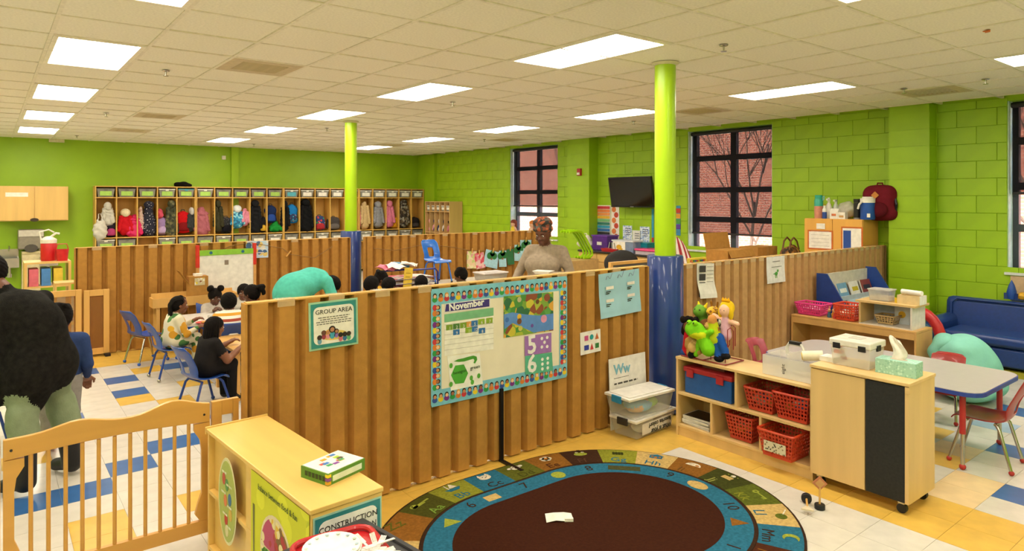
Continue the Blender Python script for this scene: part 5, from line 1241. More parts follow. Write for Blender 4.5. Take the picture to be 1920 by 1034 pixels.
t = bottle('cloudy spray bottle with clear body behind the milk carton', 1567, [[(.045, 0), (.048, .12), (.03, .18), (.016, .21)], [(.018, .211), (.018, .24)], [(.014, .241), (.012, .26)]], ['#cfd4c4', '#e0e0d8', '#3a3a38'], dx=.28)
MB().box(-.05, .02, -.012, .012, .235, .26).build('trigger', lid_w, t)
t = thing('milk_carton', 'small white gable carton at the front of the tall cabinet', 'carton', topk(1566, .07)); MB().box(-.04, .04, -.055, .055, 0, .1).build('carton_body', lab_w, t); MB().add([(-.04, -.055, .1), (.04, -.055, .1), (.04, .055, .1), (-.04, .055, .1), (0, -.055, .14), (0, .055, .14)], [(0, 1, 4), (2, 3, 5), (1, 2, 5, 4), (3, 0, 4, 5)]).build('gable_top', lab_w, t); MB().box(-.0415, -.0405, -.03, .03, .04, .07).build('print', mat('#c86a3a', .6), t)
t = thing('white_box', 'small white snack box beside the milk carton', 'box', topk(1580, .07)); MB().box(-.04, .04, -.05, .05, 0, .09).build('box_body', lab_w, t); MB().box(-.0415, -.0405, -.03, .03, .02, .05).build('print', mat('#c89a5a', .6), t)
t = thing('snack_bag', 'clear plastic bag of snacks on the tall cabinet', 'bag', topk(1588, .22)); soft_obj('bag_film', [('e', (0, 0, .12), (.09, .13, .12), 0)], [mat('#e0d8cc', .2, alpha=.5, bump=.4)], t, vox=.015, wob=.008); MB().ell((0, -.03, .06), (.05, .06, .05), 8).build('yellow_snack', mat('#e0b020', .6), t); MB().ell((0, .05, .12), (.05, .05, .05), 8).build('white_snack', lab_w, t)
bottle('black thermos flask on the tall cabinet', 1607, [[(.042, 0), (.042, .02)], [(.042, .021), (.042, .22)], [(.044, .221), (.044, .27)]], ['#8a8a8a', '#1d1c1c', '#171717'], 'thermos', 'thermos', .13)
t = bottle('blue and white insulated jug with flip spout on the tall cabinet', 1627, [[(.085, 0), (.088, .02), (.088, .22)], [(.09, .221), (.09, .28)], [(.07, .281), (.06, .3)]], ['#1c4ea0', '#eae4da', '#eae4da'], 'drink_jug', 'jug', .10)
MB().tube([(-.09, .03, .24), (-.11, .06, .2), (-.1, .08, .14)], .014, 8).build('spout', lid_w, t); MB().box(-.091, -.086, -.07, -.03, .03, .08).build('badge', lab_w, t)
t = thing('backpack', 'large maroon backpack on top of the tall cabinet', 'backpack', topk(1650, .28))
mar = fab('#6e1a26')
soft_obj('bag_body', [('e', (0, 0, .22), (.14, .2, .22), 0), ('c', (0, -.13, .08), (0, .13, .08), .09, .09, 0), ('c', (0, -.1, .34), (0, .1, .34), .11, .11, 0)], [mar], t, vox=.014, k=.06); soft_obj('front_pocket', [('e', (-.12, 0, .13), (.06, .15, .11), 0)], [fab('#5a141e')], t, vox=.012)
MB().box(-.008, 0, -.035, .035, -.035, .035).build('leather_patch', mat('#c07a2c', .6), t, (-.143, 0, .32), rot=(R(45), 0, 0)); MB().tube([(0, -.04, .44), (0, -.03, .48), (0, .03, .48), (0, .04, .44)], .01, 6).build('handle', mar, t); MB().tube([(0, -.17, .36), (-.04, -.22, .2), (0, -.19, .06)], .016, 6).build('strap', black, t)
t = thing('yellow_box', 'bright yellow box behind the spray bottle', 'box', topk(1548, .34)); MB().box(-.05, .05, -.06, .06, 0, .2).build('box_body', mat('#d8d020', .5), t); MB().box(-.052, .052, -.062, .062, .18, .2).build('lid', mat('#c8c018', .5), t)
# ------------------------------------------------------------------ sheets on the partitions
t, w_, h_ = sheet('long white notice with black pictures on the right partition', 1306, 496, 1338, 556, Y3 - .056, mat('#e6e2da', .6), 'notice', 'notice', R(3), None, .05)
print_(t, [R4(-w_ * .4, -w_ * .05, h_ * (.25 - .24 * k), h_ * (.44 - .24 * k)) for k in range(4)], mat('#3a3836', .7), 'photo_strip', .012); print_(t, [R4(w_ * .02, w_ * .4, h_ * (.4 - .11 * k), h_ * (.415 - .11 * k)) for k in range(8)], mat('#9a968e', .7), 'text_lines', .012)
t, w_, h_ = sheet('white sheet with a small green dinosaur drawing on the right partition', 1437, 483, 1471, 528, Y3 - .056, mat('#e4e4e4', .5), 'notice', 'notice', 0, None, .01)
print_(t, [disc(0, -h_ * .15, .03, 12, .02), disc(.03, -h_ * .05, .016, 10), R4(-.02, -.008, -h_ * .32, -h_ * .2), R4(.006, .018, -h_ * .32, -h_ * .2), R4(-.06, -.02, -h_ * .17, -h_ * .14)], mat('#4aa040', .6), 'dinosaur_print', .008); print_(t, [R4(-w_ * .2, w_ * .2, h_ * .3, h_ * .33), R4(-w_ * .25, w_ * .3, h_ * .1, h_ * .12)], mat('#7a7a7a', .6), 'text_lines', .008)
YF1 = Y1 - .054
blk = mat('#26241f', .7)
# GROUP AREA sign
t, w_, h_ = sheet('GROUP AREA sign with teal border and cartoon class', 579, 568, 671, 646, YF1, mat('#9fc8a4', .4), 'group_sign', 'sign', R(-1))
print_(t, [R4(-w_ * .46, w_ * .46, -h_ * .46, h_ * .46)], mat('#2f8a86', .5), 'border', .002); print_(t, [rrect(-w_ * .41, w_ * .41, -h_ * .39, h_ * .39, .03)], mat('#ece6da', .6), 'sign_face', .003)
RX = (PI / 2, 0, 0)
text('lettering', 'GROUP AREA', .038, blk, t, (0, -.005, h_ * .24), RX, align='CENTER'); 
def words(x0, x1, y, hgt, sd):      # a line of print too small to read: a row of short dark dashes
    rr, out, x = random.Random(sd), [], x0
    while x < x1:
        e = min(x1, x + hgt * rr.uniform(1.6, 5)); out.append(R4(x, e, y, y + hgt)); x = e + hgt * .9
    return out
print_(t, [q for k in range(4) for q in words(-w_ * (.32, .28, .36, .35)[k], w_ * (.32, .29, .37, .35)[k], h_ * (.155 - .045 * k), .005, k)], mat('#6a645c', .7), 'small_print', .0042)
print_(t, [disc(0, -h_ * .23, w_ * .26, 20, h_ * .1)], mat('#e0c060', .6), 'rug_print', .0042)
hc = [('#3a241a', '#6a9ab0'), ('#6a4030', '#a03a4a'), ('#d09a4a', '#d88a9a'), ('#2a1a14', '#3f9ab4'), ('#3a241a', '#8a6ab0'), ('#241812', '#c86a7a'), ('#241812', '#2f6a9a'), ('#3a2a1c', '#58a070')]
for k, (h_c, b_c) in enumerate(hc):
    x = (-.30 + .085 * k) * w_; y = -h_ * (.15 if k in (1, 2, 3, 4) else .24) + (h_ * .05 if k == 3 else 0); r_ = .012 if k != 3 else .017
    print_(t, [disc(x, y - r_ * 1.9, r_ * 1.1, 10, r_ * 1.5)], mat(b_c, .6), 'figure_print', .0055); print_(t, [disc(x, y, r_ * 1.25, 10)], mat(h_c, .6), 'figure_print', .0065)
    if k in (2, 3, 4): print_(t, [disc(x, y - r_ * .1, r_ * .8, 10)], mat('#b07a58', .6), 'figure_print', .0075)
# November display
a, b, c_, d = PY(812, 545, YF1), PY(1058, 522, YF1), PY(1066, 712, YF1), PY(806, 752, YF1)
bx0, bx1, bz0, bz1 = (a.x + d.x) / 2, (b.x + c_.x) / 2, (c_.z + d.z) / 2, (a.z + b.z) / 2
BWd, BHt = bx1 - bx0, bz1 - bz0
bb = thing('bulletin_display', 'November calendar display with a border of cartoon children', 'bulletin display', ((bx0 + bx1) / 2, YF1, (bz0 + bz1) / 2))
n = 10; vs, fs = [], []
for i in range(n + 1):
    for j in range(n + 1): vs.append((-BWd / 2 + BWd * i / n, 0, -BHt / 2 + BHt * j / n))
for i in range(n):
    for j in range(n): q = i * (n + 1) + j; fs.append((q, q + n + 1, q + n + 2, q + 1))
MB().add(vs, fs).build('backing_sheet', mat('#ece0c8', .35, var=.03, scale=6, bump=.15), bb, solid=.001)
bwid = BHt * .125
def S4(x0, x1, y0, y1): return R4(-BWd / 2 + BWd * x0, -BWd / 2 + BWd * x1, -BHt / 2 + BHt * y0, -BHt / 2 + BHt * y1)
bs = mat('#7cc0d4', .5)
for pl in (R4(-BWd / 2, BWd / 2, BHt / 2 - bwid, BHt / 2 + .012), R4(-BWd / 2, BWd / 2, -BHt / 2 - .012, -BHt / 2 + bwid), R4(-BWd / 2 - .005, -BWd / 2 + bwid * .8, -BHt / 2, BHt / 2), R4(BWd / 2 - bwid * .8, BWd / 2 + .005, -BHt / 2, BHt / 2)): print_(bb, [pl], bs, 'border_strip', .0015 + .0007 * (pl[0][0] > -BWd / 2 + .001 or pl[0][0] < -BWd / 2 - .001))
tops = ['#2f9a48', '#e0802a', '#c8303a', '#2f4fa0', '#e8c820', '#7a2a88']; skins = ['#e8b890', '#a06a44', '#f0c8a0', '#c88a5c', '#d8a070']; hairs = ['#1c1410', '#241812', '#d89a3a', '#1c1410', '#3a2418']
figs = []
nf = 26
for k in range(nf): x = -BWd / 2 + BWd * (k + .5) / nf; figs += [(x, BHt / 2 - bwid * .5, 0, k), (x, -BHt / 2 + bwid * .45, 0, k + 3)]
nv = 15
for k in range(nv): y = -BHt / 2 + bwid + (BHt - 2 * bwid) * (k + .5) / nv; figs += [(-BWd / 2 + bwid * .38, y, 1, k), (BWd / 2 - bwid * .38, y, 1, k + 2)]
r_ = BWd / nf * .50
mt = [mat(c_, .6) for c_ in tops]; ms_ = [mat(c_, .6) for c_ in skins]; mh = [mat(c_, .6) for c_ in hairs]
mb = MB()
for x, y, ro, k in figs:
    M = UP @ Matrix.Translation((x, y, 0)) @ Matrix.Rotation(-PI / 2 * ro, 4, 'Z')
    dz = .0002 * (k % 4)
    mb.prism(disc(0, -r_ * .55, r_ * .9, 8, r_ * .8), .0035 + dz, .0042 + dz, k % 6, M); mb.prism(disc(0, r_ * .55, r_ * .68, 8, r_ * .75), .0045 + dz, .005 + dz, 11 + k % 5, M); mb.prism(disc(0, r_ * .35, r_ * .5, 8, r_ * .55), .0055 + dz, .006 + dz, 6 + k % 5, M)
o = mb.build('border_children', mt + ms_ + mh, bb); o['kind'] = 'stuff'
def at_(u, v): p = PY(u, v, YF1); return p.x - bb.location.x, p.z - bb.location.z
def quad(us, name, m, dd): return print_(bb, [[at_(u, v) for u, v in us]], m, name, dd)
quad(((832, 588), (919, 577), (919, 559), (834, 570)), 'month_banner_edge', mat('#e8e0d8', .5), .002); quad(((834, 585), (917, 575), (917, 561), (836, 571)), 'month_banner', mat('#3a2a7c', .5), .003)
x, y = at_(841, 583); text('lettering', 'November', .066, mat('#f4f0ea', .5), bb, (x, -.0045, y), (PI / 2, R(-2.2), 0), bold=.002, ex=.0006)
quad(((833, 605), (925, 592), (925, 577), (833, 590)), 'weekday_band', mat('#7ab88a', .5), .0018)
quad(((833, 668), (925, 655), (925, 593), (833, 606)), 'calendar_grid', mat('#f2ece0', .5), .0016)
for k in range(6):
    y0 = 609 + k * 9.5
    quad(((833, y0 + 1), (925, y0 - 12), (925, y0 - 12.8), (833, y0 + .2)), 'grid_line', mat('#c8c0b4', .6), .0028)
for k, (u, v, c_, s_) in enumerate(((842, 614, '#7a9a2c', '1'), (855, 612, '#4a7a34', '2'), (868, 610, '#7a9a2c', '3'), (879, 608, '#d89a4a', '4'), (889, 606, '#2f6fb0', '5'), (902, 603, '#8aa82c', '6'), (917, 601, '#8aa82c', '7'), (855, 623, '#2f6fb0', '9'), (878, 619, '#8aa82c', '11'), (889, 617, '#2f6fb0', '12'), (903, 620, '#2f6fb0', '8'))):
    quad(((u - 6, v + 6), (u + 6, v + 4.5), (u + 6, v - 5.5), (u - 6, v - 4)), 'date_card', mat(c_, .5), .0036 + .0003 * (k % 3)); x, y = at_(u - 1, v + 4.5); text('date_number', s_, .03, mat('#f0ece4', .5), bb, (x, -.0062, y), RX, ex=.0004)
quad(((845, 733), (905, 720), (899, 662), (838, 668)), 'hexagon_card', mat('#f2eee4', .5), .0026)
hx = [at_(861 + 16 * math.cos(PI / 3 * k), 702 - 20 * math.sin(PI / 3 * k) - 2 * math.cos(PI / 3 * k)) for k in range(6)]; print_(bb, [hx], mat('#4fa838', .5), 'hexagon_print', .0042)
x, y = at_(849, 703); text('lettering', 'hexagon', .032, mat('#1c3a14', .5), bb, (x, -.0062, y), (PI / 2, R(-2.5), 0), ex=.0004); x, y = at_(881, 694); text('lettering', 'green', .036, mat('#2a3a24', .5), bb, (x, -.0062, y), (PI / 2, R(-2.5), 0), ex=.0004)
cro = [(850, 678), (858, 674), (868, 672), (878, 669), (887, 667), (893, 669), (894, 675), (890, 682), (887, 681), (889, 676), (887, 673), (880, 675), (870, 678), (860, 679)]
print_(bb, [[at_(*q) for q in cro][::-1]], mat('#4a9a30', .5), 'crocodile_print', .0042)
for u, v in ((845, 686), (845, 721), (883, 709), (897, 705), (885, 717)): x, y = at_(u, v); print_(bb, [disc(x, y, .014, 10, .018)], mat('#5cae3c', .5), 'fruit_print', .0042)
quad(((944, 634), (1037, 620), (1037, 548), (944, 556)), 'jungle_poster', spotted('#7aa03a', ('#c8b83a', '#4a8a3a', '#a8b43a', '#2f6a44', '#8a4a2c', '#d8a03a', '#5a9a4a'), 17, .7), .0026)
quad(((945, 618), (944, 590), (960, 586), (985, 590), (1010, 592), (1037, 588), (1037, 618), (1000, 624), (975, 612), (960, 606)), 'river_print', mat('#5a8ad0', .5), .0037)
for u, v, rx, c_ in ((973, 603, .022, '#7a4a30'), (973, 594, .02, '#e0b030'), (1007, 566, .018, '#6a4028'), (1019, 598, .03, '#d890b0'), (975, 616, .02, '#c8c060'), (973, 562, .02, '#b8b088'), (997, 611, .014, '#6a4a9a'), (950, 600, .018, '#3a6ab0'), (1025, 558, .03, '#8a4a34')): x, y = at_(u, v); print_(bb, [disc(x, y, rx, 10)], mat(c_, .5), 'poster_figure', .0046)
quad(((983, 668), (1033, 660), (1033, 624), (983, 631)), 'number_card', mat('#a070b8', .5), .0049); quad(((984, 703), (1036, 696), (1034, 661), (984, 668)), 'number_card', mat('#58b090', .5), .0049)
for s_, u, v in (('5', 988, 664), ('6', 988, 700)): x, y = at_(u, v); text('lettering', s_, .185, mat('#f2eee8', .5), bb, (x, -.0064, y), (PI / 2, R(-2.5), 0), bold=.004, ex=.0004)
for u, v in ((1015, 635), (1025, 633), (1020, 642), (1015, 651), (1025, 650), (1016, 674), (1026, 672), (1016, 683), (1026, 681), (1016, 692), (1026, 690)): x, y = at_(u, v); print_(bb, [disc(x, y, .0125, 12)], mat('#f2eee8', .5), 'dot', .0058)
# blue handwritten sheet, shapes card, leaning letter sheet
t, w_, h_ = sheet('pale blue sheet with name labels at the right end of the bulletin partition', 1123, 513, 1199, 585, YF1, mat('#9cc6d6', .55, var=.05, scale=5), 'blue_sheet', 'paper', R(-2), None, .015)
for x, y in ((-.27, .13), (.25, .16), (-.27, -.16), (.25, -.12)): print_(t, [R4(w_ * x - .04, w_ * x + .05, h_ * y, h_ * y + .025)], mat('#ece2da', .6), 'name_label', .01); print_(t, [R4(w_ * x - .04, w_ * x + .015, h_ * y - .022, h_ * y - .014), R4(w_ * x - .04, w_ * x, h_ * y - .036, h_ * y - .028)], blk, 'handwriting', .01)
for k in range(3): MB().tube([(w_ * (-.35 + .28 * k) + .05 * i / 4, -.012, h_ * .36 + .02 * math.sin(i * 1.2) + .012 * i / 2) for i in range(7)], .002, 4).build('pen_wave', mat('#6a5a7a', .6), t)
t, w_, h_ = sheet('small white card showing six coloured solid shapes', 1088, 624, 1126, 659, YF1, mat('#ece6e0', .5), 'shape_card', 'card', R(-1.5))
for k, (c_, pl) in enumerate((('#c8508a', [(-.3, .1), (-.12, .1), (-.12, .32), (-.3, .32)]), ('#1f9a9a', disc(.05, .22, .09, 12, .12)), ('#c86a3a', [(.22, .08), (.4, .08), (.31, .36)]), ('#2a3a9a', [(-.32, -.32), (-.1, -.32), (-.1, -.1), (-.32, -.1)]), ('#c8303a', [(-.03, -.34), (.13, -.34), (.05, -.06)]), ('#2f7a3a', [(.22, -.32), (.4, -.32), (.4, -.1), (.22, -.1)]))): print_(t, [[(q[0] * w_, q[1] * h_) for q in pl]], mat(c_, .5), 'shape_print', .003)
p0, p1 = PY(1151, 676, Y1 - .12), PY(1213, 672, Y1 - .12)
t = thing('letter_sheet', 'white Ww letter sheet leaning on the partition behind the boxes', 'sheet', ((p0.x + p1.x) / 2, Y1 - .105, .001), rot=(R(-2.5), 0, 0)); lw2, lh2 = p1.x - p0.x + .04, p0.z + .0
MB().box(-lw2 / 2, lw2 / 2, -.003, .003, 0, lh2).build('sheet', mat('#e6e0d8', .4), t); text('lettering', 'Ww', .11, mat('#7ab0c4', .6), t, (-lw2 * .38, -.005, lh2 - .13), RX, bold=.003)
print_(t, [q for k, (y, x1, hh) in enumerate(((.165, .02, .004), (.215, .26, .014), (.27, .2, .014))) for q in words(-lw2 * .38, lw2 * x1, lh2 - y, hh, 20 + k)], mat('#4a4640', .7), 'small_print', .004)
# ------------------------------------------------------------------ rug
def stadium(r, x0=2.42, x1=2.98, y=2.70, n=40):
    pts = []
    for i in range(n + 1): a = -PI / 2 + PI * i / n; pts.append((x1 + r * math.cos(a), y + r * math.sin(a)))
    for i in range(n + 1): a = PI / 2 + PI * i / n; pts.append((x0 + r * math.cos(a), y + r * math.sin(a)))
    return pts
rug = thing('alphabet_rug', 'oval brown rug ringed with letters and numbers', 'rug')
cp = lambda c_: mat(c_, .95, 'carpet', var=.12, scale=60, bump=.5)
MB().prism(stadium(.985), .0, .008).build('rug_edge', cp('#3a2416'), rug)
RO, RM, RI = .97, .735, .56
MB().prism(stadium(RM), .0085, .0105).build('inner_line', cp('#3a2416'), rug); MB().prism(stadium(RM - .02), .011, .012).build('number_ring', cp('#2a6a84'), rug); MB().prism(stadium(RI), .0125, .0135).build('rug_centre', cp('#3c1a0a'), rug)
def path(r, s_):        # point at arc length s_ on the stadium, counted from the left start of the far straight side towards the right
    x0, x1, y = 2.42, 2.98, 2.70; L = x1 - x0
    if s_ < 0: a = PI / 2 - s_ / .85; return Vector((x0 + r * math.cos(a), y + r * math.sin(a), 0)), a
    if s_ < L: return Vector((x0 + s_, y + r, 0)), PI / 2
    a = PI / 2 - (s_ - L) / .85; return Vector((x1 + r * math.cos(a), y + r * math.sin(a), 0)), a
cells = [('Aa', '#4a4a16', '#7a9a3a'), ('Bb', '#8a8a2a', '#2a6a84'), ('Cc', '#2a6a84', '#3a2416'), ('Dd', '#5c5e1c', '#4a4a16'), ('Ee', '#8a5a20', '#4a2412'), ('Ff', '#3e2414', '#5a3a28'), ('Gg', '#8a8a2a', '#2a6a84'), ('Hh', '#c8a868', '#2a6a84'), ('Ii', '#8a5a20', '#6a4a20'), ('Jj', '#3f4218', '#9a9a4a'), ('Kk', '#5c6420', '#8a8a2a'), ('Ll', '#c8a868', '#2a6a84'), ('Mm', '#2a6a84', '#3a2416'), ('Nn', '#4a2412', '#8a5a20'), ('Oo', '#8a8a2a', '#3a2416'), ('Pp', '#5c5e1c', '#c8a868')]
IV, LM, DB, TE, OR = '#e0d4bc', '#9aa03a', '#3a2416', '#2a6a84', '#b07030'
def tri(x, y, w_, h_): return [(x - w_, y), (x + w_, y), (x, y + h_)]
PICS = [[(LM, [R4(-.075, .03, -.012, .012), disc(-.055, .01, .03, 12, .024), R4(.02, .08, .0, .014)]), (DB, [disc(-.06, .022, .006, 6)])],
        [(TE, [[(-.06, -.005), (.06, -.005), (.035, -.038), (-.035, -.038)]]), (IV, [tri(.012, .0, .03, .06), R4(-.03, -.022, -.005, .055)])],
        [(IV, [disc(0, 0, .045, 16, .034), tri(-.03, .02, .016, .034), tri(.03, .02, .016, .034)]), (DB, [disc(-.016, .006, .005, 6), disc(.016, .006, .005, 6), tri(0, -.012, .008, .01)])],
        [(IV, [disc(0, 0, .038, 14, .032), disc(-.045, .008, .02, 10, .014), disc(.045, .008, .02, 10, .014)]), (DB, [disc(0, -.008, .01, 8), disc(-.014, .01, .005, 6), disc(.014, .01, .005, 6)])],
        [(IV, [disc(.022 * math.cos(q * 1.26), .018 * math.sin(q * 1.26), .026, 12, .022) for q in range(5)]), (OR, [disc(0, 0, .015, 12)])],
        [(LM, [disc(0, -.006, .05, 16, .026), disc(-.022, .022, .015, 10), disc(.022, .022, .015, 10)]), (IV, [disc(-.022, .024, .009, 8), disc(.022, .024, .009, 8)]), (DB, [disc(-.022, .024, .004, 6), disc(.022, .024, .004, 6), R4(-.02, .02, .042, .047), R4(-.012, .012, .047, .066)])],
        [('#3f4218', [disc(-.03 + .02 * q, .008 - .014 * j, .011, 8) for q in range(4) for j in range(3)]), (LM, [R4(-.004, .004, .02, .035)])],
        [(TE, [R4(-.045, .045, -.03, .015), tri(0, .015, .06, .03)]), (OR, [R4(-.01, .01, -.03, -.002), R4(-.034, -.018, -.012, .006), R4(.018, .034, -.012, .006)])],
        [(IV, [[(.055 * math.cos(PI * q / 10), -.02 + .05 * math.sin(PI * q / 10)) for q in range(11)]]), (OR, [disc(.028, -.008, .015, 10, .012), R4(-.04, .0, .002, .005)])],
        [(IV, [disc(.005, .034, .017, 12)]), ('#c8a868', [R4(-.04, .035, -.04, .005)]), (LM, [R4(.0, .01, .005, .022), disc(-.03, .03, .006, 6), disc(.045, .03, .006, 6)])],
        [(LM, [disc(-.04, 0, .022, 12), R4(-.02, .07, -.006, .006), R4(.045, .053, -.022, -.006), R4(.06, .068, -.022, -.006)]), ('#5c6420', [disc(-.04, 0, .009, 8)])],
        [('#5c6420', [disc(.02, -.008, .034, 16)]), (IV, [[(-.065, .042), (-.06, .047), (.0, .012), (-.005, .006)]])],
        [(LM, [[(.045 * math.cos(.9 + 4.5 * q / 12), .045 * math.sin(.9 + 4.5 * q / 12)) for q in range(13)] + [(.02 + .034 * math.cos(5.0 - 3.6 * q / 8), .034 * math.sin(5.0 - 3.6 * q / 8)) for q in range(1, 8)]])]]
cw = .2587; s0 = -.47
def seg(s1, s2, col):
    pts = [path(RO, s1 + (s2 - s1) * i / 5)[0] for i in range(6)] + [path(RM + .004, s2 - (s2 - s1) * i / 5)[0] for i in range(6)]
    return MB().prism([(p.x, p.y) for p in pts][::-1], .0085, .0115).build('letter_cell', cp(col), rug)
seg(s0 - .3, s0, '#8a5a20'); seg(s0 - .6, s0 - .3, '#c8a868')
k0 = path(.84, s0 - .15)[0]; text('rug_letter', 'Zz', .11, cp('#5c5e1c'), rug, (k0.x - .1, k0.y + .02, .0125), (0, 0, R(10)))
for k, (s_, c_, lc) in enumerate(cells):
    if k > 15: break
    seg(s0 + cw * k, s0 + cw * (k + 1), c_); p, a = path(.755, s0 + cw * (k + .5)); ro = a - PI / 2
    text('rug_letter', s_, .098, cp(lc if lc != c_ else '#c8a868'), rug, (p.x - .06 * math.cos(ro), p.y - .06 * math.sin(ro), .0125), (0, 0, ro), ex=.0006)
    q, _ = path(.905, s0 + cw * (k + .5))
    M = Matrix.Translation((q.x, q.y, 0)) @ Matrix.Rotation(ro, 4, 'Z')
    for li, (cc, polys) in enumerate(PICS[k % 13]):
        mb = MB()
        for pl in polys: mb.prism(pl, .0125 + .0012 * li, .0131 + .0012 * li, M=M)
        mb.build('rug_picture', cp(cc), rug)
nums = ['6', '7', '8', '9', '10', '1', '2']; shapes = [R4(-.05, .05, -.035, .035), disc(0, 0, .05, 18), R4(-.11, .11, -.035, .035), disc(0, 0, .075, 18, .05), [(-.05, -.04), (.05, -.04), (0, .06)], disc(0, 0, .05, 6), disc(0, 0, .05, 4)]
scol = ['#c8a868', '#9aa03a', '#4a4a2a', '#c8a868', '#8a5a20', '#9aa03a', '#c8a868']
for k, s_ in enumerate(nums):
    p, a = path(.61, (-.2, .28, .89, 1.63, 2.3, 3.0, 3.6)[k]); ro = a - PI / 2; text('rug_number', s_, .11, cp('#3a2416'), rug, (p.x, p.y, .0125), (0, 0, ro), ex=.0006)
    p, a = path(.635, (.04, .6, 1.25, 1.95, 2.65, 3.3, 3.9)[k]); ro = a - PI / 2; MB().prism(shapes[k], .0125, .0133, M=Matrix.Translation((p.x, p.y, 0)) @ Matrix.Rotation(ro, 4, 'Z')).build('rug_shape', cp(scol[k]), rug)
p, a = path(.635, -.48); MB().prism([(-.06, -.04), (.06, -.04), (0, .05)], .0125, .0133, M=Matrix.Translation((p.x, p.y, 0))).build('rug_shape', cp('#9aa03a'), rug)
p = P(1048, 980); o = thing('torn_card', 'torn piece of white card lying on the brown rug', 'card', (p.x, p.y, .0138), R(-35)); MB().add([(-.075, -.03, 0), (-.02, -.032, .012), (.05, -.03, .004), (.08, -.02, .012), (.075, .03, .022), (.03, .028, .03), (-.03, .03, .028), (-.078, .028, .024)], [(0, 1, 6, 7), (1, 2, 5, 6), (2, 3, 4, 5)]).build('card_fold', lab_w, o, solid=.002); MB().box(.03, .08, -.028, -.012, .0, .018).build('card_flap', lab_w, o)
# toy road signs
def roadsign(label, loc, rot, stop):
    t = thing('toy_sign', label, 'toy', loc, rot=rot); MB().lathe([(.028, 0), (.03, .003), (.03, .027), (.028, .03)], 20).build('rubber_base', black, t, smooth=True); MB().cyl((0, 0, .03), (0, 0, .14), .006, n=8).build('post', gp, t)
    MB().prism(R4(-.03, .03, -.03, .03) if stop else [(-.035, .03), (.035, .03), (0, -.035)], -.004, .004, M=Matrix.Translation((0, 0, .155)) @ UP @ Matrix.Rotation(PI / 4 if stop else 0, 4, 'Z')).build('sign_plate', mat('#b8704a' if stop else '#d8c8a8', .5), t)
    MB().prism(R4(-.02, .02, -.02, .02) if stop else [(-.02, .018), (.02, .018), (0, -.018)], .0045, .006, M=Matrix.Translation((0, 0, .155)) @ UP @ Matrix.Rotation(PI / 4 if stop else 0, 4, 'Z')).build('sign_print', mat('#c8945a' if stop else '#b04a34', .5), t)
p = P(1537, 955); roadsign('upright toy road sign with a diamond plate on a black wheel base', (p.x, p.y, 0), (0, 0, R(-50)), 1)
p = P(1512, 942); roadsign('toy road sign fallen on its side beside the rug', (p.x, p.y, .03), (R(90), 0, R(-150 + 90)), 0)
# ------------------------------------------------------------------ plastic boxes by the column
def sbox(label, loc, rz, wx, wy, h_, latch, cont, writing=None):
    t = thing('storage_box', label, 'storage box', loc, rz, 'clear boxes by the column'); cl_ = mat('#d8d4c8', .12, alpha=.32, var=0)
    m = MB(); m.taper(wx, wy, .003, h_ - .03, .88); o = m.build('tub', cl_, t, bevel=.012); 
    MB().box(-wx - .008, wx + .008, -wy - .008, wy + .008, h_ - .029, h_ - .008).box(-wx + .02, wx - .02, -wy + .02, wy - .02, h_ - .008, h_).build('lid', mat('#e6e0d6', .35), t, bevel=.006)
    for s_ in (-1, 1): MB().box(s_ * (wx + .003), s_ * (wx + .018), -.05, .05, h_ - .06, h_ - .004).build('latch', mat(latch, .4), t, bevel=.004)
    k = .82
    soft_obj('contents', [('e', (random.uniform(-wx, wx) * .45, random.uniform(-wy, wy) * .45, random.uniform(.05, h_ - .09)), (.09, .07, .04), q % len(cont), .01) for q in range(9)], [mat(c_, .7) for c_ in cont], t, vox=.012)
    if writing:
        MB().box(-wx * .7, wx * .8, -wy * .99, -wy * .975, .03, h_ - .05).build('paper_sheet', mat('#d8d0c8', .6), t)
        for k, s_ in enumerate(writing): text('lettering', s_, .052, blk, t, (wx * .76, -wy * .995 - .003, .10 - .05 * k + .005), (PI / 2, PI, 0), ex=.0006, bold=.0008)
bx = P(1205, 815)
sbox('lower clear storage box marked What is your favorite color', (4.16, 3.585, 0), R(5), .265, .125, .165, '#26262a', ('#d8c8b8', '#b08a6a', '#e0d8cc'), ('favorite color?', 'What is your'))
sbox('upper clear storage box with blue latches and green things inside', (4.12, 3.585, .166), R(-2), .255, .13, .17, '#1f86b8', ('#8ac82a', '#8ac82a', '#d8a060', '#6ab0d0'))
# ------------------------------------------------------------------ open shelf, cabinet on casters
mapl = mat('#dcb87c', .42, 'wood', var=.05, scale=9)
SX, SY0, SY1, SHt, SD = 4.29, 2.245, 3.36, .62, .34
t = thing('open_shelf', 'low open maple shelf holding red baskets and a toolbox', 'shelf', (SX, SY0, 0)); SL = SY1 - SY0
MB().box(0, SD, -.0, .018, 0, SHt - .019).build('side_panel', mapl, t); MB().box(0, SD, SL - .018, SL, 0, SHt - .019).build('side_panel', mapl, t)
MB().box(-.004, SD, -.002, SL + .002, SHt - .018, SHt).build('top_panel', mapl, t); MB().box(.0, SD - .012, .019, SL - .019, .325, .343).build('middle_shelf', mapl, t); MB().box(.0, SD - .012, .019, SL - .019, .07, .088).build('bottom_shelf', mapl, t); MB().box(.01, .025, .019, SL - .019, 0, .069).build('kick_board', mapl, t)
MB().box(SD - .011, SD, .019, SL - .019, .0, SHt - .019).build('back_panel', mapl, t)
ydt = PX(1379, 760, SX).y - SY0; yd1, yd2 = PX(1333, 800, SX).y - SY0, PX(1425, 830, SX).y - SY0
MB().box(.002, SD - .013, ydt - .009, ydt + .009, .344, SHt - .019).build('divider', mapl, t); MB().box(.002, SD - .013, yd1 - .009, yd1 + .009, .089, .324).build('divider', mapl, t); MB().box(.002, SD - .013, yd2 - .009, yd2 + .009, .089, .324).build('divider', mapl, t)
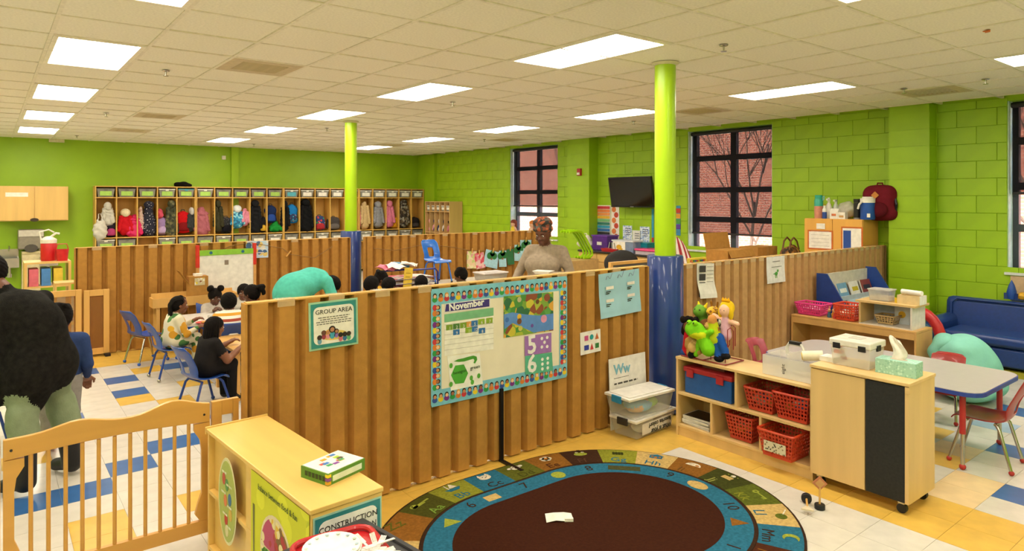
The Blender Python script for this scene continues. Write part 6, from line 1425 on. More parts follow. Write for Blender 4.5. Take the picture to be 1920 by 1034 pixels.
def perf(nx, ny, w0, w1, h_):
    vs, fs = [], []
    def pt(u, v): w_ = w0 + (w1 - w0) * v; return ((u - .5) * w_, 0, v * h_)
    for i in range(nx):
        for j in range(ny):
            o = len(vs); out = [(0, 0), (.5, 0), (1, 0), (1, .5), (1, 1), (.5, 1), (0, 1), (0, .5)]; r_ = .30 + .08 * ((i + j) % 2)
            for a, b in out: vs.append(pt((i + a) / nx, (j + b) / ny))
            for q in range(8): an = -3 * PI / 4 + q * PI / 4; vs.append(pt((i + .5 + r_ * math.cos(an)) / nx, (j + .5 + r_ * math.sin(an)) / ny))
            for q in range(8): fs.append((o + q, o + (q + 1) % 8, o + 8 + (q + 1) % 8, o + 8 + q))
    return vs, fs
def basket(label, loc, rz, wx, wy, h_, col, group, card_=False, cont=None):
    t = thing('plastic_basket', label, 'basket', loc, rz, group); m = mat(col, .4, coat=.1); k = .80
    for nm, half, dist, ro in (('long_wall', wx, wy, 0), ('long_wall', wx, wy, PI), ('short_wall', wy, wx, PI / 2), ('short_wall', wy, wx, -PI / 2)):
        vs, fs = perf(max(4, int(half * 2 / .026)), max(3, int(h_ / .03)), half * 2 * k, half * 2, h_ - .03)
        vs = [(x, -dist * (k + (1 - k) * z / (h_ - .03)), z + .02) for x, y, z in vs]; MB().add(vs, fs, M=Matrix.Rotation(ro, 4, 'Z')).build(nm, m, t, solid=.003)
    MB().box(-wx * k, wx * k, -wy * k, wy * k, .004, .022).build('basket_floor', m, t)
    MB().tube([(x, y, h_ - .006) for x, y in rrect(-wx - .004, wx + .004, -wy - .004, wy + .004, .025)], .009, 6, closed=True).build('rim', m, t, smooth=True)
    if card_: MB().box(-wx * .62, wx * .62, -wy * .93, -wy * .92 + .002, h_ * .25, h_ * .62).build('picture_card', spotted('#d8ccb0', ('#3a3428', '#8a7a58'), 60, .35), t, (0, -.012, 0))
    if cont: soft_obj('contents', [('e', (random.uniform(-wx, wx) * .5, random.uniform(-wy, wy) * .5, random.uniform(.05, h_ * .5)), (.04, .03, .025), q % len(cont), .004) for q in range(10)], [mat(c_, .6) for c_ in cont], t, vox=.01)
    return t
def by(u, v=760, dx=.16): return PX(u, v, SX + dx).y
RB = 'red baskets on the open shelf'; rc = ('#c88a3a', '#3a6ab0', '#c8303a', '#d8d0c0')
YB = -PI / 2
basket('red perforated basket, upper shelf, next to the divider', (SX + .16, 2.655, .344), YB, .115, .14, .17, '#c23a22', RB, cont=rc)
basket('red perforated basket, upper shelf, nearest the blackboard cabinet', (SX + .15, 2.41, .344), YB, .13, .14, .19, '#c23a22', RB, cont=rc)
basket('red perforated basket in the middle lower compartment', (SX + .17, 2.82, .089), YB, .11, .14, .19, '#c23a22', RB, cont=rc)
basket('red perforated basket with a picture card, pulled out of the shelf', (SX + .06, 2.47, .089), YB, .13, .14, .19, '#c8401f', RB, True)
t = thing('toolbox', 'blue toolbox with a red lid on the open shelf', 'toolbox', (SX + .15, (ydt + SL) / 2 + SY0, .344), YB)
MB().box(-.21, .21, -.115, .115, 0, .165).build('box_body', mat('#1f5aa8', .4), t, bevel=.006); MB().box(-.22, .22, -.125, .125, .166, .205).build('lid', mat('#b02830', .4), t, bevel=.008)
for x in (-.15, .12): MB().box(x - .03, x + .03, -.135, -.126, .13, .19).build('latch', mat('#b02830', .4), t)
MB().box(-.1, .1, -.04, .04, .206, .222).build('lid_handle', mat('#8a5a50', .4), t)
for k in range(5):
    o = MB().box(-.125, .125, -.10, .10, 0, .012).box(-.115, .115, -.09, .09, .012, .0135, 1).build('magazine', [mat('#e0dcd4', .4), mat(['#c8c0b0', '#8a8478', '#b0a898', '#4a463c', '#201d18'][k], .35)], None, (SX + .14 - .008 * (k % 2), (yd1 + SL) / 2 + SY0 + .008 * (k % 3) - .005, .089 + k * .0142), YB + .08 * (k % 3 - 1)); tag(o, ['bottom', 'second lowest', 'middle', 'second highest', 'topmost black covered'][k] + ' magazine in the pile on the lower shelf', 'magazine', 'magazines on the open shelf')
KX, KY0, KY1, KH, KD = 4.24, 1.64, 2.235, .785, .385
t = thing('mobile_cabinet', 'maple cabinet on casters with a blackboard panel door', 'cabinet', (KX, KY0, 0)); KL = KY1 - KY0
MB().box(.018, KD, 0, KL, .07, KH - .021).build('cabinet_body', mapl, t); MB().box(-.004, KD + .004, -.006, KL + .004, KH - .02, KH).build('top_panel', mapl, t, bevel=.003)
yk = PX(1622, 800, KX).y - KY0
MB().box(0, .017, yk + .003, KL - .003, .075, KH - .026).build('wood_door', mapl, t); f = MB().box(.0, .017, .022, yk - .003, .075, KH - .026).build('blackboard_door', mat('#1c1b1b', .75, var=.2, scale=60, bump=.1), t); MB().box(-.002, .017, .0, .02, .072, KH - .023).build('corner_post', mapl, t)
MB().prism([(0, 0), (.03, .0), (.03, .03), (.012, .02)], 0, .002).build('peeled_corner', mapl, f, (-.003, .02, KH - .06), rot=(PI / 2, 0, -PI / 2))
for x, y in ((.04, .05), (KD - .05, .05), (.04, KL - .05), (KD - .05, KL - .05)):
    c_ = MB().cyl((x - .014, y, .028), (x + .014, y, .028), .028, n=16).build('caster', black, t, smooth=True); MB().box(x - .02, x + .02, y - .018, y + .018, .057, .069).build('caster_plate', chrome, c_)
# on the cabinet
def topc(u, v): p = P(u, v, KH); return (min(max(p.x, KX + .05), KX + KD - .05), p.y, KH)
t = thing('latched_box', 'clear plastic box with black latches on the blackboard cabinet', 'box', (KX + .21, 2.03, KH), YB)
cw_ = mat('#e8e4da', .15, alpha=.36, var=0)
MB().taper(.125, .105, .002, .13, .93).build('tub', cw_, t, bevel=.008); MB().box(-.132, .132, -.112, .112, .131, .175).build('lid', mat('#ece6da', .25, alpha=.85), t, bevel=.008)
for x, y in ((-.08, -.114), (.08, -.114), (.134, 0)): MB().box(x - .022, x + .022, y - .006, y + .006, .115, .15).build('latch', black, t) if y else MB().box(x - .006, x + .004, -.025, .025, .115, .15).build('latch', black, t)
MB().box(-.04, .04, -.04, .04, .1755, .18).build('lid_plate', cw_, t)
t = thing('tissue_box', 'pale green tissue box with a tissue pulled up', 'tissue box', (KX + .19, 1.77, KH), YB + .05); MB().box(-.115, .115, -.06, .06, 0, .09).build('carton', spotted('#9cc8b4', ('#b8dccb', '#8cbca8'), 60, .4), t, bevel=.002); MB().prism(disc(0, 0, .05, 18, .028), .0905, .092).build('opening', mat('#c8b8a0', .6), t)
vs, fs = [], []
for i in range(7):
    for j in range(5): f = i / 6; vs.append((-.045 + .09 * j / 4 * (.6 + .4 * math.sin(2.5 * f + .5)) + .01 * math.sin(5 * f), .014 * math.sin(j * 1.8 + i), .088 + .15 * f - .03 * f * (j / 4)))
for i in range(6):
    for j in range(4): q = i * 5 + j; fs.append((q, q + 1, q + 6, q + 5))
MB().add(vs, fs).build('tissue', mat('#efe6da', .8), t, solid=.0015, smooth=True, sub=1)
# ------------------------------------------------------------------ puppets on their red wire rack
ry = (PX(1335, 690, SX + .15).y); RK = Vector((SX + .15, ry, SHt))
t = thing('puppet_rack', 'red wire rack standing on the open shelf', 'rack', RK, YB); rdw = mat('#8a1a20', .4)
m = MB()
for x in (-.2, 0, .2): m.tube([(x, -.12, .008), (x, .12, .008)], .005, 6)
for y in (-.12, .12): m.tube([(-.2, y, .008), (.2, y, .008)], .005, 6)
m.build('wire_base', rdw, t)
for k in range(6):
    x = -.16 + .064 * k; y = -.06 if k % 2 else .06; MB().tube([(x, y, .008), (x, y, .09), (x + .02, y, .12), (x + .02, y, .26), (x + .045, y, .28), (x + .07, y, .26), (x + .07, y, .12)], .004, 6).build('wire_post', rdw, t)
def puppet(label, dx, dy, dz, prims, cols, extra=None, rz=YB, cat='puppet'):
    loc = (RK.x + dy, RK.y - dx, RK.z + dz); t = thing('hand_puppet', label, cat, loc, rz, 'puppets on the red rack'); soft_obj('puppet_body', prims, [c_ if not isinstance(c_, str) else fab(c_) for c_ in cols], t, vox=.008, k=.018)
    for nm, pr, c_ in extra or []: soft_obj(nm, pr, [fab(c_) if isinstance(c_, str) else c_], t, vox=.006, k=.01)
    return t
puppet('bright green frog puppet facing front on the rack', -.02, -.10, .10, [('c', (0.06, 0, .0), (.0, 0, .10), .06, .05, 0), ('e', (-.05, -.02, .13), (.085, .06, .065), 0), ('c', (0, 0, .08), (.10, -.02, .14), .025, .02, 0), ('c', (-.02, 0, .04), (-.04, -.02, -.06), .025, .02, 0), ('e', (-.02, -.04, .10), (.07, .04, .03), 1)], ['#7ac81e', '#c8d020'], [('eye', [('e', (-.08, -.05, .185), (.022, .022, .022), 0)], '#8ad020'), ('eye', [('e', (-.02, -.06, .19), (.022, .022, .022), 0)], '#8ad020'), ('pupil', [('e', (-.082, -.07, .188), (.008, .008, .008), 0), ('e', (-.02, -.08, .193), (.008, .008, .008), 0)], black)])
puppet('doll puppet with yellow hair, crown and pink dress at the rack top', .11, .02, .20, [('c', (0, 0, 0), (0, 0, .12), .045, .03, 0), ('e', (0, -.01, .19), (.045, .04, .05), 1), ('c', (-.03, 0, .11), (-.10, -.01, .14), .02, .018, 1), ('c', (.03, 0, .11), (.10, 0, .10), .02, .018, 1)], ['#d8a8b8', '#e8b89a'], [('doll_hair', [('e', (0, .02, .21), (.06, .045, .06), 0), ('e', (.045, .0, .17), (.02, .02, .05), 0), ('e', (-.045, 0, .17), (.02, .02, .05), 0)], '#e0b820'), ('crown', [('c', (-.025, 0, .265), (.025, 0, .265), .012, .012, 0)] + [('c', (x, 0, .265), (x, 0, .29), .008, .004, 0) for x in (-.025, 0, .025)], '#e0a010'), ('eyes', [('e', (-.016, -.048, .195), (.006, .004, .007), 0), ('e', (.016, -.048, .195), (.006, .004, .007), 0)], black)])
puppet('green dragon puppet with yellow horns behind the frog', -.12, .05, .20, [('c', (0, 0, 0), (0, 0, .1), .05, .04, 0), ('e', (-.01, -.02, .15), (.055, .06, .05), 0), ('c', (-.03, -.01, .19), (-.045, 0, .225), .014, .006, 1), ('c', (.03, -.01, .19), (.04, 0, .22), .014, .006, 1)], ['#6a9a34', '#d8c020'], [('eyes', [('e', (-.025, -.07, .17), (.008,) * 3, 0), ('e', (.02, -.07, .17), (.008,) * 3, 0)], black)])
puppet('yellow giraffe puppet behind the dragon', -.04, .08, .22, [('c', (0, 0, 0), (0, 0, .1), .04, .035, 0), ('e', (.01, -.03, .14), (.04, .06, .04), 0), ('c', (-.02, 0, .17), (-.025, 0, .21), .008, .01, 1), ('c', (.03, 0, .17), (.035, 0, .21), .008, .01, 1)], [spotted('#d8a828', ('#8a5a1c', '#d8a828'), 45, .5), '#8a5a1c'])
puppet('dark haired puppet with red shirt at the left of the rack', -.17, -.06, .02, [('c', (0, 0, .02), (0, 0, .15), .055, .04, 0), ('e', (.0, -.01, .21), (.04, .04, .045), 1), ('c', (-.02, 0, .02), (-.03, -.03, -.0), .03, .028, 2), ('c', (.03, 0, .02), (.05, -.04, .0), .03, .028, 2), ('e', (.07, -.05, .012), (.035, .035, .03), 3)], ['#b81c24', '#6a4028', '#2a4a8a', '#191919'], [('yarn_hair', [('e', (random.uniform(-.06, .06), random.uniform(-.01, .05), .22 + random.uniform(-.06, .05)), (.025, .022, .03), 0) for _ in range(18)], '#1a1310')])
puppet('brown monkey puppet in the middle of the rack', -.07, -.02, .15, [('c', (0, 0, 0), (.04, 0, .1), .05, .05, 0), ('e', (.06, -.03, .12), (.06, .05, .045), 0), ('e', (.09, -.06, .12), (.03, .025, .025), 1)], ['#6a4020', '#c89a5a'])
puppet('tan curly lion puppet under the frog', -.10, -.09, .03, [('e', (random.uniform(-.06, .06), random.uniform(-.02, .03), .05 + random.uniform(-.05, .08)), (.026, .024, .026), 0) for _ in range(22)] + [('e', (.01, -.04, .06), (.035, .03, .04), 1)], ['#b08a4a', '#d0a868'])
puppet('black and white zebra puppet at the back of the rack', .01, .06, .19, [('c', (0, 0, 0), (.02, 0, .09), .05, .045, 0), ('e', (.05, -.03, .11), (.06, .04, .035), 0), ('c', (.02, 0, .13), (.02, 0, .18), .018, .012, 1), ('c', (-.03, 0, .12), (-.05, 0, .17), .018, .012, 1)], [spotted('#d8d4cc', ('#1c1a18', '#d8d4cc'), 50, .6), '#1a1614'])
puppet('puppet in a yellow top, blue trousers and black shoes', .08, -.06, .05, [('c', (-.01, 0, .13), (-.03, 0, .23), .05, .04, 0), ('c', (.0, 0, .12), (.03, -.02, .02), .034, .03, 1), ('c', (.03, 0, .14), (.085, -.01, .05), .034, .03, 1), ('e', (.045, -.03, -.015), (.04, .03, .024), 2), ('e', (.10, -.02, .015), (.036, .03, .024), 2), ('c', (-.03, 0, .21), (-.08, -.02, .17), .022, .02, 0), ('e', (-.03, -.01, .27), (.035, .035, .04), 3)], ['#b8c41e', '#1f4f9a', '#17161a', '#c88a4a'])
# caddy of supplies at the far end of the shelf top
t = thing('supply_caddy', 'clear handled caddy lettered eight on the open shelf', 'caddy', (SX + .17, 2.46, SHt), YB)
MB().box(-.17, .17, -.11, .11, .002, .008).build('caddy_floor', cw_, t)
for a, b, c_, d in ((-.18, .18, -.12, -.114), (-.18, .18, .114, .12), (-.18, -.174, -.113, .113), (.174, .18, -.113, .113), (-.004, .004, -.113, .113)): MB().box(a, b, c_, d, .004, .14 if abs(a) > .01 else .17).build('caddy_wall', cw_, t)
MB().tube([(-.06, 0, .14), (-.06, 0, .2), (-.045, 0, .225), (.045, 0, .225), (.06, 0, .2), (.06, 0, .14)], .012, 8).build('handle', mat('#e8e4da', .3, alpha=.7), t, smooth=True); MB().box(-.04, .04, -.014, .014, .224, .245).build('handle_grip', black, t)
text('lettering', 'eight', .036, blk, t, (-.01, -.1215, .03), (PI / 2, R(-90), 0), ex=.0004)
o = thing('paper_cup', 'yellow and white paper roll lying in the caddy', 'paper roll', (SX + .17, 2.34, SHt + .12), R(-60)); MB().cyl((-.06, 0, .04), (.07, 0, .055), .035, n=16).build('roll', mat('#efe4c4', .6), o, smooth=True); MB().cyl((-.065, 0, .039), (-.06, 0, .0396), .025, n=14).build('yellow_core', mat('#d8b020', .5), o)
o = thing('felt_figure', 'red and white striped paper cone behind the latched box', 'paper cone', (KX + .3, 2.19, KH)); MB().cyl((0, 0, 0), (0, 0, .11), .05, .012, 14).build('cone', striped(['#c0282e', '#c0282e', '#e8e0d8'], 2, .04), o, smooth=True); MB().box(-.05, .05, -.03, .06, .0, .03).build('card_base', lab_w, o, (-.1, .0, 0))
# ------------------------------------------------------------------ white table and red chairs
rtable('grey topped rectangular table with blue edge and red legs', rrect(-.45, .45, -.80, .80, .12), (5.66, 2.38, 0), 0, .555, mat('#b8b0b0', .3, var=.02), mat('#24429c', .4), [(-.38, -.68), (.38, -.68), (-.38, .68), (.38, .68)], chrome, red_cap, mat('#b02a2c', .4))
kid_chair('red child chair drawn up at the near end of the table', (5.57, 1.65, 0), R(4), red_sh, chrome, red_cap, .33, 'red child chairs', 1.1)
kid_chair('red child chair on the bean bag side of the table', (6.38, 2.20, 0), R(95), red_sh, chrome, red_cap, .26, 'red child chairs', .86)
kid_chair('red child chair beside the right partition at the table far end', (5.80, 3.44, 0), R(175), mat('#b04858', .38), chrome, red_cap, .26, 'red child chairs', .84)
# ------------------------------------------------------------------ bench shelf with baskets, little stand
BX, BY0, BY1, BHh, BD = 6.95, 2.62, 3.88, .60, .38
t = thing('bench_shelf', 'long wooden bench shelf by the right partition', 'shelf', (BX, BY0, 0)); BLn = BY1 - BY0; bw_ = mat('#d2a462', .45, 'wood', var=.05, scale=9)
MB().box(0, BD, 0, BLn, BHh - .022, BHh).build('top_panel', bw_, t, bevel=.003); MB().box(0, BD, .0, .02, 0, BHh - .023).build('side_panel', bw_, t); MB().box(0, BD, BLn - .02, BLn, 0, BHh - .023).build('side_panel', bw_, t); MB().box(.0, BD - .012, .021, BLn - .021, .2, .22).build('shelf', bw_, t); MB().box(BD - .012, BD, .021, BLn - .021, 0, BHh - .023).build('back_panel', bw_, t); MB().box(0, .018, .021, BLn - .021, BHh - .085, BHh - .023).build('front_rail', bw_, t)
def onb(u, v, dx=.17): return (BX + dx, PX(u, v, BX + dx).y, BHh)
basket('bright pink perforated basket on the bench shelf', (BX + .17, onb(1525, 590)[1], BHh), YB, .15, .12, .13, '#e03a8a', 'baskets on the bench shelf', cont=('#d89ab0', '#c86a8a'))
basket('orange red perforated basket on the bench shelf', (BX + .15, onb(1594, 600)[1], BHh), YB, .115, .12, .17, '#d8482a', 'baskets on the bench shelf', cont=('#c89a6a', '#d8d0c0'))
for k, (dx, dy, c_) in enumerate(((.1, 0, '#c83a34'), (.14, .035, '#e0902a'), (.12, .07, '#3a6a8a'), (.2, .05, '#c83a34'), (.18, .01, '#4a8a4a'))):
    p = onb(1562, 600, .12); o = thing('peg_doll', ['red peg doll at the front left of the cluster', 'orange peg doll in the middle of the cluster', 'blue grey peg doll at the right of the cluster', 'red peg doll at the back of the cluster', 'green peg doll half hidden in the cluster'][k], 'peg doll', (BX + dx, p[1] + dy - .03, BHh), 0, 'peg dolls between the baskets'); MB().lathe([(.02, 0), (.022, .02), (.012, .06)], 14).build('peg_body', mat(c_, .5), o, smooth=True); MB().ell((0, 0, .075), (.017, .017, .019), 12).cyl((0, 0, .09), (0, 0, .12), .006, n=6).build('peg_head', mat('#d8a878', .5), o, smooth=True)
sy_a, sy_b = PX(1612, 600, BX + .05).y, PX(1712, 600, BX + .05).y; sz = PX(1660, 565, BX + .15).z - BHh
sy_a = min(sy_a, onb(1594, 600)[1] - .13)
t = thing('little_stand', 'small white and maple stand on the bench shelf', 'stand', (BX + .03, max(sy_b, BY0 + .02), BHh)); sl_ = sy_a - max(sy_b, BY0 + .02)
MB().box(-.01, .33, -.03, sl_ + .03, sz - .02, sz).build('stand_top', mapl, t); MB().box(0, .31, 0, .018, .013, sz - .021).build('stand_leg', mat('#e6e0d8', .35), t); MB().box(0, .31, sl_ - .018, sl_, .013, sz - .021).build('stand_leg', mapl, t); MB().box(0, .31, 0, sl_, 0, .012).build('stand_base', mat('#e0dad2', .35), t); MB().box(.29, .305, .019, sl_ * .99 - .019, .013, sz - .021).build('stand_back', mat('#b8c4d4', .4), t)
st0 = t.location
basket('small beige basket of leaves inside the little stand', (st0.x + .14, st0.y + sl_ * .55, BHh + .013), YB, .09, .09, .09, '#b89a68', None, cont=('#5a5a3a', '#8a8478', '#4a463c'))
o = thing('picture_book', 'standing picture book with a yellow flower in the stand', 'book', (st0.x + .22, st0.y + sl_ * .35, BHh + .013), YB); MB().box(-.07, .07, -.006, .006, 0, sz * .72).build('page_block', mat('#d8e0e4', .5), o); MB().prism(disc(0, sz * .4, .035, 10), .0065, .008, M=UP).build('flower_print', mat('#e0b020', .5), o)
o = thing('clear_tub', 'clear plastic tub of white paste on the little stand', 'tub', (st0.x + .15, st0.y + sl_ * .68, BHh + sz), YB); MB().taper(.10, .08, .002, .11, .88).build('tub_wall', mat('#e0e0e0', .15, alpha=.4), o); MB().taper(.088, .07, .006, .05, .95).build('tub_filling', mat('#cfc6b4', .7), o); MB().box(-.106, .106, -.086, .086, .108, .118).build('tub_rim', mat('#e8e4e0', .2, alpha=.6), o)
o = thing('yellow_cup', 'tiny yellow cup on the little stand', 'cup', (st0.x + .09, st0.y + sl_ * .34, BHh + sz)); MB().lathe([(.022, 0), (.026, .05), (.022, .05), (.02, .004)], 14).build('cup_wall', mat('#e0c020', .4), o, smooth=True); MB().tube([(0, -.026, .04), (0, -.042, .03), (0, -.024, .015)], .004, 6).build('cup_handle', mat('#e0c020', .4), o)
o = thing('wooden_box', 'light wooden box with white end on the little stand', 'box', (st0.x + .15, st0.y + sl_ * .12, BHh + sz), YB)
for a, b, c_, d, e, f in ((-.1, .1, -.09, -.08, 0, .085), (-.1, .1, .08, .09, 0, .085), (-.1, -.09, -.08, .08, 0, .085), (.09, .1, -.08, .08, 0, .085), (-.09, .09, -.08, .08, 0, .01)): MB().box(a, b, c_, d, e, f).build('box_wall', mat('#e0c898', .5) if a < 0 else mat('#e8e4de', .5), o)
o = thing('paint_roll', 'white paper roll with a black end resting on the wooden box', 'roll', (st0.x + .15, st0.y + sl_ * .12, BHh + sz + .086), YB - .2); MB().cyl((-.10, 0, .024), (.10, 0, .024), .024, n=16).build('roll_body', mat('#ece6de', .5), o, smooth=True); MB().cyl((-.103, 0, .024), (-.1, 0, .024), .022, n=16).build('end_cap', black, o)
o = thing('blue_tray', 'blue tray with a wood block on the bench lower shelf', 'tray', (BX + .14, 2.85, .221), YB); MB().taper(.13, .1, 0, .05, .9).build('tray_body', mat('#1f4a9c', .4), o); MB().box(-.02, .02, -.12, .05, .05, .075).build('wood_block', mat('#a8702c', .6), o)
o = thing('teal_folder', 'teal flat folder on the bench lower shelf', 'folder', (BX + .12, 3.45, .221), YB); MB().box(-.2, .2, -.09, .09, 0, .02).build('folder_body', mat('#1f7a9a', .5), o); MB().box(-.19, .19, -.085, .085, .0205, .03).build('folder_paper', mat('#4a9ab0', .5), o)
# blue book display
DX0, DX1, DY = 7.5, 8.75, 3.66
t = thing('book_display', 'blue sided sloping book display by the right wall', 'book display', (DX0, DY, 0)); dbl = mat('#1d3f8a', .4); dz = PY(1547, 532, DY).z
for x in (0, DX1 - DX0 - .02): MB().prism([(-.32, 0), (.22, 0), (.22, dz + .08), (.10, dz + .08), (-.32, .34)], x, x + .02, M=Matrix(((0, 0, 1, 0), (1, 0, 0, 0), (0, 1, 0, 0), (0, 0, 0, 1)))).build('side_panel', dbl, t)
nb_ = 3
for k in range(nb_):
    y, z = -.26 + .15 * k, .30 + .17 * k; MB().box(.021, DX1 - DX0 - .021, y, y + .012, z - .05, z + .1).build('front_strip', mat('#c8d4e0', .3, alpha=.8), t); MB().box(.021, DX1 - DX0 - .021, y + .013, y + .12, z - .05, z - .04).build('ledge', mat('#d8d0c4', .5), t)
MB().box(.021, DX1 - DX0 - .021, .20, .215, 0, dz + .06).build('back_panel', mat('#d8d0c4', .5), t)
bc = ['#d8dce4', '#3a6ab0', '#e0e0dc', '#c8b020', '#2a2a34', '#a8c4dc', '#e4e4e0', '#4a4a50', '#d8d4c8', '#6a9ac0', '#e8e4e0', '#8a3a34']
for k in range(nb_):
    for q in range(4):
        i = k * 4 + q; o = thing('picture_book', ['front', 'middle', 'back'][k] + ' row book, ' + ORD[q] + ' from the left, in the blue display', 'book', (DX0 + .17 + q * .30, DY - .21 + .15 * k, .262 + .17 * k), 0, 'books in the blue display', rot=(R(-18), 0, .05 * (q % 3 - 1)))
        MB().box(-.11, .11, -.008, .008, 0, .27).build('page_block', mat('#e4e0d8', .5), o); MB().box(-.113, .113, -.012, -.0085, 0, .275).build('cover', mat(bc[i], .4), o); MB().box(-.08, .08, -.0135, -.0125, .16, .21).build('cover_print', mat(bc[(i + 5) % 12], .4), o)
# ------------------------------------------------------------------ couch, bean bag, corner toys
t = thing('couch', 'navy blue vinyl children couch under the right window', 'couch', (9.42, 2.18, 0), PI / 2); cvn = mat('#1c3c80', .38, var=.06, bump=.08, scale=30, coat=.15)   # local +x runs along the wall, +y comes away from it
MB().add([(-.98, .0, .05), (.98, .0, .05), (.98, .0, .66), (-.98, .0, .66), (-.98, .26, .05), (.98, .26, .05), (.98, .19, .70), (-.98, .19, .70)], [(0, 1, 2, 3), (7, 6, 5, 4), (1, 0, 4, 5), (2, 1, 5, 6), (3, 2, 6, 7), (0, 3, 7, 4)]).build('back_cushion', cvn, t, bevel=.07, smooth=True)
MB().tube([(-.9, .25, .40), (-.9, .215, .62), (-.84, .21, .67), (.84, .21, .67), (.9, .215, .62), (.9, .25, .40)], .012, 8).build('piping', cvn, t, smooth=True)
MB().box(-.82, .82, .24, .76, .24, .37).build('seat_cushion', cvn, t, bevel=.045, smooth=True); MB().box(-.86, .86, .1, .73, .03, .235).build('seat_base', cvn, t, bevel=.02, smooth=True)
for s_ in (-1, 1): MB().box(s_ * .92 - .085, s_ * .92 + .085, .1, .78, .03, .49).build('armrest', cvn, t, bevel=.07, smooth=True)
for x in (-.8, .8):
    for y in (.14, .66): MB().box(x - .03, x + .03, y - .03, y + .03, 0, .03).build('foot', black, t)
p = P(1800, 735); t = thing('bean_bag', 'large pale teal bean bag slumped before the couch', 'bean bag', (7.18, 2.27, 0)); bbm = mat('#86c8b8', .7, 'fabric', var=.06, bump=.15, scale=8)
soft_obj('bag_body', [('e', (0, 0, .15), (.33, .31, .15), 0), ('e', (.05, .02, .30), (.27, .27, .24), 0), ('e', (.0, .05, .45), (.20, .20, .15), 0)], [bbm], t, vox=.018, k=.08, wob=.009, wfreq=10)
soft_obj('gathered_corner', [('e', (-.04, .16, .50), (.13, .12, .09), 0), ('e', (-.08, .22, .42), (.10, .08, .10), 0)], [bbm], t, vox=.018, wob=.006, wfreq=20)
p = PX(1745, 615, 8.0); t = thing('ring_toy', 'red and blue ring toy standing behind the bench shelf', 'toy', (7.95, 3.02, 0)); MB().tube([(0, .26 * math.cos(a), .36 + .30 * math.sin(a)) for a in [2 * PI * i / 24 for i in range(24)]], .055, 10, closed=True).build('red_ring', mat('#c02a2c', .4), t, smooth=True); MB().cyl((-.04, 0, .36), (.04, 0, .36), .19, n=24).build('blue_hub', mat('#2a8ab0', .4), t, smooth=True)
p = PX(1905, 545, 9.46); t = thing('tan_panel', 'tan board hanging under the right window behind the couch', 'board', (9.485, 1.9, .70)); MB().box(-.008, .008, -.68, .66, 0, .26).build('board_panel', mat('#c8a884', .7), t); MB().box(-.012, .008, -.68, .66, -.03, -.001).build('board_rail', mat('#3a4a6a', .5), t)
t = thing('toy_rocket', 'blue toy rocket standing on the couch back', 'toy', (9.30, 2.50, .71)); MB().lathe([(.035, 0), (.05, .08), (.03, .16), (.002, .22)], 16).build('rocket_body', mat('#1d4a9c', .4), t, smooth=True)
for a in range(3): MB().box(.03, .075, -.006, .006, 0, .07).build('fin', mat('#1d3a7c', .4), t, rz=a * 2.1)
t = thing('yellow_ball', 'small yellow ball on the couch back', 'ball', (9.30, 2.40, .71)); MB().ell((0, 0, .045), .045, 16).build('ball_shell', mat('#e0a820', .5), t, smooth=True); MB().tube([(.045 * math.cos(a), .045 * math.sin(a), .045) for a in [2 * PI * i / 20 for i in range(20)]], .003, 5, closed=True).build('seam', mat('#b88418', .5), t)
# ------------------------------------------------------------------ spindle gate
t = thing('spindle_gate', 'wooden spindle gate with a wavy top rail in the foreground', 'gate', (.05, 3.9, 0)); GW = .90; gz = .735
gt = mat('#d29a4a', .4, 'woodx', var=.05, scale=10)
top = []; N = 24
for i in range(N + 1): f = i / N; top.append((GW * f, gz + .012 + .035 * math.exp(-((f - .33) / .13) ** 2) + .05 * math.exp(-((f - .80) / .13) ** 2)))
poly = [(GW, gz - .085), (GW, top[-1][1])] + top[::-1][1:] + [(0, gz - .085)] + [(GW * i / 12, gz - .085 + .022 * math.sin(PI * i / 12)) for i in range(1, 12)]
MB().prism(poly, -.013, .013, M=UP).build('top_rail', gt, t, bevel=.003); MB().box(.0, GW, -.013, .013, .05, .12).build('bottom_rail', gt, t)
for k in range(2):
    x0, sgn = (0, 1) if k == 0 else (GW, -1)
    pl = [(x0, .121), (x0 + sgn * .05, .121), (x0 + sgn * .075, .16), (x0 + sgn * .06, .22), (x0 + sgn * .042, .27), (x0 + sgn * .042, .5), (x0 + sgn * .05, .56), (x0 + sgn * .08, .61), (x0 + sgn * .08, gz - .086), (x0, gz - .086)]
    MB().prism(pl if sgn > 0 else pl[::-1], -.012, .012, M=UP).build('stile', gt, t)
sp = MB().cyl((0, 0, .121), (0, 0, gz - .068), .0095, n=10).mesh('spindle', gt, True)
for k in range(11): inst(sp, 'spindle', t, (.105 + k * (GW - .21) / 10, 0, 0))
for x in (.03, GW - .03): MB().cyl((x, -.013, gz - .04), (x, -.017, gz - .04), .006, n=8).build('screw', black, t)
def gpost(label, x0, x1, infill):
    t = thing('gate_post', label, 'gate panel', (x0, 3.9, 0)); w_ = x1 - x0
    MB().box(0, .05, -.016, .016, 0, gz + .02).build('stile', gt, t); MB().box(w_ - .03, w_, -.016, .016, 0, gz + .02).build('stile', gt, t); MB().box(.051, w_ - .031, -.014, .014, gz - .06, gz + .02).build('rail', gt, t); MB().box(.051, w_ - .031, -.014, .014, .04, .12).build('rail', gt, t); MB().box(.051, w_ - .031, -.002, .002, .121, gz - .061).build('infill', infill, t)
    for z in (.2, .55): MB().box(-.006, 0, -.02, .02, z, z + .07).build('hinge', chrome, t)
gpost('narrow gate panel joining the bulletin partition', .96, 1.10, mat('#b8c0c8', .15, alpha=.25)); gpost('gate panel at the left picture edge hinged to the spindle gate', -.42, .04, gt)
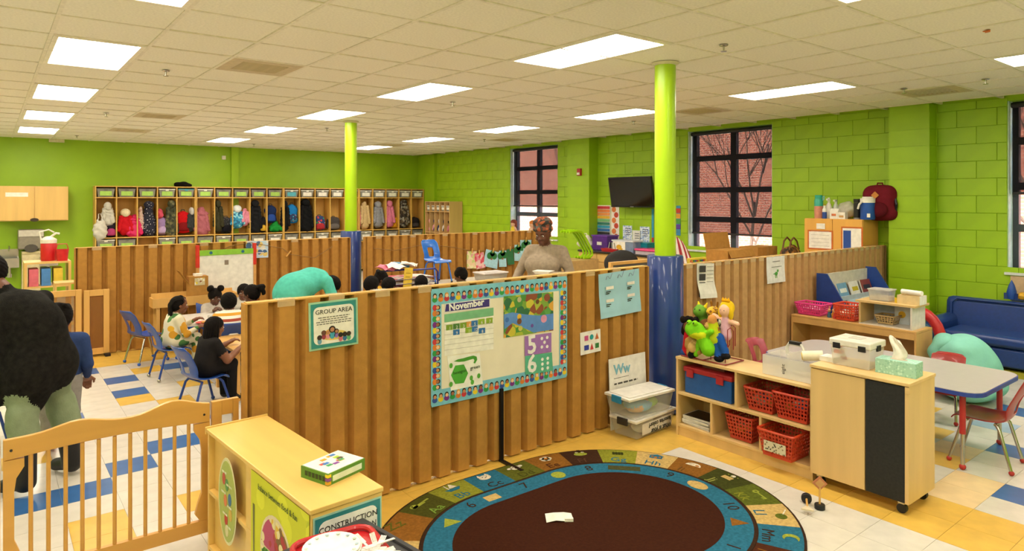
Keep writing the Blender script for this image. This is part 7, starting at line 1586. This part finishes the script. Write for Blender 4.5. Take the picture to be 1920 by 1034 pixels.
# ------------------------------------------------------------------ foreground shelf with posters
fh = .67
A, Bq, Cq, D = P(384, 800, fh), P(497, 778.5, fh), P(720.5, 916, fh), P(584, 957, fh)
ax_ = (A - D).normalized(); rzf = math.atan2(ax_.y, ax_.x) - PI / 2
FL, FWd = (A - D).length, .31
t = thing('poster_shelf', 'maple shelf in the foreground with posters on its sides', 'shelf', (D.x, D.y, 0), rzf)    # local: x across, y along towards the partition
FL = min(FL, 1.22)
mpf = mat('#e2b966', .4, 'woody', var=.05, scale=9)
MB().box(-.006, FWd + .006, -.004, FL + .004, fh - .02, fh).build('top_panel', mpf, t, bevel=.003); MB().box(0, FWd, 0, .018, 0, fh - .021).build('end_panel', mpf, t); MB().box(0, FWd, FL - .018, FL, 0, fh - .021).build('end_panel', mpf, t)
MB().box(FWd - .014, FWd, .019, FL - .019, 0, fh - .021).build('back_panel', mpf, t); MB().box(0, FWd - .015, .019, FL - .019, .34, .358).build('shelf', mpf, t); MB().box(0, FWd - .015, .019, FL - .019, .05, .068).build('shelf', mpf, t); MB().box(.001, .014, .019, FL * .56, .359, fh - .021).build('side_board', mpf, t); MB().box(.001, .014, .019, FL * .56, .069, .339).build('side_board', mpf, t); MB().box(.03, .043, FL * .56, FL - .019, .359, fh - .021).build('recessed_board', mpf, t); MB().box(.03, .043, FL * .56, FL - .019, .069, .339).build('recessed_board', mpf, t)
MB().box(-.008, FWd + .008, FL + .005, FL + .017, fh - .03, fh + .006).build('edge_lip', mpf, t)
# poster on the long side: drawing plane faces -x
SIDE = Matrix(((0, 0, -1, 0), (-1, 0, 0, 0), (0, 1, 0, 0), (0, 0, 0, 1)))       # draw x runs from the far end to the near end, y up, z out of the shelf (-x)
ps = thing('nutrition_poster', 'lime yellow food poster with a plate of food on the shelf side', 'poster', t.matrix_basis @ Vector((-.003, FL * .36, 0)), rzf)
def side(parent, polys, m, name, d): 
    mb = MB()
    for pl in polys: mb.prism(pl, d, d + .001, M=SIDE)
    return mb.build(name, m, parent)
pw0, pw1 = -.17, FL * .35
side(ps, [R4(pw0, pw1, .12, fh - .025)], spotted('#c9c82a', ('#d8d634', '#b8bc28', '#c9c82a'), 9, .5), 'poster_sheet', 0)
pcx, pcy = (pw0 + pw1) / 2 - .02, .36
side(ps, [disc(pcx, pcy, .165, 28)], mat('#d8c8a8', .5), 'plate_print', .0018)
def wedge(a0, a1, r_, n=8): return [(pcx, pcy)] + [(pcx + r_ * math.cos(a0 + (a1 - a0) * i / n), pcy + r_ * math.sin(a0 + (a1 - a0) * i / n)) for i in range(n + 1)]
for k, c_ in enumerate(('#7a5a34', '#b0486a', '#6a9a2c', '#c8782a')): side(ps, [wedge(k * PI / 2 + .04, (k + 1) * PI / 2 - .04, .15)], spotted(c_, ('#d8b040', c_, '#a83a3a' if k != 2 else '#3a6a24', '#e0d0a0'), 26, .55), 'food_print', .0032)
side(ps, [[(pw0 + .03, .25), (pw0 + .04, .25), (pw0 + .045, .5), (pw0 + .025, .5)]], mat('#6a6a34', .5), 'fork_print', .0018)
side(ps, [disc(pw1 - .06, .44, .03, 14), R4(pw1 - .09, pw1 - .03, .33, .42)], mat('#3a7ab0', .5), 'child_print', .0018); side(ps, [disc(pw1 - .06, .475, .03, 14, .025)], mat('#7a4a28', .5), 'child_print', .0032)
tx = text('lettering', 'balance between food & fun', .036, mat('#4a5a14', .6), ps, (-.0045, -pw0 - .09, fh - .085), (PI / 2, 0, -PI / 2), ex=.0006); 
dsk = thing('food_disc', 'oval printed food card stuck on the side of the foreground shelf', 'card', t.matrix_basis @ Vector((-.008, FL * .74, 0)), rzf)
side(dsk, [disc(0, .40, .125, 28, .21)], mat('#d8d4a8', .4), 'card_edge', 0); side(dsk, [disc(0, .40, .112, 28, .195)], mat('#a8b45a', .5), 'card_face', .0015)
for x, y, c_ in ((-.04, .5, '#b84a3a'), (.0, .48, '#4a8a4a'), (-.02, .4, '#d87a4a'), (.04, .42, '#2f6a9a'), (-.01, .31, '#b83a2c'), (.05, .35, '#c8a84a'), (.0, .26, '#d8d0a0')): side(dsk, [disc(x, y, .022, 12, .03)], mat(c_, .5), 'food_print', .003)
side(dsk, [q for k in range(6) for q in words((-.06, .0, -.07, .01, -.05, .0)[k], (.0, .07, -.01, .075, .01, .06)[k], .53 - .05 * k, .009, 40 + k)], mat('#dcdcc0', .6), 'small_print', .0045)
# sign on the end panel, facing the camera side (-y local)
sg = thing('construction_sign', 'CONSTRUCTION and TRANSPORTATION sign on the shelf end', 'sign', t.matrix_basis @ Vector((FWd / 2, -.004, .47)), rzf)
MB().box(-.15, .15, -.001, .001, -.17, .165).build('sign_sheet', mat('#9cc4b4', .3), sg); print_(sg, [R4(-.143, .143, -.163, .158)], mat('#2a7c84', .5), 'border', .0018); print_(sg, [rrect(-.128, .128, -.14, .142, .03)], mat('#e6e2da', .5), 'sign_face', .0032)
for s_, z in (('CONSTRUCTION', .098), ('TRANSPORTATION', .056)): text('lettering', s_, .033, blk, sg, (0, -.005, z), RX, align='CENTER', sx=.86 if s_[0] == 'T' else 1)
text('lettering', '&', .022, blk, sg, (-.122, -.005, .075), RX)
# game box
p = P(625, 888, fh); g = thing('game_box', 'green edged game box with a colourful lid on the foreground shelf', 'box', (p.x, p.y, fh), rzf + R(15)); bx_, by_, bh_ = .105, .085, .05
MB().box(-bx_, bx_, -by_, by_, 0, bh_).build('box_body', mat('#5a8a2c', .45), g); MB().box(-bx_ + .004, bx_ - .004, -by_ + .004, by_ - .004, bh_, bh_ + .002).build('lid_picture', mat('#ece6dc', .4), g)
cs_ = ['#d84a3a', '#e0a02a', '#3a9a5a', '#3a7ac0', '#8a4aa0', '#4a4a3a', '#a8c83a', '#e0c82a']
for k in range(12): x, y = random.uniform(-.06, .05), random.uniform(-.03, .06); MB().box(x - .014, x + .014, y - .009, y + .009, bh_ + .0022 + .0001 * k, bh_ + .003 + .0001 * k).build('brick_print', mat(cs_[k % 8], .5), g)
for k in range(6): MB().box(-bx_ - .0015, -bx_ - .0003, -.06 + .022 * k - .008, -.06 + .022 * k + .008, .016, .036).build('side_print', mat('#2a3a1c', .5), g)
MB().box(-.08, .085, -by_ - .0015, -by_ - .0003, .012, .036).build('side_label', mat('#d8e0c8', .5), g)
for k in range(3): MB().box(-bx_ - .0018, -bx_ + .016, -by_ - .0018, -by_ + .016, .004 + .015 * k, .016 + .015 * k).build('corner_print', mat(cs_[(k * 3 + 1) % 8], .5), g)
# ------------------------------------------------------------------ black cart with tray, plates and forks
th_ = .60
k0 = P(681, 969, th_); k1 = P(795, 1034, th_); rzt = math.atan2((k0 - k1).y, (k0 - k1).x) - PI / 2
ct = thing('black_cart', 'black plastic cart top at the bottom picture edge', 'cart', (k0.x, k0.y, 0), rzt)
MB().box(-.46, .0, -.62, -.0, th_ - .04, th_).build('cart_top', mat('#2b2a2c', .55, bump=.05), ct, bevel=.01); MB().tube([(x, y, th_ + .003) for x, y in rrect(-.43, -.03, -.58, -.04, .05)], .006, 6, closed=True).build('cart_lip', mat('#2b2a2c', .55), ct)
for x in (-.42, -.04):
    for y in (-.56, -.04): MB().box(x - .025, x + .025, y - .025, y + .025, 0, th_ - .041).build('leg', mat('#232224', .6), ct)
MB().box(-.44, -.02, -.60, -.02, .2, .23).build('lower_shelf', mat('#2b2a2c', .55), ct)
p = P(650, 1066, th_); tr = thing('serving_tray', 'red plastic serving tray on the black cart', 'tray', (p.x, p.y, th_ + .01), rzt + R(75)); rdm = mat('#b81c22', .35, coat=.2)
MB().prism(rrect(-.20, .20, -.14, .14, .05), 0, .008).build('tray_floor', rdm, tr); MB().tube([(x, y, .018) for x, y in rrect(-.205, .205, -.145, .145, .055)], .011, 8, closed=True).build('tray_rim', rdm, tr, smooth=True)
for k in range(10):
    o = thing('paper_plate', ['lowest', 'second', 'third', 'fourth', 'fifth', 'sixth', 'seventh', 'eighth', 'ninth', 'topmost'][k] + ' white paper plate in the stack on the red tray', 'plate', (tr.location.x - .045 + .002 * (k % 3), tr.location.y + .02 + .002 * (k % 2), th_ + .019 + k * .0055), .3 * k, 'paper plates stacked on the tray'); MB().lathe([(.0, 0), (.068, .0), (.098, .012), (.096, .015), (.067, .004), (.0, .004)], 30).build('plate_disc', mat('#ece8e0', .55), o, smooth=True)
    if k == 9: 
        for q in range(14): a = q * 2 * PI / 14; MB().prism(disc(.084 * math.cos(a), .084 * math.sin(a), .007, 6), .0125, .0135).build('rim_print', mat('#a8bcc8' if q % 2 else '#b8c8b8', .5), o)
fk = mat('#eeeae4', .35)
fm = MB(); fm.box(-.004, .004, -.09, .02, 0, .003); fm.box(-.010, .010, .02, .045, 0, .003)
for q in range(4): fm.box(-.010 + q * .0055, -.0065 + q * .0055, .045, .075, 0, .003)
fme = fm.mesh('fork', fk); hm_ = MB().box(-.0045, .0045, -.09, .02, 0, .0032).mesh('handle', fk); tm_ = MB().box(-.010, .010, .0205, .045, 0, .003).mesh('neck', fk); tn_ = MB().box(-.0016, .0016, .0455, .075, 0, .003).mesh('tine', fk)
fl = ['fork sticking up highest from the heap', 'fork lying at the tray edge with its tines outward', 'fork across the back of the heap', 'fork at the front of the heap', 'fork leaning on the plate stack', 'fork at the right of the heap', 'fork under the raised fork', 'fork at the left of the heap', 'fork in the middle of the heap', 'lowest fork in the heap']
for k in range(10):
    o = thing('plastic_fork', 'white plastic ' + fl[k], 'fork', (tr.location.x + .085 + .02 * math.cos(k * 2.1), tr.location.y - .03 + .03 * math.sin(k * 2.1), th_ + .024 + .004 * k), 0, 'forks on the red tray', rot=(R(55 if k == 0 else random.uniform(0, 22)), R(random.uniform(-15, 15)), k * .9 + rzt))
    inst(hm_, 'handle', o); inst(tm_, 'neck', o)
    for q in range(4): inst(tn_, 'tine', o, (-.0083 + q * .0055, 0, 0))
